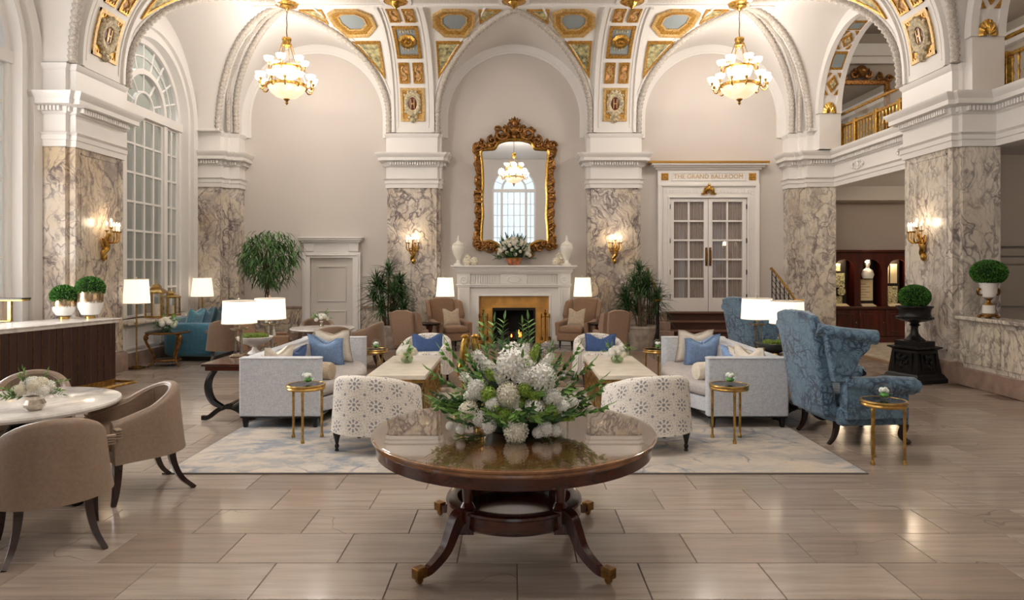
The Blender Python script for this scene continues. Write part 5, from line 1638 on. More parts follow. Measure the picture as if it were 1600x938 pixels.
def uplan(rx, ry, arm, n=26, yb=0.0, splay=0.0):
    """U-shaped plan from the right arm's front, round the back, to the left arm's front"""
    P = [(rx + splay * (1 - i / 5), yb + arm - arm * i / 5) for i in range(5)]
    for i in range(n + 1):
        a = -PI * i / n
        P.append((rx * math.cos(a), yb + ry * math.sin(a)))
    P += [(-rx - splay * (i / 5), yb + arm * i / 5) for i in range(1, 6)]
    return P
def turned_leg(parent, x, y, h, r=0.03, mat=None):
    return obj('leg', MB().lathe([(r * 0.55, 0), (r * 0.55, h * 0.06), (r * 0.4, h * 0.12), (r * 0.62, h * 0.2), (r * 0.62, h * 0.27), (r * 0.42, h * 0.34), (r * 0.75, h * 0.6), (r * 1.1, h * 0.82), (r * 1.0, h * 0.9), (r * 1.15, h)], 14, (x, y, 0)), mat or BLACK, parent)
def barrel_chair(loc, rz, label):
    t = thing('barrel_chair', label, 'chair', loc, rz, 'flower print barrel chairs round the marble coffee tables')
    hz = lambda q: 0.50 + 0.15 * (max(0.0, math.sin(PI * min(1, max(0, q)))) ** 0.9)
    path = uplan(0.315, 0.30, 0.26)
    sh = ushell(path, 0.09, hz, 0.165, flare=0.03)
    obj('back_shell', sh, PETAL, t, smooth=50)
    seat = MB().prism(uplan(0.265, 0.25, 0.33), 0.30, 0.44)
    seat.uv = {i: (p[0], p[1] + p[2]) for i, p in enumerate(seat.v)}
    obj('seat_cushion', seat, PETAL, t, bevel=0.04, seg=4)
    base = MB().prism(uplan(0.29, 0.275, 0.285), 0.165, 0.30)
    base.uv = {i: (p[0] + p[1], p[2]) for i, p in enumerate(base.v)}
    obj('seat_base', base, PETAL, t, bevel=0.02)
    # welt along the top
    P = []
    for i, p in enumerate(path):
        q = Vector(p).normalized()
        P.append((p[0] + q.x * 0.05, p[1] + q.y * 0.05 if p[1] < 0.02 else p[1], hz(i / (len(path) - 1)) - 0.012))
    for x, y in ((-0.25, 0.24), (0.25, 0.24), (-0.24, -0.2), (0.24, -0.2)): turned_leg(t, x, y, 0.175, 0.03)
    return t
c0 = barrel_chair((-1.205, 5.80, 0.012), math.radians(-13), 'flower print barrel chair seen from behind, left of the round table')
copy_tree(c0, (1.165, 5.80, 0.012), math.radians(13), 'flower print barrel chair seen from behind, right of the round table')
copy_tree(c0, (-1.17, 9.02, 0), math.radians(180 - 8), 'flower print barrel chair facing the viewer behind the left coffee table')
copy_tree(c0, (1.13, 9.02, 0), math.radians(180 + 8), 'flower print barrel chair facing the viewer behind the right coffee table')

def sabre_leg(parent, x, y, dx, dy, h, r, mat=None):
    P = smooth_path([(x, y, h), (x + dx * 0.12, y + dy * 0.12, h * 0.6), (x + dx * 0.45, y + dy * 0.45, h * 0.25), (x + dx, y + dy, 0.0)], 5)
    n = len(P)
    return obj('leg', MB().tube(P, [r * (1.25 - 0.6 * i / (n - 1)) for i in range(n)], 4, sq=True), mat or DARKLEG, parent, smooth=30)
def tub_chair(loc, rz, label, mat=LEATHER, welt=WELT, name='tub_chair', group='taupe leather tub chairs round the marble table', H=0.735, ha=0.55, leg=0.30, w=0.27):
    t = thing(name, label, 'chair', loc, rz, group)
    hz = lambda q: ha + (H - ha) * max(0.0, math.sin(PI * min(1, max(0, q)))) ** 1.2
    path = uplan(w, 0.26, 0.24, splay=0.01)
    obj('back_shell', ushell(path, 0.065, hz, leg - 0.02, flare=0.045), mat, t, smooth=50)
    obj('seat_cushion', MB().prism(uplan(w - 0.03, 0.23, 0.29), leg + 0.06, leg + 0.17), mat, t, bevel=0.04, seg=4)
    obj('seat_rail', MB().prism(uplan(w - 0.005, 0.255, 0.25), leg - 0.018, leg + 0.06), mat, t, bevel=0.02, seg=3)
    P, m = [], len(path)
    for i, p in enumerate(path):
        tt = (Vector(path[min(i + 1, m - 1)]) - Vector(path[max(i - 1, 0)])).normalized()
        P.append((p[0] + tt.y * 0.073, p[1] - tt.x * 0.073, hz(i / (m - 1)) - 0.028))
    obj('welt', MB().tube(P, 0.005, 6), welt, t)
    for sg in (-1, 1):
        k = 12 if sg > 0 else m - 13
        p = path[k]
        tt = (Vector(path[k + 1]) - Vector(path[k - 1])).normalized()
        n_ = Vector((tt.y, -tt.x))
        Q = []
        for j in range(7):
            z = leg + (hz(k / (m - 1)) - 0.03 - leg) * j / 6
            o = 0.0345 + 0.045 * ((z - leg + 0.02) / (hz(k / (m - 1)) - leg + 0.02)) ** 0.8
            Q.append((p[0] + n_.x * o, p[1] + n_.y * o, z))
        obj('seam', MB().tube(Q, 0.003, 5), welt, t)
        mb = MB()
        for j in range(4): mb.cbox((sg * (w + 0.034), 0.226, ha - 0.04 - 0.016 * j), (0.078, 0.036, 0.008))
        obj('arm_pleats', mb, welt, t)
    for sx in (-1, 1):
        sabre_leg(t, sx * (w - 0.05), 0.20, sx * 0.02, 0.03, leg, 0.03)
        sabre_leg(t, sx * (w - 0.115), -0.15, sx * 0.07, -0.14, leg + 0.02, 0.027)
    return t
TC = Vector((-3.32, 4.52, 0))
def facing(dx, dy): return math.atan2(dy, dx) - PI / 2
c1 = tub_chair((-2.60, 3.80, 0), facing(-0.62, 0.78), 'taupe leather tub chair in front of the marble table, its back to the viewer')
copy_tree(c1, (-2.61, 4.70, 0), facing(-0.68, -0.73), 'taupe leather tub chair at the right of the marble table, showing its curved inner back')
copy_tree(c1, (-3.72, 5.20, 0), facing(0.45, -0.85), 'taupe leather tub chair behind the marble table by the desk')

# ------------------------------------------------------------------ marble table at left with a carved black foot
mt = thing('marble_table', 'round white marble table on a carved black foot at left', 'table', TC)
obj('marble_top', MB().lathe([(0.001, 0.605), (0.56, 0.605), (0.60, 0.615), (0.605, 0.63), (0.60, 0.642), (0.585, 0.647), (0.001, 0.647)], 64), MTOP, mt)
obj('column', MB().lathe([(0.20, 0.59), (0.20, 0.605), (0.001, 0.605)], 24).lathe([(0.06, 0.10), (0.09, 0.16), (0.055, 0.24), (0.075, 0.34), (0.10, 0.42), (0.05, 0.5), (0.07, 0.56), (0.20, 0.595)], 20), BLACK, mt)
for k in range(3):
    a = PI / 2 * 0.12 + k * 2 * PI / 3 - 0.4
    c, s_ = math.cos(a), math.sin(a)
    P = smooth_path([(0.05 * c, 0.05 * s_, 0.22), (0.22 * c, 0.22 * s_, 0.16), (0.36 * c, 0.36 * s_, 0.07), (0.47 * c, 0.47 * s_, 0.05)], 5)
    mb = MB().tube(P, [0.06 - 0.018 * math.sin(i / 15 * PI) for i in range(16)], 8)
    for j in (-1, 0, 1):
        mb.sphere((0.49 * c - j * 0.03 * s_, 0.49 * s_ + j * 0.03 * c, 0.032), 0.033, 8, 6)
    obj('leg', mb, BLACK, mt)

# ------------------------------------------------------------------ sofas (local: length along x, facing +y, origin at the middle)
def sofa(loc, rz, label):
    t = thing('sofa', label, 'sofa', loc, rz, 'pale grey sofas on the rug')
    L, D, H = 2.06, 0.78, 0.672
    yb = -0.39
    weld(obj('back', rbox(L - 0.03, 0.14, H - 0.115, 0.03), GREYLIN, t, loc=(0, yb + 0.07, 0.11 + (H - 0.11) / 2), smooth=50))
    weld(obj('back_cushion', rbox(L - 0.24, 0.10, 0.30, 0.04), GREYSEAT, t, loc=(0, yb + 0.185, 0.50), smooth=50))
    for sx in (-1, 1):
        # arm: deep rounded slab whose inner front corner is radiused
        w = 0.13
        x0 = sx * (L / 2 - w / 2)
        poly = []
        for (cx_, cy_, a0, a1, r) in ((w / 2 - 0.03, D / 2 - 0.03, 0, 90, 0.03), (-w / 2 + 0.06, D / 2 - 0.06, 90, 180, 0.06), (-w / 2 + 0.02, -D / 2 + 0.02, 180, 270, 0.02), (w / 2 - 0.02, -D / 2 + 0.02, 270, 360, 0.02)):
            poly += arc(cx_, cy_, r, a0, a1, 6)
        if sx < 0: poly = [(-x, y) for x, y in poly[::-1]]
        a = obj('arm', MB(T(x0, 0, 0)).prism(poly, 0.11, H), GREYLIN, t, bevel=0.012, seg=3)
        P = [(x0 + x, y, H - 0.006) for x, y in poly]
        obj('piping', MB().tube(P, 0.006, 6, loop=True), GREYLIN, a)
    def bow(q): return 0.26 * max(0.0, math.cos(q * PI / 2)) ** 0.8 if abs(q) < 1 else 0
    def slab(z0, z1, inset, fr):
        N = 28
        pts = [(-(L / 2 - 0.13) , yb + 0.1)] 
        front = []
        for i in range(N + 1):
            q = -1 + 2 * i / N
            front.append((q * (L / 2 - 0.135), 0.30 + bow(q * 0.999) * 0.95 - inset))
        return [(-(L / 2 - 0.135), yb + 0.12)] + front + [((L / 2 - 0.135), yb + 0.12)]
    P = slab(0, 0, 0.0, 0)
    obj('seat_base', MB().prism(P[::-1], 0.11, 0.255), GREYLIN, t, bevel=0.015, seg=3)
    Q = [(x, y + (0.025 if i not in (0, len(P) - 1) else 0)) for i, (x, y) in enumerate(P)]
    obj('seat_cushion', MB().prism(Q[::-1], 0.265, 0.385), GREYSEAT, t, bevel=0.045, seg=4)
    obj('plinth_rail', MB().prism([(x * 0.98, y * 0.97) for x, y in P[::-1]], 0.095, 0.11).box(-L / 2 + 0.01, L / 2 - 0.01, -0.38, 0.38, 0.095, 0.11), BLACK, t)
    for x, y in ((-L / 2 + 0.05, 0.33), (L / 2 - 0.05, 0.33), (-L / 2 + 0.05, -0.34), (L / 2 - 0.05, -0.34), (-0.45, 0.42), (0.45, 0.42)):
        mb = MB().loft([[(x - 0.016, y - 0.016, 0), (x + 0.016, y - 0.016, 0), (x + 0.016, y + 0.016, 0), (x - 0.016, y + 0.016, 0)], [(x - 0.027, y - 0.027, 0.1), (x + 0.027, y - 0.027, 0.1), (x + 0.027, y + 0.027, 0.1), (x - 0.027, y + 0.027, 0.1)]])
        obj('leg', mb, BLACK, t)
    return t
s0 = sofa((-2.24, 7.48, 0.012), -PI / 2, 'pale grey sofa at left with blue and cream cushions')
copy_tree(s0, (2.24, 7.48, 0.012), PI / 2, 'pale grey sofa at right with blue and cream cushions')
# cushions on the sofas
for sx in (-1, 1):
    sd = 'left' if sx < 0 else 'right'
    rz = -PI / 2 if sx < 0 else PI / 2
    f = lambda x: sx * x
    pillow('cushion', 'cream cushion with a tan border leaning on the far arm of the %s grey sofa' % sd, CREAMP, 0.44, 0.42, 0.14, (f(2.18), 8.17, 0.60), PI + sx * 0.12, math.radians(-18), 0, 0.05, band=BEIGEP)
    pillow('cushion', 'large sky blue chopped cushion at the far end of the %s grey sofa' % sd, BLUEP, 0.46, 0.37, 0.15, (f(2.22), 7.98, 0.575), PI + sx * 0.22, math.radians(-20), sx * 0.12, 0.09)
    pillow('cushion', 'small blue cushion half hidden behind the near arm of the %s grey sofa' % sd, DENIM if sx < 0 else BLUEP, 0.36, 0.34, 0.12, (f(2.38), 7.28, 0.545), rz + sx * 0.35, math.radians(-16), 0.0, 0.06)
    pillow('cushion', 'cream chopped cushion behind the near arm of the %s grey sofa' % sd, CREAMP, 0.40, 0.38, 0.13, (f(2.42), 6.88, 0.57), rz + sx * 0.45, math.radians(-14), 0.0, 0.08)
    b = obj('bolster', MB(RY(PI / 2)).lathe([(0.001, -0.17), (0.05, -0.168), (0.085, -0.155), (0.095, -0.12), (0.095, 0.12), (0.085, 0.155), (0.05, 0.168), (0.001, 0.17)], 24), BEIGEP if sx < 0 else CREAMP, loc=(f(2.02), 6.98, 0.48), rot=(0, 0, 0.25 * sx))
    tag(b, '%s bolster cushion lying by the near arm of the %s grey sofa' % ('tan fur' if sx < 0 else 'ivory knobbly', sd), 'cushion')
pillow('cushion', 'cream cushion with dark trim lying at the near back corner of the right grey sofa', CREAMP, 0.38, 0.36, 0.12, (2.44, 7.14, 0.55), PI / 2 + 0.2, math.radians(-30), 0, 0.05, band=BEIGEP)
for sx in (-1, 1):
    pillow('lumbar_cushion', 'denim blue lumbar cushion on the %s barrel chair facing the viewer' % ('left' if sx < 0 else 'right'), DENIM, 0.42, 0.27, 0.12, (sx * 1.15, 8.98, 0.535), PI + 0.14 * -sx, math.radians(14), 0, 0.07)

# ------------------------------------------------------------------ coffee tables
def coffee_table(loc, label):
    t = thing('coffee_table', label, 'table', loc, 0, 'marble coffee tables on gilt fretwork')
    w, l = 0.60, 1.54
    obj('stone_top', MB().box(-w / 2, w / 2, -l / 2, l / 2, 0.405, 0.45), STONE, t, bevel=0.005)
    b = 0.018
    mb = MB()
    for z in (0.37, 0.012):
        for sx in (-1, 1): mb.box(sx * (w / 2 - 0.02) - b / 2, sx * (w / 2 - 0.02) + b / 2, -l / 2 + 0.02, l / 2 - 0.02, z, z + b)
        for sy in (-1, 1): mb.box(-w / 2 + 0.02, w / 2 - 0.02, sy * (l / 2 - 0.02) - b / 2, sy * (l / 2 - 0.02) + b / 2, z, z + b)
    mb.box(-w / 2 + 0.03, w / 2 - 0.03, -l / 2 + 0.03, l / 2 - 0.03, 0.39, 0.405)
    obj('frame', mb, BRASS, t)
    def key(n, P):
        """fret panel: bars at alternate heights; P maps (u along, z) to the panel plane with thickness"""
        for i in range(n + 1):
            u = i / n
            z0, z1 = [(0.0, 0.385), (0.0, 0.30), (0.08, 0.385), (0.0, 0.385), (0.14, 0.385), (0.0, 0.25)][i % 6]
            obj('fret_bar', P(u - 0.008, u + 0.008, z0, z1), BRASS, t)
        for i in range(n):
            z = [0.30, 0.08, 0.20, 0.14, 0.25, 0.06][i % 6]
            obj('fret_bar', P(i / n, (i + 1) / n, z, z + b), BRASS, t)
    for sx in (-1, 1):
        def P(u0, u1, z0, z1, sx=sx):
            y0, y1 = -l / 2 + 0.02 + (l - 0.04) * u0, -l / 2 + 0.02 + (l - 0.04) * u1
            if u1 - u0 < 0.03:
                ym = (y0 + y1) / 2; y0, y1 = ym - b / 2, ym + b / 2
            return MB().box(sx * (w / 2 - 0.02) - b / 2, sx * (w / 2 - 0.02) + b / 2, y0, y1, z0, z1)
        key(14, P)
    for sy in (-1, 1):
        def P(u0, u1, z0, z1, sy=sy):
            x0, x1 = -w / 2 + 0.02 + (w - 0.04) * u0, -w / 2 + 0.02 + (w - 0.04) * u1
            if u1 - u0 < 0.03:
                xm = (x0 + x1) / 2; x0, x1 = xm - b / 2, xm + b / 2
            return MB().box(x0, x1, sy * (l / 2 - 0.02) - b / 2, sy * (l / 2 - 0.02) + b / 2, z0, z1)
        key(6, P)
    return t
ct = coffee_table((-1.20, 7.64, 0), 'marble topped coffee table with gilt fretwork base in front of the left sofa')
copy_tree(ct, (1.165, 7.64, 0), 0, 'marble topped coffee table with gilt fretwork base in front of the right sofa')

# ------------------------------------------------------------------ brass drinks tables with glass orbs
SMOKE = plain('smoked_glass_top', (38, 34, 33), 0.06)
def drinks_table(loc, rz, label):
    t = thing('side_table', label, 'side table', loc, rz, 'small round brass drinks tables')
    obj('table_top', MB().lathe([(0.001, 0.478), (0.155, 0.478), (0.155, 0.494), (0.001, 0.494)], 36), SMOKE, t)
    obj('brass_rim', MB().lathe([(0.15, 0.45), (0.165, 0.45), (0.172, 0.462), (0.165, 0.475), (0.174, 0.487), (0.17, 0.497), (0.155, 0.497), (0.15, 0.48)], 40), BRASS, t)
    for k in range(3):
        a = -PI / 2 + k * 2 * PI / 3
        x, y = 0.145 * math.cos(a), 0.145 * math.sin(a)
        obj('leg', MB().lathe([(0.016, 0), (0.018, 0.012), (0.015, 0.028), (0.011, 0.034), (0.0105, 0.05), (0.011, 0.30), (0.0115, 0.40), (0.014, 0.43), (0.011, 0.44), (0.016, 0.452)], 10, (x, y, 0)), BRASS, t)
    return t
ORBG = plain('orb_moss', (96, 146, 76), 0.8, grain=40, amt=0.4)
PETW = Mat('white_petal', (240, 238, 230), 0.6, Subsurface_Weight=0.0).m
ORBGLASS = thin_glass('orb_glass', (250, 254, 252), 1.35, 1.6)
def glass_orb(loc, label):
    t = thing('glass_orb', label, 'ornament', loc, R.random() * 6, 'glass orb terrariums on the brass tables')
    mb = MB(T(0, 0, 0.062)).sphere((0, 0, 0), 0.062, 24, 16)
    obj('glass_bowl', mb, ORBGLASS, t)
    obj('moss', MB(T(0, 0, 0.034)).sphere((0, 0, 0), 0.036, 12, 8, sz=0.6), ORBG, t)
    mb = MB()
    for k in range(6): mb.sphere((0.02 * math.cos(k * 1.3), 0.02 * math.sin(k * 1.3), 0.066 + 0.01 * (k % 2)), 0.019, 8, 6)
    obj('white_bloom', mb, PETW, t)
    return t

dt0 = drinks_table((-1.86, 6.04, 0.012), 0.1, 'round brass drinks table beside the near arm of the left grey sofa')
go = glass_orb((-1.845, 6.05, 0.509), 'glass orb terrarium on the brass table by the left grey sofa')
for (x, y, z, l) in ((1.92, 6.03, 0.012, 'near the near arm of the right grey sofa'), (2.94, 5.37, 0, 'in front of the blue wing chair'), (-1.80, 8.72, 0, 'at the far end of the left grey sofa'), (1.84, 8.72, 0, 'at the far end of the right grey sofa')):
    copy_tree(dt0, (x, y, z), 0.2 + x, 'round brass drinks table ' + l)
    copy_tree(go, (x + 0.02, y + (0.03 if y < 8 else 0), z + 0.497), x, 'glass orb terrarium on the brass table ' + l)

# ------------------------------------------------------------------ console tables behind the sofas, lamps, bowls
def console(loc, label):
    t = thing('console_table', label, 'console table', loc, 0, 'dark scroll leg consoles behind the sofas')
    w, l, h = 0.46, 1.5, 0.59
    obj('console_top', MB().box(-w / 2, w / 2, -l / 2, l / 2, h - 0.03, h), MAHOG, t, bevel=0.008)
    obj('apron', MB().box(-w / 2 + 0.03, w / 2 - 0.03, -l / 2 + 0.03, l / 2 - 0.03, h - 0.075, h - 0.03), MAHOG, t, bevel=0.004)
    for sy in (-1, 1):
        y = sy * (l / 2 - 0.12)
        for sx in (-1, 1):
            P = smooth_path([(sx * 0.13, y, h - 0.07), (sx * 0.19, y, h - 0.16), (sx * 0.205, y, h - 0.27), (sx * 0.16, y, h - 0.39), (sx * 0.05, y, h - 0.46)], 6)
            obj('scroll_leg', MB().tube(P, [0.026 + 0.012 * math.sin(i / 24 * PI) for i in range(25)], 8, flat=1.3), BLACK, t)
            Q = smooth_path([(0.0, y, 0.15), (sx * 0.10, y, 0.11), (sx * 0.20, y, 0.035), (sx * 0.27, y, 0.03)], 5)
            obj('foot', MB().tube(Q, [0.032] * 10 + [0.03] * 6, 4, sq=True), BLACK, t)
    obj('stretcher', MB().box(-0.03, 0.03, -l / 2 + 0.12, l / 2 - 0.12, 0.11, 0.16), BLACK, t, bevel=0.008)
    return t
cn = console((-2.885, 7.46, 0), 'dark mahogany console with scroll legs behind the left grey sofa')
copy_tree(cn, (2.885, 7.46, 0), 0, 'dark mahogany console with scroll legs behind the right grey sofa')
SHADE = Mat('lit_linen_shade', (255, 244, 226), 0.8)
SHADE.b.inputs['Emission Color'].default_value = lin(255, 238, 212)
SHADE.b.inputs['Emission Strength'].default_value = 0.75
SHADE = SHADE.m
CRYSTAL = thin_glass('crystal_column', (226, 222, 210), 1.6, 3.0)
NICKEL = plain('champagne_metal', (206, 192, 168), 0.2, 1.0)
def lamp_light(parent, z, p, name='lamp_light'):
    l = bpy.data.lights.new(name, 'POINT')
    l.energy, l.color, l.shadow_soft_size = p, (1.0, 0.82, 0.60), 0.05
    o = bpy.data.objects.new(name, l); COL.objects.link(o); o.parent = parent; o.location = (0, 0, z)
def shade(parent, z0, z1, r0, r1):
    sh = obj('lamp_shade', MB().lathe([(r0, z0), (r1, z1), (r1 - 0.004, z1), (r0 - 0.004, z0)], 40), SHADE, parent)
    obj('shade_trim', MB().lathe([(r1 - 0.005, z1 - 0.004), (r1 + 0.002, z1 - 0.004), (r1 + 0.002, z1 + 0.003), (r1 - 0.005, z1 + 0.003)], 40).lathe([(r0 - 0.005, z0 - 0.003), (r0 + 0.002, z0 - 0.003), (r0 + 0.002, z0 + 0.004), (r0 - 0.005, z0 + 0.004)], 40), CREAMP, sh)
    obj('finial', MB().lathe([(0.004, z1 - 0.02), (0.006, z1 + 0.01), (0.012, z1 + 0.02), (0.010, z1 + 0.03), (0.001, z1 + 0.036)], 10), NICKEL, parent)
    return sh
def column_lamp(loc, label):
    t = thing('table_lamp', label, 'lamp', loc, 0, 'lit crystal column lamps on the consoles')
    obj('base', MB().box(-0.075, 0.075, -0.075, 0.075, 0, 0.018).box(-0.06, 0.06, -0.06, 0.06, 0.018, 0.03), NICKEL, t, bevel=0.004)
    for x, y in ((-0.032, -0.032), (0.032, -0.032), (0, 0.036)):
        obj('crystal_column', MB().lathe([(0.021, 0.03), (0.021, 0.04), (0.0155, 0.046), (0.0155, 0.27), (0.021, 0.276), (0.021, 0.285)], 14, (x, y, 0)), CRYSTAL, t)
    obj('capital', MB().box(-0.06, 0.06, -0.06, 0.06, 0.285, 0.297).box(-0.072, 0.072, -0.072, 0.072, 0.297, 0.31), NICKEL, t, bevel=0.004)
    obj('stem', MB().lathe([(0.01, 0.31), (0.01, 0.42)], 8).lathe([(0.02, 0.33), (0.024, 0.37), (0.015, 0.40)], 12), NICKEL, t)
    shade(t, 0.36, 0.60, 0.18, 0.168)
    lamp_light(t, 0.47, LAMP_P)
    return t
LAMP_P = 10
lp0 = column_lamp((-2.955, 7.27, 0.59), 'lit crystal column lamp at the near end of the left console')
copy_tree(lp0, (-2.84, 7.86, 0.59), 0, 'lit crystal column lamp at the far end of the left console')
copy_tree(lp0, (2.92, 7.22, 0.59), 0, 'lit crystal column lamp at the near end of the right console')
copy_tree(lp0, (2.83, 7.86, 0.59), 0, 'lit crystal column lamp at the far end of the right console')
MOSS = plain('green_moss', (78, 96, 26), 0.95, grain=60, amt=0.5, bump=1.0, bscale=80)
def moss_mounds(parent, r, z, n, sd):
    q = random.Random(sd)
    mb = MB()
    for k in range(n):
        a, d = q.random() * 6.28, r * 0.6 * q.random() ** 0.5
        mb.sphere((d * math.cos(a), d * math.sin(a), z), r * (0.28 + 0.2 * q.random()), 10, 6, sz=0.55)
    obj('moss', mb, MOSS, parent)
bw = thing('compote_bowl', 'white ribbed footed bowl of moss between the lamps on the left console', 'bowl', (-2.90, 7.55, 0.59))
obj('bowl', MB().lathe([(0.075, 0), (0.07, 0.01), (0.03, 0.04), (0.022, 0.07), (0.05, 0.085), (0.13, 0.115), (0.185, 0.16), (0.20, 0.185), (0.19, 0.188), (0.12, 0.13), (0.001, 0.11)], 48, flute=0.015, fn=36), plain('white_ceramic', (236, 232, 226), 0.3), bw)
moss_mounds(bw, 0.17, 0.185, 12, 3)
def votive(loc, label):
    t = thing('candle_holder', label, 'candle', loc)
    obj('glass_cup', MB().lathe([(0.018, 0), (0.02, 0.09), (0.018, 0.09), (0.016, 0.004), (0.001, 0.004)], 12), CRYSTAL, t)
    obj('wax_candle', MB().lathe([(0.012, 0.004), (0.012, 0.075), (0.002, 0.08)], 10), CREAMP, t)
for x, y, l in ((-2.72, 7.30, 'slim glass candle holder in front of the white compote bowl'), (-2.73, 7.74, 'slim glass candle holder beside the far lamp on the left console'), (2.74, 7.40, 'slim glass candle holder by the moss bowl on the right console')): votive((x, y, 0.59), l)
mbw = thing('moss_bowl', 'grey glass bowl of green moss between the lamps on the right console', 'bowl', (2.90, 7.56, 0.59))
obj('bowl', MB().lathe([(0.06, 0), (0.10, 0.02), (0.165, 0.07), (0.185, 0.115), (0.178, 0.117), (0.15, 0.07), (0.08, 0.03), (0.001, 0.02)], 36), plain('grey_smoked_glass', (84, 88, 86), 0.08), mbw)
moss_mounds(mbw, 0.16, 0.11, 10, 5)
gv = thing('gold_votive', 'small gold votive cup on the right console', 'candle', (2.70, 7.02, 0.59))
obj('cup', MB().lathe([(0.02, 0), (0.038, 0.02), (0.04, 0.05), (0.035, 0.06), (0.03, 0.05), (0.001, 0.03)], 16), GILT, gv)

# ------------------------------------------------------------------ blue wing chairs (local: facing +y)
def wing_chair(loc, rz, label, mat, group, kind, H=1.13, w=0.70, name='wing_chair'):
    t = thing(name, label, 'armchair', loc, rz, group)
    hw = w / 2
    blue = kind == 'blue'
    # back: leaning slab with a shaped top
    N = 14
    rings = []
    for j in range(15):
        q = j / 14
        z = 0.24 + (H - 0.24) * q
        y = -0.27 - 0.20 * q
        ww = hw * (0.80 + (0.12 if blue else 0.10) * q) * (1.0 if q < 0.9 else 1 - 1.2 * (q - 0.9) ** 1.2)
        th = 0.13 - 0.05 * q
        top = lambda x: (0.045 * math.cos(x / ww * PI / 2 * 1.0) if q > 0.85 else 0)
        ring = [(-ww, y, z), (-ww * 0.5, y + 0.012, z + top(-ww * .5)), (0, y + 0.016, z + top(0)), (ww * 0.5, y + 0.012, z + top(ww * .5)), (ww, y, z), (ww, y - th, z), (ww * 0.5, y - th - 0.012, z + top(ww * .5)), (0, y - th - 0.016, z + top(0)), (-ww * 0.5, y - th - 0.012, z + top(-ww * .5)), (-ww, y - th, z)]
        rings.append(ring)
    obj('backrest', MB().loft(rings), mat, t, smooth=60, bevel=0.025, seg=3)
    # wings with rolled edge
    for sx in (-1, 1):
        zb = 0.56 if blue else 0.50
        top = H - (0.13 if blue else 0.0)
        prof = [(0.0, zb), (0.10, zb), (0.17, zb + 0.12), (0.22 if blue else 0.15, zb + 0.22), (0.30 if blue else 0.14, top - 0.14), (0.33 if blue else 0.11, top - 0.04), (0.0, top + (0.03 if blue else 0))]
        rings = []
        for xo, k in ((0.0, 0.96), (0.02, 1.0), (0.065, 1.0), (0.085, 0.96)):
            ring = []
            for d, z in prof:
                q = (z - 0.24) / (H - 0.24)
                yb_ = -0.29 - 0.20 * q
                fl = (0.04 if blue else 0.07) * (d / 0.2)
                ring.append((sx * (hw * (0.78 + 0.10 * q) + xo + fl), yb_ + d * k * 1.15, zb + (z - zb) * k))
            rings.append(ring if sx > 0 else ring)
        wg_ = obj('wing', MB().loft(rings), mat, t, smooth=60, bevel=0.02, seg=3)
        if blue:
            P = smooth_path([(sx * (hw * 0.90), -0.50, top + 0.02), (sx * (hw + 0.03), -0.30, top - 0.02), (sx * (hw + 0.07), -0.03, top - 0.05)], 6)
            obj('wing_roll', MB().tube(P, [0.05 + 0.014 * i / 12 for i in range(13)], 14), mat, wg_)
        # arms
        if blue:
            P = [(sx * hw, -0.28, 0.545), (sx * (hw + 0.015), 0.0, 0.54), (sx * (hw + 0.03), 0.30, 0.525), (sx * (hw + 0.03), 0.335, 0.52)]
            a_ = obj('arm', MB().tube(smooth_path(P, 5), [0.065] * 6 + [0.078] * 9 + [0.06], 14).box(sx * hw - 0.055, sx * hw + 0.055, -0.28, 0.28, 0.25, 0.52), mat, t, smooth=60, bevel=0.012)
            obj('arm_scroll', MB(T(sx * (hw + 0.03), 0.335, 0.52) @ RX(-PI / 2)).lathe([(0.062, 0.0), (0.058, 0.012), (0.001, 0.016)], 18), mat, a_)
        else:
            obj('arm', MB().loft([[(sx * hw - 0.05, y, z0), (sx * hw + 0.04, y, z0), (sx * hw + 0.055, y, z1), (sx * hw - 0.05, y, z1)] for y, z0, z1 in ((-0.28, 0.26, 0.57), (0.0, 0.26, 0.53), (0.27, 0.26, 0.52))]), mat, t, bevel=0.025, seg=3, smooth=60)
    weld(obj('seat_rail', rbox(w + (0.02 if blue else -0.02), 0.62, 0.15, 0.02), mat, t, loc=(0, 0.01, 0.255), smooth=50))
    weld(obj('seat_cushion', rbox(w - 0.12, 0.60, 0.12, 0.04, puff=0.02), mat, t, loc=(0, 0.04, 0.385), smooth=50))
    if blue:
        for sx in (-1, 1):
            P = smooth_path([(sx * (hw - 0.06), 0.27, 0.21), (sx * (hw - 0.03), 0.30, 0.16), (sx * (hw - 0.05), 0.285, 0.08), (sx * (hw - 0.03), 0.32, 0.03)], 6)
            mb = MB().tube(P, [0.045 - 0.024 * (i / 18) for i in range(19)], 10).sphere((sx * (hw - 0.03), 0.325, 0.026), 0.036, 10, 7, sz=0.72)
            obj('leg', mb, DARKLEG, t)
            sabre_leg(t, sx * (hw - 0.10), -0.28, 0.0, -0.08, 0.20, 0.026)
    else:
        for sx in (-1, 1):
            sabre_leg(t, sx * (hw - 0.06), 0.26, sx * 0.01, 0.02, 0.20, 0.02, BLACK)
            sabre_leg(t, sx * (hw - 0.08), -0.26, sx * 0.01, -0.06, 0.20, 0.02, BLACK)
        obj('seat_trim', MB().box(-hw + 0.02, hw - 0.02, -0.28, 0.315, 0.17, 0.19), BLACK, t)
    return t
wc = wing_chair((3.08, 6.20, 0), facing(0.985, 0.10), 'large blue damask wing chair at right, seen from behind beside the grey sofa', DAMASK, 'blue damask wing chairs', 'blue', 1.13, 0.72)
copy_tree(wc, (3.42, 8.98, 0), facing(0.96, 0.25), 'blue damask wing chair standing behind the lamps of the right console')
tw = wing_chair((-1.20, 12.80, 0), facing(0.45, -0.9), 'tan wing chair with a grey cushion left of the fireplace, facing the viewer', TANF, 'tan wing chairs by the fireplace', 'tan', 0.93, 0.58)
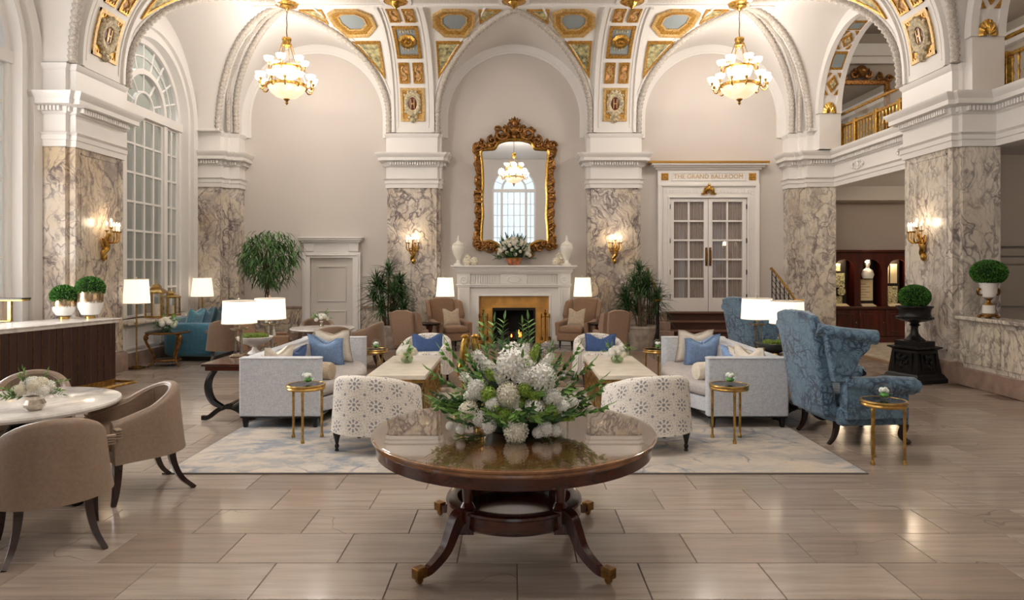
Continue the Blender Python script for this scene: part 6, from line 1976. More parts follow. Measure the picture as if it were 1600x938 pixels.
copy_tree(tw, (1.19, 12.80, 0), facing(-0.45, -0.9), 'tan wing chair with a grey cushion right of the fireplace, facing the viewer')
tw2 = copy_tree(tw, (-1.80, 11.80, 0), facing(0.2, 0.97), 'tan wing chair seen from behind, left of the small dark fireside table')
for tt in (tw2,):
    for c in kids(tt):
        if c.data.materials and c.data.materials[0] == TANF:
            c.data = c.data.copy(); c.data.materials[0] = TANF2
tw2.scale = (0.74, 0.84, 0.86)
copy_tree(tw2, (1.68, 11.80, 0), facing(-0.2, 0.97), 'tan wing chair seen from behind, right of the small dark fireside table').scale = (0.74, 0.84, 0.86)
for sx in (-1, 1):
    pillow('cushion', 'grey beige cushion on the tan wing chair %s of the fireplace' % ('left' if sx < 0 else 'right'), BEIGEP, 0.34, 0.34, 0.11, (sx * 1.18, 12.76, 0.61), PI + sx * -0.45, math.radians(16), 0, 0.06)
    t = thing('pedestal_table', 'small dark round pedestal table between the tan chairs %s of the fireplace' % ('left' if sx < 0 else 'right'), 'side table', (sx * 1.54, 12.30, 0))
    obj('table_top', MB().lathe([(0.001, 0.50), (0.18, 0.50), (0.212, 0.525), (0.212, 0.535), (0.20, 0.53), (0.001, 0.525)], 28), BLACK, t)
    obj('pedestal', MB().lathe([(0.14, 0), (0.14, 0.02), (0.05, 0.04), (0.035, 0.1), (0.05, 0.2), (0.035, 0.3), (0.07, 0.5)], 18), MAHOGV, t)

# ------------------------------------------------------------------ round table and chairs in the middle distance at left
mt2 = thing('marble_table', 'round marble table with white flowers in front of the service door', 'table', (-2.93, 10.35, 0))
obj('marble_top', MB().lathe([(0.001, 0.60), (0.47, 0.60), (0.49, 0.612), (0.485, 0.625), (0.001, 0.628)], 48), MTOP, mt2)
obj('column', MB().lathe([(0.25, 0), (0.25, 0.03), (0.06, 0.06), (0.05, 0.3), (0.08, 0.5), (0.2, 0.6)], 20), BLACK, mt2)
b1 = tub_chair((-2.62, 9.72, 0), facing(-0.4, 0.9), 'brown barrel chair in front of the far round table, its back to the viewer', BROWNV, BROWNV, 'velvet_chair', 'brown barrel chairs round the far marble table', 0.72, 0.56, 0.25, 0.29)
copy_tree(b1, (-2.26, 10.42, 0), facing(-1, 0.05), 'brown barrel chair on the right of the far round table')
copy_tree(b1, (-3.22, 11.05, 0), facing(0.3, -0.95), 'brown barrel chair behind the far round table, below the service door')
copy_tree(b1, (-4.62, 10.88, 0), facing(-0.25, 0.97), 'brown barrel chair standing before the teal sofa, its back to the viewer')
tw3 = copy_tree(tw, (-3.74, 10.35, 0), facing(0.75, 0.3), 'brown wing chair with a patterned cushion left of the far round table')
pillow('cushion', 'cream and blue patterned cushion on the brown wing chair by the far round table', fabric('cream_blue_print', (206, 200, 186), 0.3, (22, 22, 22)), 0.34, 0.34, 0.12, (-3.74, 10.36, 0.60), facing(0.75, 0.3), math.radians(16), 0, 0.05)

# ------------------------------------------------------------------ teal banquette under the left window
tb = thing('teal_sofa', 'teal velvet sofa with tall arms under the far left window', 'sofa', (-5.36, 11.95, 0), -PI / 2)
weld(obj('seat_base', rbox(1.60, 0.78, 0.24, 0.04), TEAL, tb, loc=(0, 0.02, 0.19), smooth=50))
weld(obj('seat_cushion', rbox(1.36, 0.66, 0.14, 0.05, puff=0.02), TEAL, tb, loc=(0, 0.08, 0.38), smooth=50))
weld(obj('back', rbox(1.64, 0.16, 0.60, 0.05), TEAL, tb, loc=(0, -0.34, 0.40), smooth=50))
for sx in (-1, 1): weld(obj('arm', rbox(0.14, 0.80, 0.54, 0.05), TEAL, tb, loc=(sx * 0.76, 0.0, 0.36), smooth=50))
obj('plinth', MB().box(-0.76, 0.76, -0.32, 0.34, 0, 0.08), BLACK, tb)
for k, (y, m, w_, l) in enumerate(((11.45, TEALL, 0.42, 'light teal cushion leaning on the near arm of the teal sofa'), (11.80, TEAL, 0.42, 'teal cushion in the middle of the teal sofa'), (12.15, TEALD, 0.40, 'dark green cushion on the far half of the teal sofa'), (12.42, TEALD, 0.38, 'dark green cushion in the far corner of the teal sofa'))):
    pillow('cushion', l, m, w_, w_, 0.14, (-5.42 + 0.02 * k, y, 0.66), -PI / 2 + 0.15 * (k - 1), math.radians(-18), 0, 0.06)

# ------------------------------------------------------------------ round pedestal table in front
pt = thing('pedestal_table', 'large round mahogany foyer table with a glass top carrying the flowers', 'table', (0, 3.77, 0))
TR = 0.782
TOPW = wood_mat('polished_mahogany_top', (104, 66, 36), (158, 108, 66), 0.10, 1, 1.6, 1.0)
obj('table_top', MB().lathe([(0.001, 0.555), (TR - 0.075, 0.555), (TR - 0.05, 0.56), (TR - 0.04, 0.575), (TR - 0.028, 0.60), (TR - 0.012, 0.612), (TR - 0.014, 0.622), (TR, 0.634), (TR, 0.642), (TR - 0.006, 0.6435), (0.001, 0.6435)], 96), TOPW, pt)
obj('apron', MB().lathe([(TR - 0.06, 0.545), (TR - 0.028, 0.548), (TR - 0.026, 0.603), (TR - 0.06, 0.605)], 96), MAHOG, pt)
obj('glass_top', MB().lathe([(0.001, 0.6445), (TR - 0.008, 0.6445), (TR - 0.005, 0.648), (TR - 0.008, 0.652), (0.001, 0.652)], 96), thin_glass('table_glass_sheet', (250, 250, 247), 1.6, 1.6), pt)
obj('lower_ring', MB().lathe([(0.315, 0.188), (0.355, 0.185), (0.372, 0.20), (0.368, 0.262), (0.378, 0.27), (0.374, 0.282), (0.36, 0.287), (0.315, 0.287), (0.308, 0.275), (0.308, 0.20)], 72), MAHOG, pt)
for k in range(4):
    a = PI / 4 + k * PI / 2
    c, s_ = math.cos(a), math.sin(a)
    r = 0.342
    obj('corner_block', MB(RZ(a)).cbox((r, 0, 0.53), (0.11, 0.13, 0.05)), MAHOG, pt, bevel=0.004)
    obj('column', MB().lathe([(0.036, 0.28), (0.042, 0.295), (0.034, 0.31), (0.024, 0.325), (0.028, 0.36), (0.030, 0.43), (0.026, 0.49), (0.034, 0.505), (0.040, 0.53)], 18, (r * c, r * s_, 0)), MAHOGV, pt)
    P = smooth_path([(0.355 * c, 0.355 * s_, 0.265), (0.41 * c, 0.41 * s_, 0.255), (0.445 * c, 0.445 * s_, 0.20), (0.495 * c, 0.495 * s_, 0.115), (0.585 * c, 0.585 * s_, 0.055), (0.645 * c, 0.645 * s_, 0.045)], 6)
    n = len(P)
    lg = obj('leg', MB().tube(P, [0.055 - 0.029 * (i / (n - 1)) for i in range(n)], 4, sq=True, flat=0.85).cbox((0.352 * c, 0.352 * s_, 0.23), (0.085, 0.085, 0.12)), MAHOGV, pt, bevel=0.006)
    M = T(0.655 * c, 0.655 * s_, 0.055) @ RZ(a)
    obj('brass_cap', MB(M).cbox((0, 0, 0), (0.06, 0.05, 0.052)), DBRASS, lg, bevel=0.004)
    obj('caster', MB(M @ T(0, 0, -0.037) @ RX(PI / 2)).lathe([(0.001, -0.010), (0.017, -0.010), (0.018, 0), (0.017, 0.010), (0.001, 0.010)], 14), DBRASS, lg)

# ------------------------------------------------------------------ rug and carpet
rg = Mat('faded_blue_ivory_rug', (190, 178, 164), 0.95)
v = rg.co('Object')
w1 = rg.warp(v, 1.6, 0.5, 4)
n1 = rg.noise(rg.n('ShaderNodeMapping', {'Vector': w1, 'Scale': (1.3, 2.6, 1)}), 2.2, 8, 0.7)
n2 = rg.noise(v, 0.8, 3)
e = rg.voro(rg.warp(v, 3.0, 0.35, 4), 2.6, 'DISTANCE_TO_EDGE')
col = rg.ramp(n1, [(0.34, (206, 197, 186)), (0.47, (190, 182, 172)), (0.55, (152, 156, 162)), (0.68, (136, 141, 148))])
col = rg.mix(rg.ramp(n2, [(0.4, 0.0), (0.65, 0.8)]), col, (198, 184, 166))
lnm = rg.math('MULTIPLY', rg.ramp(e, [(0.0, 1.0), (0.05, 0.0)]), rg.ramp(rg.noise(v, 1.7, 4), [(0.48, 0.0), (0.58, 0.7)]))
col = rg.mix(lnm, col, (104, 116, 134))
rg.color(col)
rg.bump(rg.noise(v, 260, 2), 0.5, 0.004)
rug = obj('rug', MB().box(-2.62, 2.64, 5.06, 8.30, 0.001, 0.012), rg.m)
tag(rug, 'large faded ivory and blue patterned rug under the sofas', 'rug')
obj('rug_binding', MB().box(-2.63, 2.65, 5.05, 5.062, 0, 0.011).box(-2.63, 2.65, 8.298, 8.31, 0, 0.011).box(-2.632, -2.618, 5.05, 8.31, 0, 0.011).box(2.638, 2.652, 5.05, 8.31, 0, 0.011), plain('rug_binding_grey', (112, 106, 102), 0.9), rug)
mb = MB()
for gx, gy in ((-1.76, 6.45), (1.28, 6.42)):
    for i in range(3):
        for j in range(2):
            x, y = gx + (i - 1) * 0.16 + 0.05 * j, gy + (j - 0.5) * 0.30 + 0.03 * (i - 1)
            mb.add([(x - 0.06, y - 0.05, 0.0125), (x + 0.05, y - 0.055, 0.0125), (x + 0.06, y + 0.05, 0.0125), (x - 0.05, y + 0.055, 0.0125)], [(0, 1, 2, 3)])
obj('rug_blue_squares', mb, plain('rug_faded_blue', (128, 138, 150), 0.95), rug, smooth=0, kind='stuff')
cpt = obj('carpet', MB().box(-2.35, 2.35, 8.75, 12.35, 0.001, 0.009), plain('taupe_carpet', (128, 108, 92), 0.95, grain=30, amt=0.08, bump=0.4, bscale=200))
tag(cpt, 'plain taupe carpet before the fireplace', 'carpet')
# ------------------------------------------------------------------ leaves and blooms
def leaf_mat(name, dark, light, rough=0.45):
    m = Mat(name, dark, rough)
    oi = m.n('ShaderNodeNewGeometry', out=8)
    m.color(m.ramp(oi, [(0.0, dark), (1.0, light)]))
    return m.m
LEAFD = leaf_mat('dark_green_leaf', (26, 56, 28), (68, 108, 50))
LEAFM = leaf_mat('mid_green_leaf', (56, 100, 42), (130, 172, 84))
LEAFB = leaf_mat('boxwood_leaf', (22, 62, 16), (84, 146, 48))
LIME = leaf_mat('lime_green_bloom', (112, 148, 40), (170, 192, 84), 0.6)
WHITEB = leaf_mat('white_bloom', (232, 228, 214), (250, 250, 246), 0.6)
CREAMB = leaf_mat('ivory_bloom', (226, 218, 192), (246, 242, 226), 0.6)
BARK = plain('grey_brown_bark', (92, 72, 54), 0.9, grain=30, amt=0.3, bump=0.6)
POTM = plain('weathered_stone_pot', (166, 154, 142), 0.85, grain=8, amt=0.14, bump=0.4, bscale=25)
SOIL = plain('dark_soil', (44, 34, 26), 0.95)
def rnd(a, b): return a + (b - a) * R.random()
def blade(mb, p, d, L, w, droop, seg=4, fold=0.25):
    """a leaf from p along d, drooping under its weight"""
    p, d = Vector(p), Vector(d).normalized()
    side = d.cross(Vector((0, 0, 1)))
    side = side.normalized() if side.length > 1e-3 else Vector((1, 0, 0))
    vs = []
    for i in range(seg + 1):
        t = i / seg
        c = p + d * (L * t) + Vector((0, 0, -droop * L * t * t))
        ww = w * (0.45 + 0.9 * t if t < 0.3 else (1 - t) ** 0.7 * 1.05) if t < 1 else 0.0008
        up = side.cross(d)
        vs += [c - side * ww / 2 + up * ww * fold, c, c + side * ww / 2 + up * ww * fold]
    fs = []
    for i in range(seg):
        a = i * 3
        fs += [(a, a + 1, a + 4, a + 3), (a + 1, a + 2, a + 5, a + 4)]
    mb.add(vs, fs)
def ball_leaf(mb, c, d, L, w):
    blade(mb, c, d, L, w, 0.1, 2, 0.2)
def dracaena(loc, rz, label):
    t = thing('potted_dracaena', label, 'plant', loc, rz)
    obj('pot', MB().lathe([(0.001, 0), (0.19, 0), (0.20, 0.02), (0.285, 0.40), (0.30, 0.41), (0.30, 0.455), (0.27, 0.455), (0.26, 0.40), (0.001, 0.39)], 36), POTM, t)
    obj('soil', MB().lathe([(0.265, 0.40), (0.001, 0.42)], 24), SOIL, t)
    heads = [(0.02, 0.0, 1.50), (-0.20, 0.05, 1.30), (0.22, -0.06, 1.28), (-0.30, -0.12, 1.02), (0.30, 0.10, 1.0), (0.05, -0.22, 1.12), (-0.08, 0.2, 1.18), (0.16, 0.2, 0.86), (-0.18, -0.24, 0.82), (0.26, -0.22, 0.76)]
    for x, y, z in heads:
        P = smooth_path([(x * 0.25, y * 0.25, 0.40), (x * 0.45, y * 0.45, 0.40 + (z - 0.4) * 0.5), (x, y, z)], 5)
        obj('cane', MB().tube(P, [0.016 - 0.006 * i / 10 for i in range(len(P))], 6), BARK, t)
        mb = MB()
        for k in range(88):
            a = rnd(0, 6.283)
            el = rnd(-0.45, 1.35)
            d = (math.cos(a) * math.cos(el), math.sin(a) * math.cos(el), math.sin(el))
            blade(mb, (x, y, z + rnd(-0.16, 0.05)), d, rnd(0.27, 0.46), rnd(0.024, 0.036), rnd(0.1, 0.5))
        obj('leaf_tuft', mb, LEAFD, t, smooth=0, kind='stuff')
    return t
dp = dracaena((-2.42, 12.95, 0), 0.4, 'tall spiky dracaena in a stone pot left of the fireplace')
copy_tree(dp, (2.40, 12.75, 0), 2.3, 'tall spiky dracaena in a stone pot beside the ballroom steps')
LEAFF = leaf_mat('ficus_leaf', (30, 66, 28), (84, 128, 58))
# ficus
fc = thing('potted_ficus', 'weeping ficus tree in front of the left niche', 'plant', (-4.66, 12.75, 0))
obj('pot', MB().lathe([(0.001, 0), (0.17, 0), (0.23, 0.34), (0.24, 0.38), (0.21, 0.38), (0.2, 0.34), (0.001, 0.33)], 28), POTM, fc)
for k in range(3):
    P = [(0.03 * math.cos(i * 0.7 + k * 2.1), 0.03 * math.sin(i * 0.7 + k * 2.1), 0.33 + i * 0.085) for i in range(16)]
    obj('trunk', MB().tube(P, 0.014, 6), BARK, fc)
for k in range(30):
    a, q = k * 2.39996, (k + 0.5) / 30
    el = math.asin(2 * q - 1)
    r = 0.46 * rnd(0.72, 1.08)
    cxy = r * math.cos(el)
    c = Vector((cxy * math.cos(a), cxy * math.sin(a), 1.76 + r * 0.95 * math.sin(el)))
    obj('branch', MB().tube(smooth_path([(0, 0, 1.45), (c.x * 0.5, c.y * 0.5, 1.4 + (c.z - 1.4) * 0.75), c], 4), 0.006, 5), BARK, fc)
    mb = MB()
    for j in range(36):
        p = c + Vector((rnd(-0.17, 0.17), rnd(-0.17, 0.17), rnd(-0.13, 0.12)))
        aa = rnd(0, 6.28)
        blade(mb, p, (math.cos(aa) * 0.6 + c.x, math.sin(aa) * 0.6 + c.y, -0.25), rnd(0.11, 0.18), rnd(0.028, 0.042), 0.7, 3)
    obj('leaf_cluster', mb, LEAFF, fc, smooth=0, kind='stuff')

def petal_fan(mb, c, n, size, up, cup=0.35):
    """small flower: n petals round the direction up"""
    q = Vector(up).to_track_quat('Z', 'X')
    c = Vector(c)
    a0 = R.random() * 6
    for k in range(n):
        a = a0 + 2 * PI * k / n
        f = lambda r, aa, z: c + q @ Vector((r * math.cos(aa), r * math.sin(aa), z))
        mb.add([c, f(size * 0.6, a - 0.55, size * cup * 0.4), f(size, a, size * cup), f(size * 0.6, a + 0.55, size * cup * 0.4)], [(0, 1, 2, 3)])
def hydrangea_me(name, mat, n=70, fs=0.30):
    mb = MB()
    for k in range(n):
        z = 1 - 1.6 * (k + 0.5) / n
        a = k * 2.39996
        r = math.sqrt(max(0, 1 - z * z))
        d = Vector((r * math.cos(a), r * math.sin(a), z))
        petal_fan(mb, d * rnd(0.82, 0.98), 4, fs, d, 0.25)
    mb.sphere((0, 0, 0), 0.72, 10, 7)
    return mesh_of(name, mb, mat, 0)
def stock_me(name, mat, n=34):
    mb = MB()
    for k in range(n):
        z = -1.3 + 2.6 * k / n
        a = k * 2.39996
        r = 0.55 * (1.1 - 0.35 * (z + 1.3) / 2.6)
        d = Vector((math.cos(a), math.sin(a), 0.35))
        petal_fan(mb, (r * math.cos(a), r * math.sin(a), z), 5, 0.42, d, 0.3)
    mb.tube([(0, 0, -1.8), (0, 0, 1.2)], 0.1, 5)
    return mesh_of(name, mb, mat, 0)
HYD, HYDL = hydrangea_me('hydrangea', WHITEB), hydrangea_me('green_bloom', LIME, 60, 0.26)
PEO, STO, BEL = hydrangea_me('ivory_hydrangea', CREAMB, 90, 0.27), stock_me('stock_spike', WHITEB), stock_me('bells_of_ireland', LIME, 26)
def sprig_me(name, mat, L=1.0, n=9, lw=0.07, ll=0.30):
    mb = MB()
    P = [Vector((0.0, 0.0, 0.0)), Vector((0.0, 0.04, L * 0.4)), Vector((0.0, 0.14, L * 0.75)), Vector((0.0, 0.28, L))]
    Q = smooth_path(P, 4)
    mb.tube(Q, 0.008, 4)
    for k in range(n):
        t = 0.18 + 0.8 * k / n
        c = Q[min(len(Q) - 1, int(t * (len(Q) - 1)))]
        for sg in (-1, 1):
            blade(mb, c, (sg * 0.8, rnd(-0.2, 0.45), 0.75), ll * rnd(0.75, 1.1), lw * rnd(0.8, 1.15), 0.15, 3, 0.15)
    blade(mb, Q[-1], (0, 0.4, 1), ll, lw, 0.1, 3)
    return mesh_of(name, mb, mat, 0)
SPR, SPRD = sprig_me('leafy_sprig', LEAFM, n=6, lw=0.12, ll=0.33), sprig_me('leafy_sprig', LEAFD, n=6, lw=0.14, ll=0.32)
def put(me, parent, loc, up, scale, spin=None, name=None):
    o = bpy.data.objects.new(name or me.name.split('.')[0], me)
    COL.objects.link(o)
    o.parent = parent
    o.location = loc
    q = Vector(up).to_track_quat('Z', 'Y') @ Matrix.Rotation(R.random() * 6.28 if spin is None else spin, 3, 'Z').to_quaternion()
    o.rotation_mode = 'QUATERNION'
    o.rotation_quaternion = q
    o.scale = (scale, scale, scale)
    return o

# ------------------------------------------------------------------ the bouquet on the round table
bq = thing('flower_bouquet', 'large bouquet of white hydrangeas, lime blooms and trailing greenery on the round table', 'flowers', (0, 3.77, 0.652))
obj('low_vase', MB().lathe([(0.001, 0), (0.13, 0), (0.15, 0.02), (0.17, 0.09), (0.16, 0.095), (0.14, 0.03), (0.001, 0.02)], 28), plain('dark_green_bowl', (40, 52, 36), 0.4), bq)
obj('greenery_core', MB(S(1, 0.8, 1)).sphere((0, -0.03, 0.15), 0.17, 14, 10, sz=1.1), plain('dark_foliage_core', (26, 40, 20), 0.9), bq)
BL = [('h', -0.003, -0.178, 0.377, 0.095), ('h', 0.145, -0.201, 0.309, 0.081), ('p', -0.03, -0.25, 0.237, 0.063), ('h', -0.196, -0.198, 0.258, 0.051), ('p', -0.236, -0.215, 0.137, 0.057), ('h', 0.103, -0.264, 0.154, 0.056), ('p', 0.01, -0.28, 0.054, 0.066), ('s', 0.202, -0.222, 0.212, 0.05), ('s', 0.256, -0.211, 0.156, 0.044), ('s', -0.181, -0.089, 0.396, 0.045), ('s', -0.24, -0.147, 0.297, 0.041), ('h', -0.13, -0.262, 0.077, 0.043), ('h', 0.023, -0.274, 0.133, 0.036), ('s', -0.281, -0.194, 0.04, 0.027), ('h', 0.163, -0.259, 0.059, 0.043), ('s', 0.218, -0.239, 0.045, 0.033), ('s', 0.059, -0.107, 0.436, 0.038), ('s', 0.18, -0.114, 0.392, 0.035), ('s', -0.18, -0.244, 0.109, 0.043), ('s', 0.314, -0.165, 0.174, 0.031), ('s', -0.078, -0.209, 0.317, 0.034), ('s', -0.345, -0.12, 0.04, 0.024), ('g', -0.134, -0.233, 0.231, 0.044), ('g', 0.054, -0.242, 0.259, 0.043), ('g', -0.046, -0.272, 0.132, 0.04), ('g', 0.191, -0.244, 0.139, 0.043), ('b', -0.129, -0.186, 0.331, 0.034), ('b', 0.115, -0.083, 0.437, 0.035), ('b', 0.284, -0.203, 0.104, 0.03), ('g', -0.01, -0.274, 0.035, 0.027), ('g', 0.107, -0.246, 0.223, 0.033), ('b', -0.09, -0.261, 0.16, 0.033), ('h', 0.051, -0.215, 0.318, 0.054), ('h', -0.11, -0.252, 0.184, 0.04), ('s', 0.123, -0.267, 0.04, 0.03),
      ('h', 0.0, 0.0, 0.40, 0.08), ('h', -0.15, 0.05, 0.30, 0.07), ('h', 0.16, 0.06, 0.30, 0.07), ('p', -0.05, 0.2, 0.22, 0.06), ('h', 0.12, 0.2, 0.18, 0.06), ('g', 0.0, 0.18, 0.30, 0.05), ('h', -0.24, 0.1, 0.15, 0.05), ('h', 0.26, 0.05, 0.14, 0.05)]
for k, x, y, z, r in BL:
    up = Vector((x * 1.1, y * 1.2, max(0.05, z - 0.10) * 0.9)).normalized()
    if k == 's' and z < 0.25: k = 'h'
    me = {'h': HYD, 'p': PEO, 's': STO, 'g': HYDL, 'b': BEL}[k]
    put(me, bq, (x, y, z), up, r * (1.02 if k in 'hpg' else 1.0))
for k in range(34):      # smaller heads filling the dome
    a, el = k * 2.39996 + 0.5, 0.05 + 1.1 * ((k * 0.618) % 1.0)
    d = Vector((math.cos(a) * math.cos(el), math.sin(a) * math.cos(el), math.sin(el)))
    put((HYD, HYD, PEO, HYDL, HYD)[k % 5], bq, (d.x * 0.26, d.y * 0.22 - 0.02, 0.06 + d.z * 0.30), d, 0.036 + 0.012 * ((k * 0.37) % 1))
for k in range(150):
    a = k * 2.39996
    low = k % 3 != 0
    if low:      # trailing skirt lying over the table
        r = rnd(0.16, 0.27)
        c = Vector((r * math.cos(a) * 1.1, r * math.sin(a) * 0.85, rnd(0.05, 0.16)))
        up = Vector((math.cos(a), math.sin(a), rnd(-0.02, 0.28)))
        s_ = rnd(0.13, 0.20)
        c.z = rnd(0.05, 0.13)
    else:
        el = rnd(0.2, 1.25)
        d = Vector((math.cos(a) * math.cos(el), math.sin(a) * math.cos(el), math.sin(el)))
        c = Vector((d.x * 0.2, d.y * 0.16, 0.14 + d.z * 0.20))
        up = d
        s_ = rnd(0.12, 0.19)
    put(SPR if k % 2 else SPRD, bq, c, up, s_, rnd(-0.5, 0.5), 'leafy_sprig')
for x, y, z, ux, uz, s_ in ((-0.10, -0.02, 0.40, -0.25, 1, 0.19), (-0.14, 0.02, 0.38, -0.35, 1, 0.21), (-0.06, 0.04, 0.42, -0.1, 1, 0.18), (0.08, 0.04, 0.42, 0.1, 1, 0.18), (0.04, 0.02, 0.42, 0.15, 1, 0.16), (-0.25, 0.0, 0.28, -1, 0.6, 0.21), (-0.28, -0.05, 0.22, -1, 0.35, 0.21), (-0.24, -0.06, 0.33, -1, 0.75, 0.2), (0.28, -0.04, 0.26, 1, 0.45, 0.19), (0.30, -0.06, 0.18, 1, 0.3, 0.21), (0.30, -0.1, 0.1, 1, 0.0, 0.21), (0.33, 0.0, 0.12, 1, 0.35, 0.19), (-0.28, -0.12, 0.14, -1, 0.1, 0.18), (0.24, -0.08, 0.32, 1, 0.8, 0.18)):
    put(SPR, bq, (x, y, z), (ux, -0.15, uz), s_, rnd(-0.4, 0.4), 'leafy_sprig')
# gilded pair of cranes and faceted orbs standing behind the bouquet
gs = thing('gold_statuette', 'gilded statuette of two leaning cranes on the round table behind the bouquet', 'statuette', (-0.27, 4.17, 0.652))
obj('base', MB().lathe([(0.001, 0), (0.11, 0), (0.11, 0.015), (0.09, 0.03), (0.001, 0.03)], 24, sx=1.0, sy=0.7), GILT, gs)
for sg in (-1, 1):
    P = smooth_path([(sg * 0.045, 0, 0.03), (sg * 0.046, 0, 0.16), (sg * 0.05, 0, 0.26), (sg * 0.042, 0, 0.34), (sg * 0.034, 0, 0.41), (sg * 0.026, 0, 0.45), (sg * 0.026, -0.008, 0.474), (sg * 0.026 + sg * 0.03, -0.02, 0.470)], 5)
    n = len(P)
    tab = [(0, 0.010), (0.28, 0.010), (0.38, 0.022), (0.52, 0.027), (0.66, 0.026), (0.80, 0.017), (0.9, 0.014), (0.96, 0.011), (1.0, 0.003)]
    b_ = obj('crane_body', MB().tube(P, [interp(tab, i / (n - 1)) for i in range(n)], 10), GILT, gs)
    obj('wing', MB(T(sg * 0.066, 0, 0.28) @ RY(sg * -0.2)).sphere((0, 0, 0), 0.022, 10, 8, sx=0.5, sy=1, sz=2.6), GILT, b_)
    obj('leg', MB().tube([(sg * 0.055, 0.012, 0.03), (sg * 0.05, 0.012, 0.2)], 0.006, 6), GILT, gs)
def crystal_orb(loc, h, r, label):
    t = thing('crystal_orb', label, 'ornament', loc, 0, 'crystal orbs behind the bouquet')
    obj('stem', MB().lathe([(0.035, 0), (0.035, 0.006), (0.008, 0.014), (0.006, h - r * 1.1), (0.014, h - r)], 12), CRYSTAL, t)
    obj('orb', MB(T(0, 0, h)).sphere((0, 0, 0), r, 12, 9), CRYO, t, smooth=0)
CRYO = thin_glass('faceted_crystal', (226, 226, 232), 1.7, 3.5)
crystal_orb((0.205, 4.18, 0.652), 0.395, 0.044, 'faceted crystal orb on a tall stem right above the white blooms')
crystal_orb((0.33, 4.16, 0.652), 0.222, 0.043, 'faceted crystal orb on a short stem right of the bouquet')

# ------------------------------------------------------------------ small vases of flowers
def posy(t, z, r, n, sd, kinds=(HYD, PEO, HYD)):
    q = random.Random(sd)
    for k in range(n):
        a = k * 2.39996 + sd
        el = 0.15 + 1.25 * ((k + 0.5) / n)
        d = Vector((math.cos(a) * math.cos(el), math.sin(a) * math.cos(el), math.sin(el) * 0.8))
        put(kinds[k % len(kinds)], t, (d.x * r * 0.72, d.y * r * 0.72, z + d.z * r * 0.75), d, r * q.uniform(0.22, 0.32))
    for k in range(14):
        a = k * 2.39996 * 1.3 + sd
        el = q.uniform(-0.1, 1.1)
        d = Vector((math.cos(a) * math.cos(el), math.sin(a) * math.cos(el), math.sin(el)))
        put(SPR, t, (d.x * r * 0.3, d.y * r * 0.3, z + d.z * r * 0.3), d, r * q.uniform(0.7, 1.05), None, 'leafy_sprig')
SILVER = plain('mercury_silver', (206, 196, 184), 0.12, 1.0, grain=30, amt=0.12)
VG = thin_glass('pale_glass_vase', (226, 236, 220), 1.5, 2.0)
def vase(loc, label, kind, r, n, sd):
    t = thing('flower_vase', label, 'flowers', loc)
    if kind == 'silver':
        prof = [(0.001, 0), (0.035, 0), (0.055, 0.02), (0.060, 0.04), (0.046, 0.07), (0.052, 0.09), (0.046, 0.09), (0.04, 0.07), (0.001, 0.02)]
        h = 0.10
    elif kind == 'bud':
        prof = [(0.001, 0), (0.03, 0), (0.034, 0.03), (0.02, 0.07), (0.028, 0.10), (0.022, 0.10), (0.001, 0.02)]
        h = 0.11
    else:
        prof = [(0.001, 0), (0.05, 0), (0.07, 0.025), (0.073, 0.05), (0.06, 0.085), (0.055, 0.085), (0.067, 0.05), (0.06, 0.02), (0.001, 0.008)]
        h = 0.08
    obj('vase', MB().lathe(prof, 24, flute=0.04 if kind == 'silver' else 0, fn=8), SILVER if kind in ('silver', 'bud') else VG, t)
    if kind == 'glass':
        mb = MB()
        for k in range(10):
            a = k * 0.7
            mb.tube([(0.03 * math.cos(a), 0.03 * math.sin(a), 0.01), (-0.03 * math.cos(a + 0.4), -0.03 * math.sin(a + 0.4), 0.085)], 0.003, 4)
        obj('stems', mb, LEAFM, t, kind='stuff')
    posy(t, h, r, n, sd)
    return t
vase((-3.03, 4.27, 0.647), 'white flowers in a small silver vase on the left marble table', 'silver', 0.135, 14, 1)
vase((-1.235, 7.79, 0.45), 'white flowers in a glass vase on the left coffee table', 'glass', 0.15, 16, 2)
vase((1.19, 7.79, 0.45), 'white flowers in a glass vase on the right coffee table', 'glass', 0.14, 16, 3)
vase((-2.95, 10.35, 0.628), 'white flowers in a bud vase on the far round table', 'bud', 0.13, 10, 4)

# ------------------------------------------------------------------ gold console with flowers by the window
gc = thing('gold_console', 'small round gold console with scrolled legs beside the teal sofa', 'side table', (-5.44, 10.62, 0))
obj('table_top', MB().lathe([(0.001, 0.515), (0.30, 0.515), (0.325, 0.525), (0.325, 0.54), (0.30, 0.545), (0.001, 0.545)], 36), DBRASS, gc)
obj('glass_top', MB().lathe([(0.001, 0.545), (0.29, 0.545), (0.29, 0.552), (0.001, 0.552)], 36), SMOKE, gc)
obj('lower_shelf', MB().lathe([(0.001, 0.09), (0.19, 0.09), (0.20, 0.10), (0.19, 0.115), (0.001, 0.115)], 28), DBRASS, gc)
for k in range(3):
    a = -PI / 2 + 0.0 + k * 2 * PI / 3 + PI / 3
    c, s_ = math.cos(a), math.sin(a)
    P = smooth_path([(0.27 * c, 0.27 * s_, 0.515), (0.32 * c, 0.32 * s_, 0.46), (0.28 * c, 0.28 * s_, 0.34), (0.20 * c, 0.20 * s_, 0.18), (0.20 * c, 0.20 * s_, 0.08), (0.27 * c, 0.27 * s_, 0.015)], 6)
    obj('scrolled_leg', MB().tube(P, [0.024 - 0.012 * i / 30 for i in range(31)], 8).sphere((0.30 * c, 0.30 * s_, 0.45), 0.032, 9, 7).sphere((0.27 * c, 0.27 * s_, 0.018), 0.018, 8, 6), DBRASS, gc)
vase((-5.44, 10.60, 0.552), 'white and green flowers in a glass bowl on the gold console', 'glass', 0.17, 14, 6)

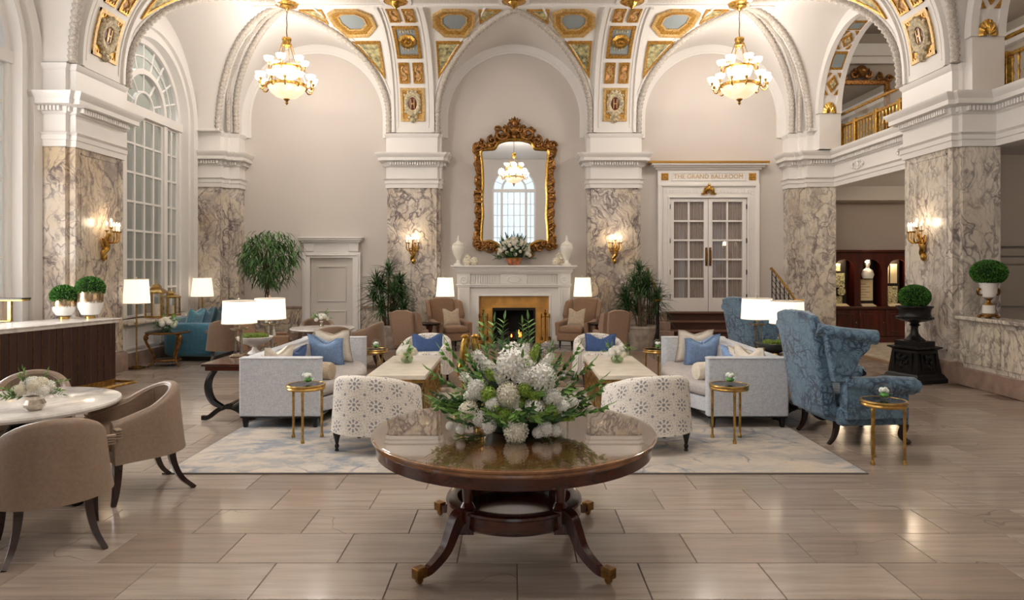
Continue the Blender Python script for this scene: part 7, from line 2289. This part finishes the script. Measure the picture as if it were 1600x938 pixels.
# ------------------------------------------------------------------ floor lamps
def floor_lamp(loc, label, z0, z1, r0, r1, base_z=0.0, kind='square', p=10):
    t = thing('floor_lamp', label, 'lamp', loc)
    if kind == 'square': obj('base', MB().box(-0.085, 0.085, -0.085, 0.085, base_z, base_z + 0.025).box(-0.05, 0.05, -0.05, 0.05, base_z + 0.025, base_z + 0.045), BRASS, t, bevel=0.004)
    else: obj('base', MB().lathe([(0.10, base_z), (0.10, base_z + 0.015), (0.03, base_z + 0.03), (0.012, base_z + 0.05)], 24), BRASS, t)
    obj('pole', MB().lathe([(0.012, base_z + 0.02), (0.012, z1 - 0.02)], 10), BRASS, t)
    shade(t, z0, z1, r0, r1)
    lamp_light(t, (z0 + z1) / 2, p)
    return t
floor_lamp((-5.79, 10.36, 0), 'tall brass floor lamp standing beside the gold console', 1.00, 1.37, 0.19, 0.165, p=10)
floor_lamp((-6.0, 13.0, 0.70), 'lit brass lamp on the end of the window sill behind the teal sofa', 0.29, 0.65, 0.205, 0.165, p=10)
floor_lamp((-1.37, 13.45, 0), 'lit brass floor lamp behind the tan chair left of the fireplace', 0.97, 1.35, 0.185, 0.15, 0, 'round', 11)
floor_lamp((1.37, 13.45, 0), 'lit brass floor lamp behind the tan chair right of the fireplace', 0.97, 1.35, 0.185, 0.15, 0, 'round', 11)

# ------------------------------------------------------------------ lanterns on the sill
def lantern(loc, w, h, label):
    t = thing('lantern', label, 'lantern', loc, 0.12, 'gold lanterns on the window sill')
    b = w / 2
    mb = MB()
    hb = h * 0.66
    for sx in (-1, 1):
        for sy in (-1, 1): mb.box(sx * b - 0.012, sx * b + 0.012, sy * b - 0.012, sy * b + 0.012, 0, hb)
    mb.box(-b - 0.02, b + 0.02, -b - 0.02, b + 0.02, 0, 0.03).box(-b - 0.02, b + 0.02, -b - 0.02, b + 0.02, hb, hb + 0.025)
    obj('frame', mb, BRASS, t, bevel=0.003)
    sq = lambda r, z: [(-r, -r, z), (r, -r, z), (r, r, z), (-r, r, z)]
    obj('roof', MB().loft([sq(b + 0.02, hb + 0.025), sq(b * 0.62, hb + h * 0.13), sq(b * 0.5, hb + h * 0.14), sq(b * 0.5, hb + h * 0.18), sq(b * 0.25, hb + h * 0.25)]), BRASS, t)
    obj('ring', MB().tube([(0.03 * math.cos(i * 0.5236), 0, h * 0.95 + 0.03 * math.sin(i * 0.5236)) for i in range(12)], 0.005, 6, loop=True), BRASS, t)
    for sg in (-1, 1):
        obj('glass_pane', MB().box(-b + 0.012, b - 0.012, sg * b - 0.002, sg * b + 0.002, 0.03, hb), GLASSR, t)
        obj('glass_pane', MB().box(sg * b - 0.002, sg * b + 0.002, -b + 0.012, b - 0.012, 0.03, hb), GLASSR, t)
    obj('pillar_candle', MB().lathe([(b * 0.5, 0.03), (b * 0.5, hb * 0.55), (b * 0.45, hb * 0.56), (0.001, hb * 0.55)], 16), CREAMP, t)
    return t
lantern((-6.06, 11.45, 0.70), 0.25, 0.62, 'taller gold lantern on the window sill')
lantern((-6.06, 11.95, 0.70), 0.20, 0.47, 'shorter gold lantern on the window sill')

# ------------------------------------------------------------------ boxwood balls
def boxwood(parent, z, rx, rz, n, sd):
    q = random.Random(sd)
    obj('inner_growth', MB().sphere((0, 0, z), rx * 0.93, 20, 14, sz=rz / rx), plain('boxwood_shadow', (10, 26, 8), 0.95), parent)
    mb = MB()
    for k in range(n):
        zz = 1 - 2 * (k + 0.5) / n
        if zz < -0.8: continue
        a = k * 2.39996
        r = math.sqrt(1 - zz * zz)
        d = Vector((r * math.cos(a), r * math.sin(a), zz))
        p = Vector((d.x * rx * 0.94, d.y * rx * 0.94, z + d.z * rz * 0.94))
        dd = (d + Vector((q.uniform(-.9, .9), q.uniform(-.9, .9), q.uniform(-.6, .9)))).normalized()
        L = q.uniform(0.016, 0.028)
        s1 = dd.cross(Vector((q.uniform(-1, 1), q.uniform(-1, 1), 0.3))).normalized() * L * 0.32
        mb.add([p, p + dd * L * 0.5 + s1, p + dd * L, p + dd * L * 0.5 - s1], [(0, 1, 2, 3)])
    obj('leaves', mb, LEAFB, parent, smooth=0, kind='stuff')
def bowl_topiary(loc, r, h, rx, rz, label):
    t = thing('potted_boxwood', label, 'plant', loc, 0, 'boxwood domes in silvered bowls on the desk')
    obj('gold_foot', MB().lathe([(0.001, 0), (0.058, 0), (0.058, 0.028), (0.04, 0.032), (0.001, 0.034)], 24), BRASS, t)
    m = Mat('frosted_silver_bowl', (214, 206, 196), 0.18, 0.75)
    v = m.co('Generated')
    sep = m.nt.nodes.new('ShaderNodeSeparateXYZ'); m.nt.links.new(v, sep.inputs[0])
    wv = m.math('ADD', sep.outputs[2], m.math('MULTIPLY', m.math('SUBTRACT', m.noise(v, 3.0, 3), 0.5), 0.5))
    k = m.ramp(wv, [(0.48, 0.0), (0.56, 1.0)])
    m.color(m.mix(k, (228, 226, 222), (196, 172, 140)))
    m.nt.links.new(m.math('MULTIPLY', k, 0.9), m.b.inputs['Metallic'])
    obj('bowl', MB().lathe([(0.04, 0.032), (r * 0.66, 0.05), (r * 0.92, h * 0.42), (r, h * 0.72), (r * 0.97, h), (r * 0.93, h), (r * 0.9, h * 0.6), (0.001, h * 0.5)], 32), m.m, t)
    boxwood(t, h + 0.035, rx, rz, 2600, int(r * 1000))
    return t
bowl_topiary((-5.63, 8.45, 0.905), 0.135, 0.255, 0.15, 0.13, 'smaller boxwood dome in a silvered bowl on the reception desk')
bowl_topiary((-5.37, 8.56, 0.905), 0.155, 0.345, 0.165, 0.145, 'taller boxwood dome in a silvered bowl at the end of the desk')
up = thing('urn_pedestal', 'black cast iron urn with a boxwood ball on a black pedestal by the right pier', 'planter', (5.47, 9.22, 0), 0.35)
sq = lambda r, z: [(-r, -r, z), (r, -r, z), (r, r, z), (-r, r, z)]
obj('pedestal', MB().loft([sq(0.29, 0), sq(0.29, 0.05), sq(0.26, 0.07), sq(0.245, 0.10), sq(0.225, 0.12), sq(0.19, 0.43), sq(0.20, 0.44), sq(0.235, 0.46), sq(0.235, 0.475), sq(0.17, 0.49), sq(0.17, 0.55)]), IRON, up, smooth=0)
for k in range(4):
    M = RZ(k * PI / 2)
    mb = MB(M)
    mb.box(-0.14, 0.14, -0.228, -0.20, 0.15, 0.165).box(-0.125, 0.125, -0.215, -0.19, 0.39, 0.40).box(-0.14, -0.125, -0.222, -0.19, 0.15, 0.40).box(0.125, 0.14, -0.222, -0.19, 0.15, 0.40)
    pn = obj('pedestal_panel', mb, IRON, up)
    mb = MB(M)
    q = random.Random(k)
    for j in range(16): mb.sphere((q.uniform(-0.09, 0.09), -0.212, q.uniform(0.2, 0.36)), q.uniform(0.015, 0.028), 7, 5, sz=1.3)
    obj('panel_relief', mb, IRON, pn, kind='stuff')
obj('urn', MB().lathe([(0.001, 0.55), (0.13, 0.55), (0.13, 0.565), (0.085, 0.60), (0.05, 0.65), (0.042, 0.72), (0.05, 0.75), (0.075, 0.765), (0.05, 0.78), (0.06, 0.80), (0.15, 0.82), (0.225, 0.85), (0.23, 0.875), (0.20, 0.885), (0.185, 0.93), (0.20, 0.985), (0.225, 1.01), (0.225, 1.025), (0.19, 1.03), (0.001, 1.0)], 36, flute=0.02, fn=18), IRON, up)
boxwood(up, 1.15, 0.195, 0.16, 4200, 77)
wu = thing('white_urn', 'white porcelain urn with gold mounts and a boxwood ball on the marble parapet', 'planter', (5.99, 8.52, 0.91))
PORC = plain('white_porcelain', (236, 232, 226), 0.2)
mb = MB().lathe([(0.001, 0.02), (0.095, 0.02), (0.095, 0.045), (0.07, 0.06), (0.001, 0.06)], 24)
for k in range(4):
    a = PI / 4 + k * PI / 2
    mb.sphere((0.10 * math.cos(a), 0.10 * math.sin(a), 0.018), 0.026, 8, 6, sz=0.7)
obj('gold_base', mb, DBRASS, wu)
obj('porcelain_drum', MB().lathe([(0.068, 0.06), (0.072, 0.07), (0.068, 0.15), (0.072, 0.16), (0.05, 0.165)], 24), PORC, wu)
obj('gold_stem', MB().lathe([(0.055, 0.165), (0.05, 0.18), (0.025, 0.20), (0.02, 0.225), (0.045, 0.245), (0.05, 0.255)], 20), DBRASS, wu)
obj('porcelain_bowl', MB().lathe([(0.045, 0.25), (0.075, 0.27), (0.09, 0.33), (0.10, 0.42), (0.115, 0.445), (0.105, 0.45), (0.09, 0.42), (0.001, 0.40)], 28), PORC, wu)
for sg in (-1, 1):
    obj('gold_handle', MB().tube(smooth_path([(sg * 0.085, 0, 0.29), (sg * 0.13, 0, 0.30), (sg * 0.135, 0, 0.35), (sg * 0.105, 0, 0.37)], 5), [0.012] * 8 + [0.016] * 8, 7), DBRASS, wu)
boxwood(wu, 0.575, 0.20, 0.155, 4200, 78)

# ------------------------------------------------------------------ on the mantel shelf
MZ, MY = 1.59, 13.60
BISQ = plain('ivory_bisque', (232, 228, 218), 0.5)
def mantel_urn(x, label):
    t = thing('lidded_urn', label, 'urn', (x, MY, MZ), 0, 'tall white lidded urns on the mantel')
    obj('body', MB().lathe([(0.001, 0), (0.09, 0), (0.09, 0.02), (0.05, 0.05), (0.038, 0.10), (0.05, 0.13), (0.10, 0.22), (0.128, 0.33), (0.128, 0.38), (0.115, 0.405), (0.001, 0.405)], 28), BISQ, t)
    obj('lid', MB().lathe([(0.12, 0.405), (0.125, 0.415), (0.10, 0.44), (0.045, 0.475), (0.025, 0.50), (0.03, 0.53), (0.018, 0.56), (0.008, 0.60), (0.001, 0.61)], 24), BISQ, t)
mantel_urn(-1.12, 'tall white lidded urn on the left end of the mantel')
mantel_urn(1.06, 'tall white lidded urn on the right end of the mantel')
SPECK = plain('speckled_ivory', (206, 196, 176), 0.5, grain=40, amt=0.25)
gj = thing('ginger_jar', 'small speckled ginger jar on the left of the mantel', 'jar', (-0.93, MY - 0.05, MZ))
obj('body', MB().lathe([(0.001, 0), (0.05, 0), (0.085, 0.05), (0.092, 0.10), (0.07, 0.15), (0.045, 0.165), (0.001, 0.165)], 24), SPECK, gj)
obj('lid', MB().lathe([(0.055, 0.165), (0.05, 0.19), (0.02, 0.205), (0.018, 0.225), (0.001, 0.232)], 18), SPECK, gj)
for x, r, l in ((-0.79, 0.085, 'ivory carved sphere beside the ginger jar on the mantel'), (0.83, 0.075, 'ivory carved sphere on the right of the mantel')):
    o = obj('carved_sphere', MB().sphere((0, 0, r), r, 20, 14).lathe([(0.03, 0), (0.03, 0.01), (0.001, 0.012)], 12), SPECK, loc=(x, MY - 0.08, MZ))
    tag(o, l, 'ornament')
ad = thing('carved_disc', 'pierced ivory disc ornament leaning beside the right mantel urn', 'ornament', (0.95, MY + 0.02, MZ))
obj('disc', MB(T(0, 0, 0.15) @ RX(PI / 2)).lathe([(0.055, -0.015), (0.10, -0.02), (0.115, 0), (0.10, 0.02), (0.055, 0.015)], 24, flute=0.06, fn=12).sphere((0, 0, 0), 0.045, 10, 8), SPECK, ad)
obj('foot', MB().box(-0.04, 0.04, -0.03, 0.03, 0, 0.045), SPECK, ad, bevel=0.006)
mp = thing('mantel_planter', 'brass banded terracotta planter of white flowers in the middle of the mantel', 'flowers', (0.0, MY - 0.07, MZ))
obj('pot', MB().lathe([(0.001, 0), (0.10, 0), (0.115, 0.02), (0.15, 0.10), (0.165, 0.15), (0.15, 0.155), (0.001, 0.13)], 28), plain('painted_terracotta', (156, 96, 64), 0.5, grain=14, amt=0.4), mp)
obj('pot_band', MB().lathe([(0.158, 0.125), (0.168, 0.13), (0.172, 0.15), (0.16, 0.158)], 28), BRASS, mp)
q_ = random.Random(9)
for k in range(64):
    a = k * 2.39996
    el = 0.0 + 1.4 * (k + 0.5) / 64
    d = Vector((math.cos(a) * math.cos(el), math.sin(a) * math.cos(el) * 0.7, math.sin(el)))
    put((PEO, PEO, HYD)[k % 3], mp, (d.x * 0.31, d.y * 0.24, 0.20 + d.z * 0.33), d, q_.uniform(0.035, 0.058))
for k in range(44):
    a = k * 2.39996 * 1.1
    el = q_.uniform(-0.1, 1.4)
    d = Vector((math.cos(a) * math.cos(el), math.sin(a) * math.cos(el) * 0.6, math.sin(el)))
    put(SPRD, mp, (d.x * 0.2, d.y * 0.18, 0.18 + d.z * 0.24), d, q_.uniform(0.17, 0.25), None, 'leafy_sprig')
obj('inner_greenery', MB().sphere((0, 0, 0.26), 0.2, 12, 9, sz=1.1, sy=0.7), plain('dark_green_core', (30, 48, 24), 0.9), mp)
# ------------------------------------------------------------------ hearth tools
def tools(x, label):
    t = thing('fireside_tools', label, 'fireside tools', (x, 13.28, 0.018))
    obj('stand', MB().lathe([(0.001, 0), (0.09, 0), (0.09, 0.02), (0.02, 0.04), (0.012, 0.06), (0.012, 0.58), (0.025, 0.60), (0.03, 0.64), (0.015, 0.66), (0.02, 0.69), (0.001, 0.71)], 16), DBRASS, t)
    obj('cross_arm', MB().tube([(-0.09, 0, 0.56), (0.09, 0, 0.56)], 0.008, 6), DBRASS, t)
    for k, xx in enumerate((-0.08, 0.08)):
        obj('tool', MB().lathe([(0.03, 0.10), (0.03, 0.16), (0.007, 0.18), (0.007, 0.52), (0.014, 0.55), (0.016, 0.60), (0.008, 0.63)], 8, (xx, -0.02, 0)), DBRASS, t)
tools(0.62, 'brass fireside tool stand right of the firebox')
tools(-0.60, 'brass fireside tool stand left of the firebox')
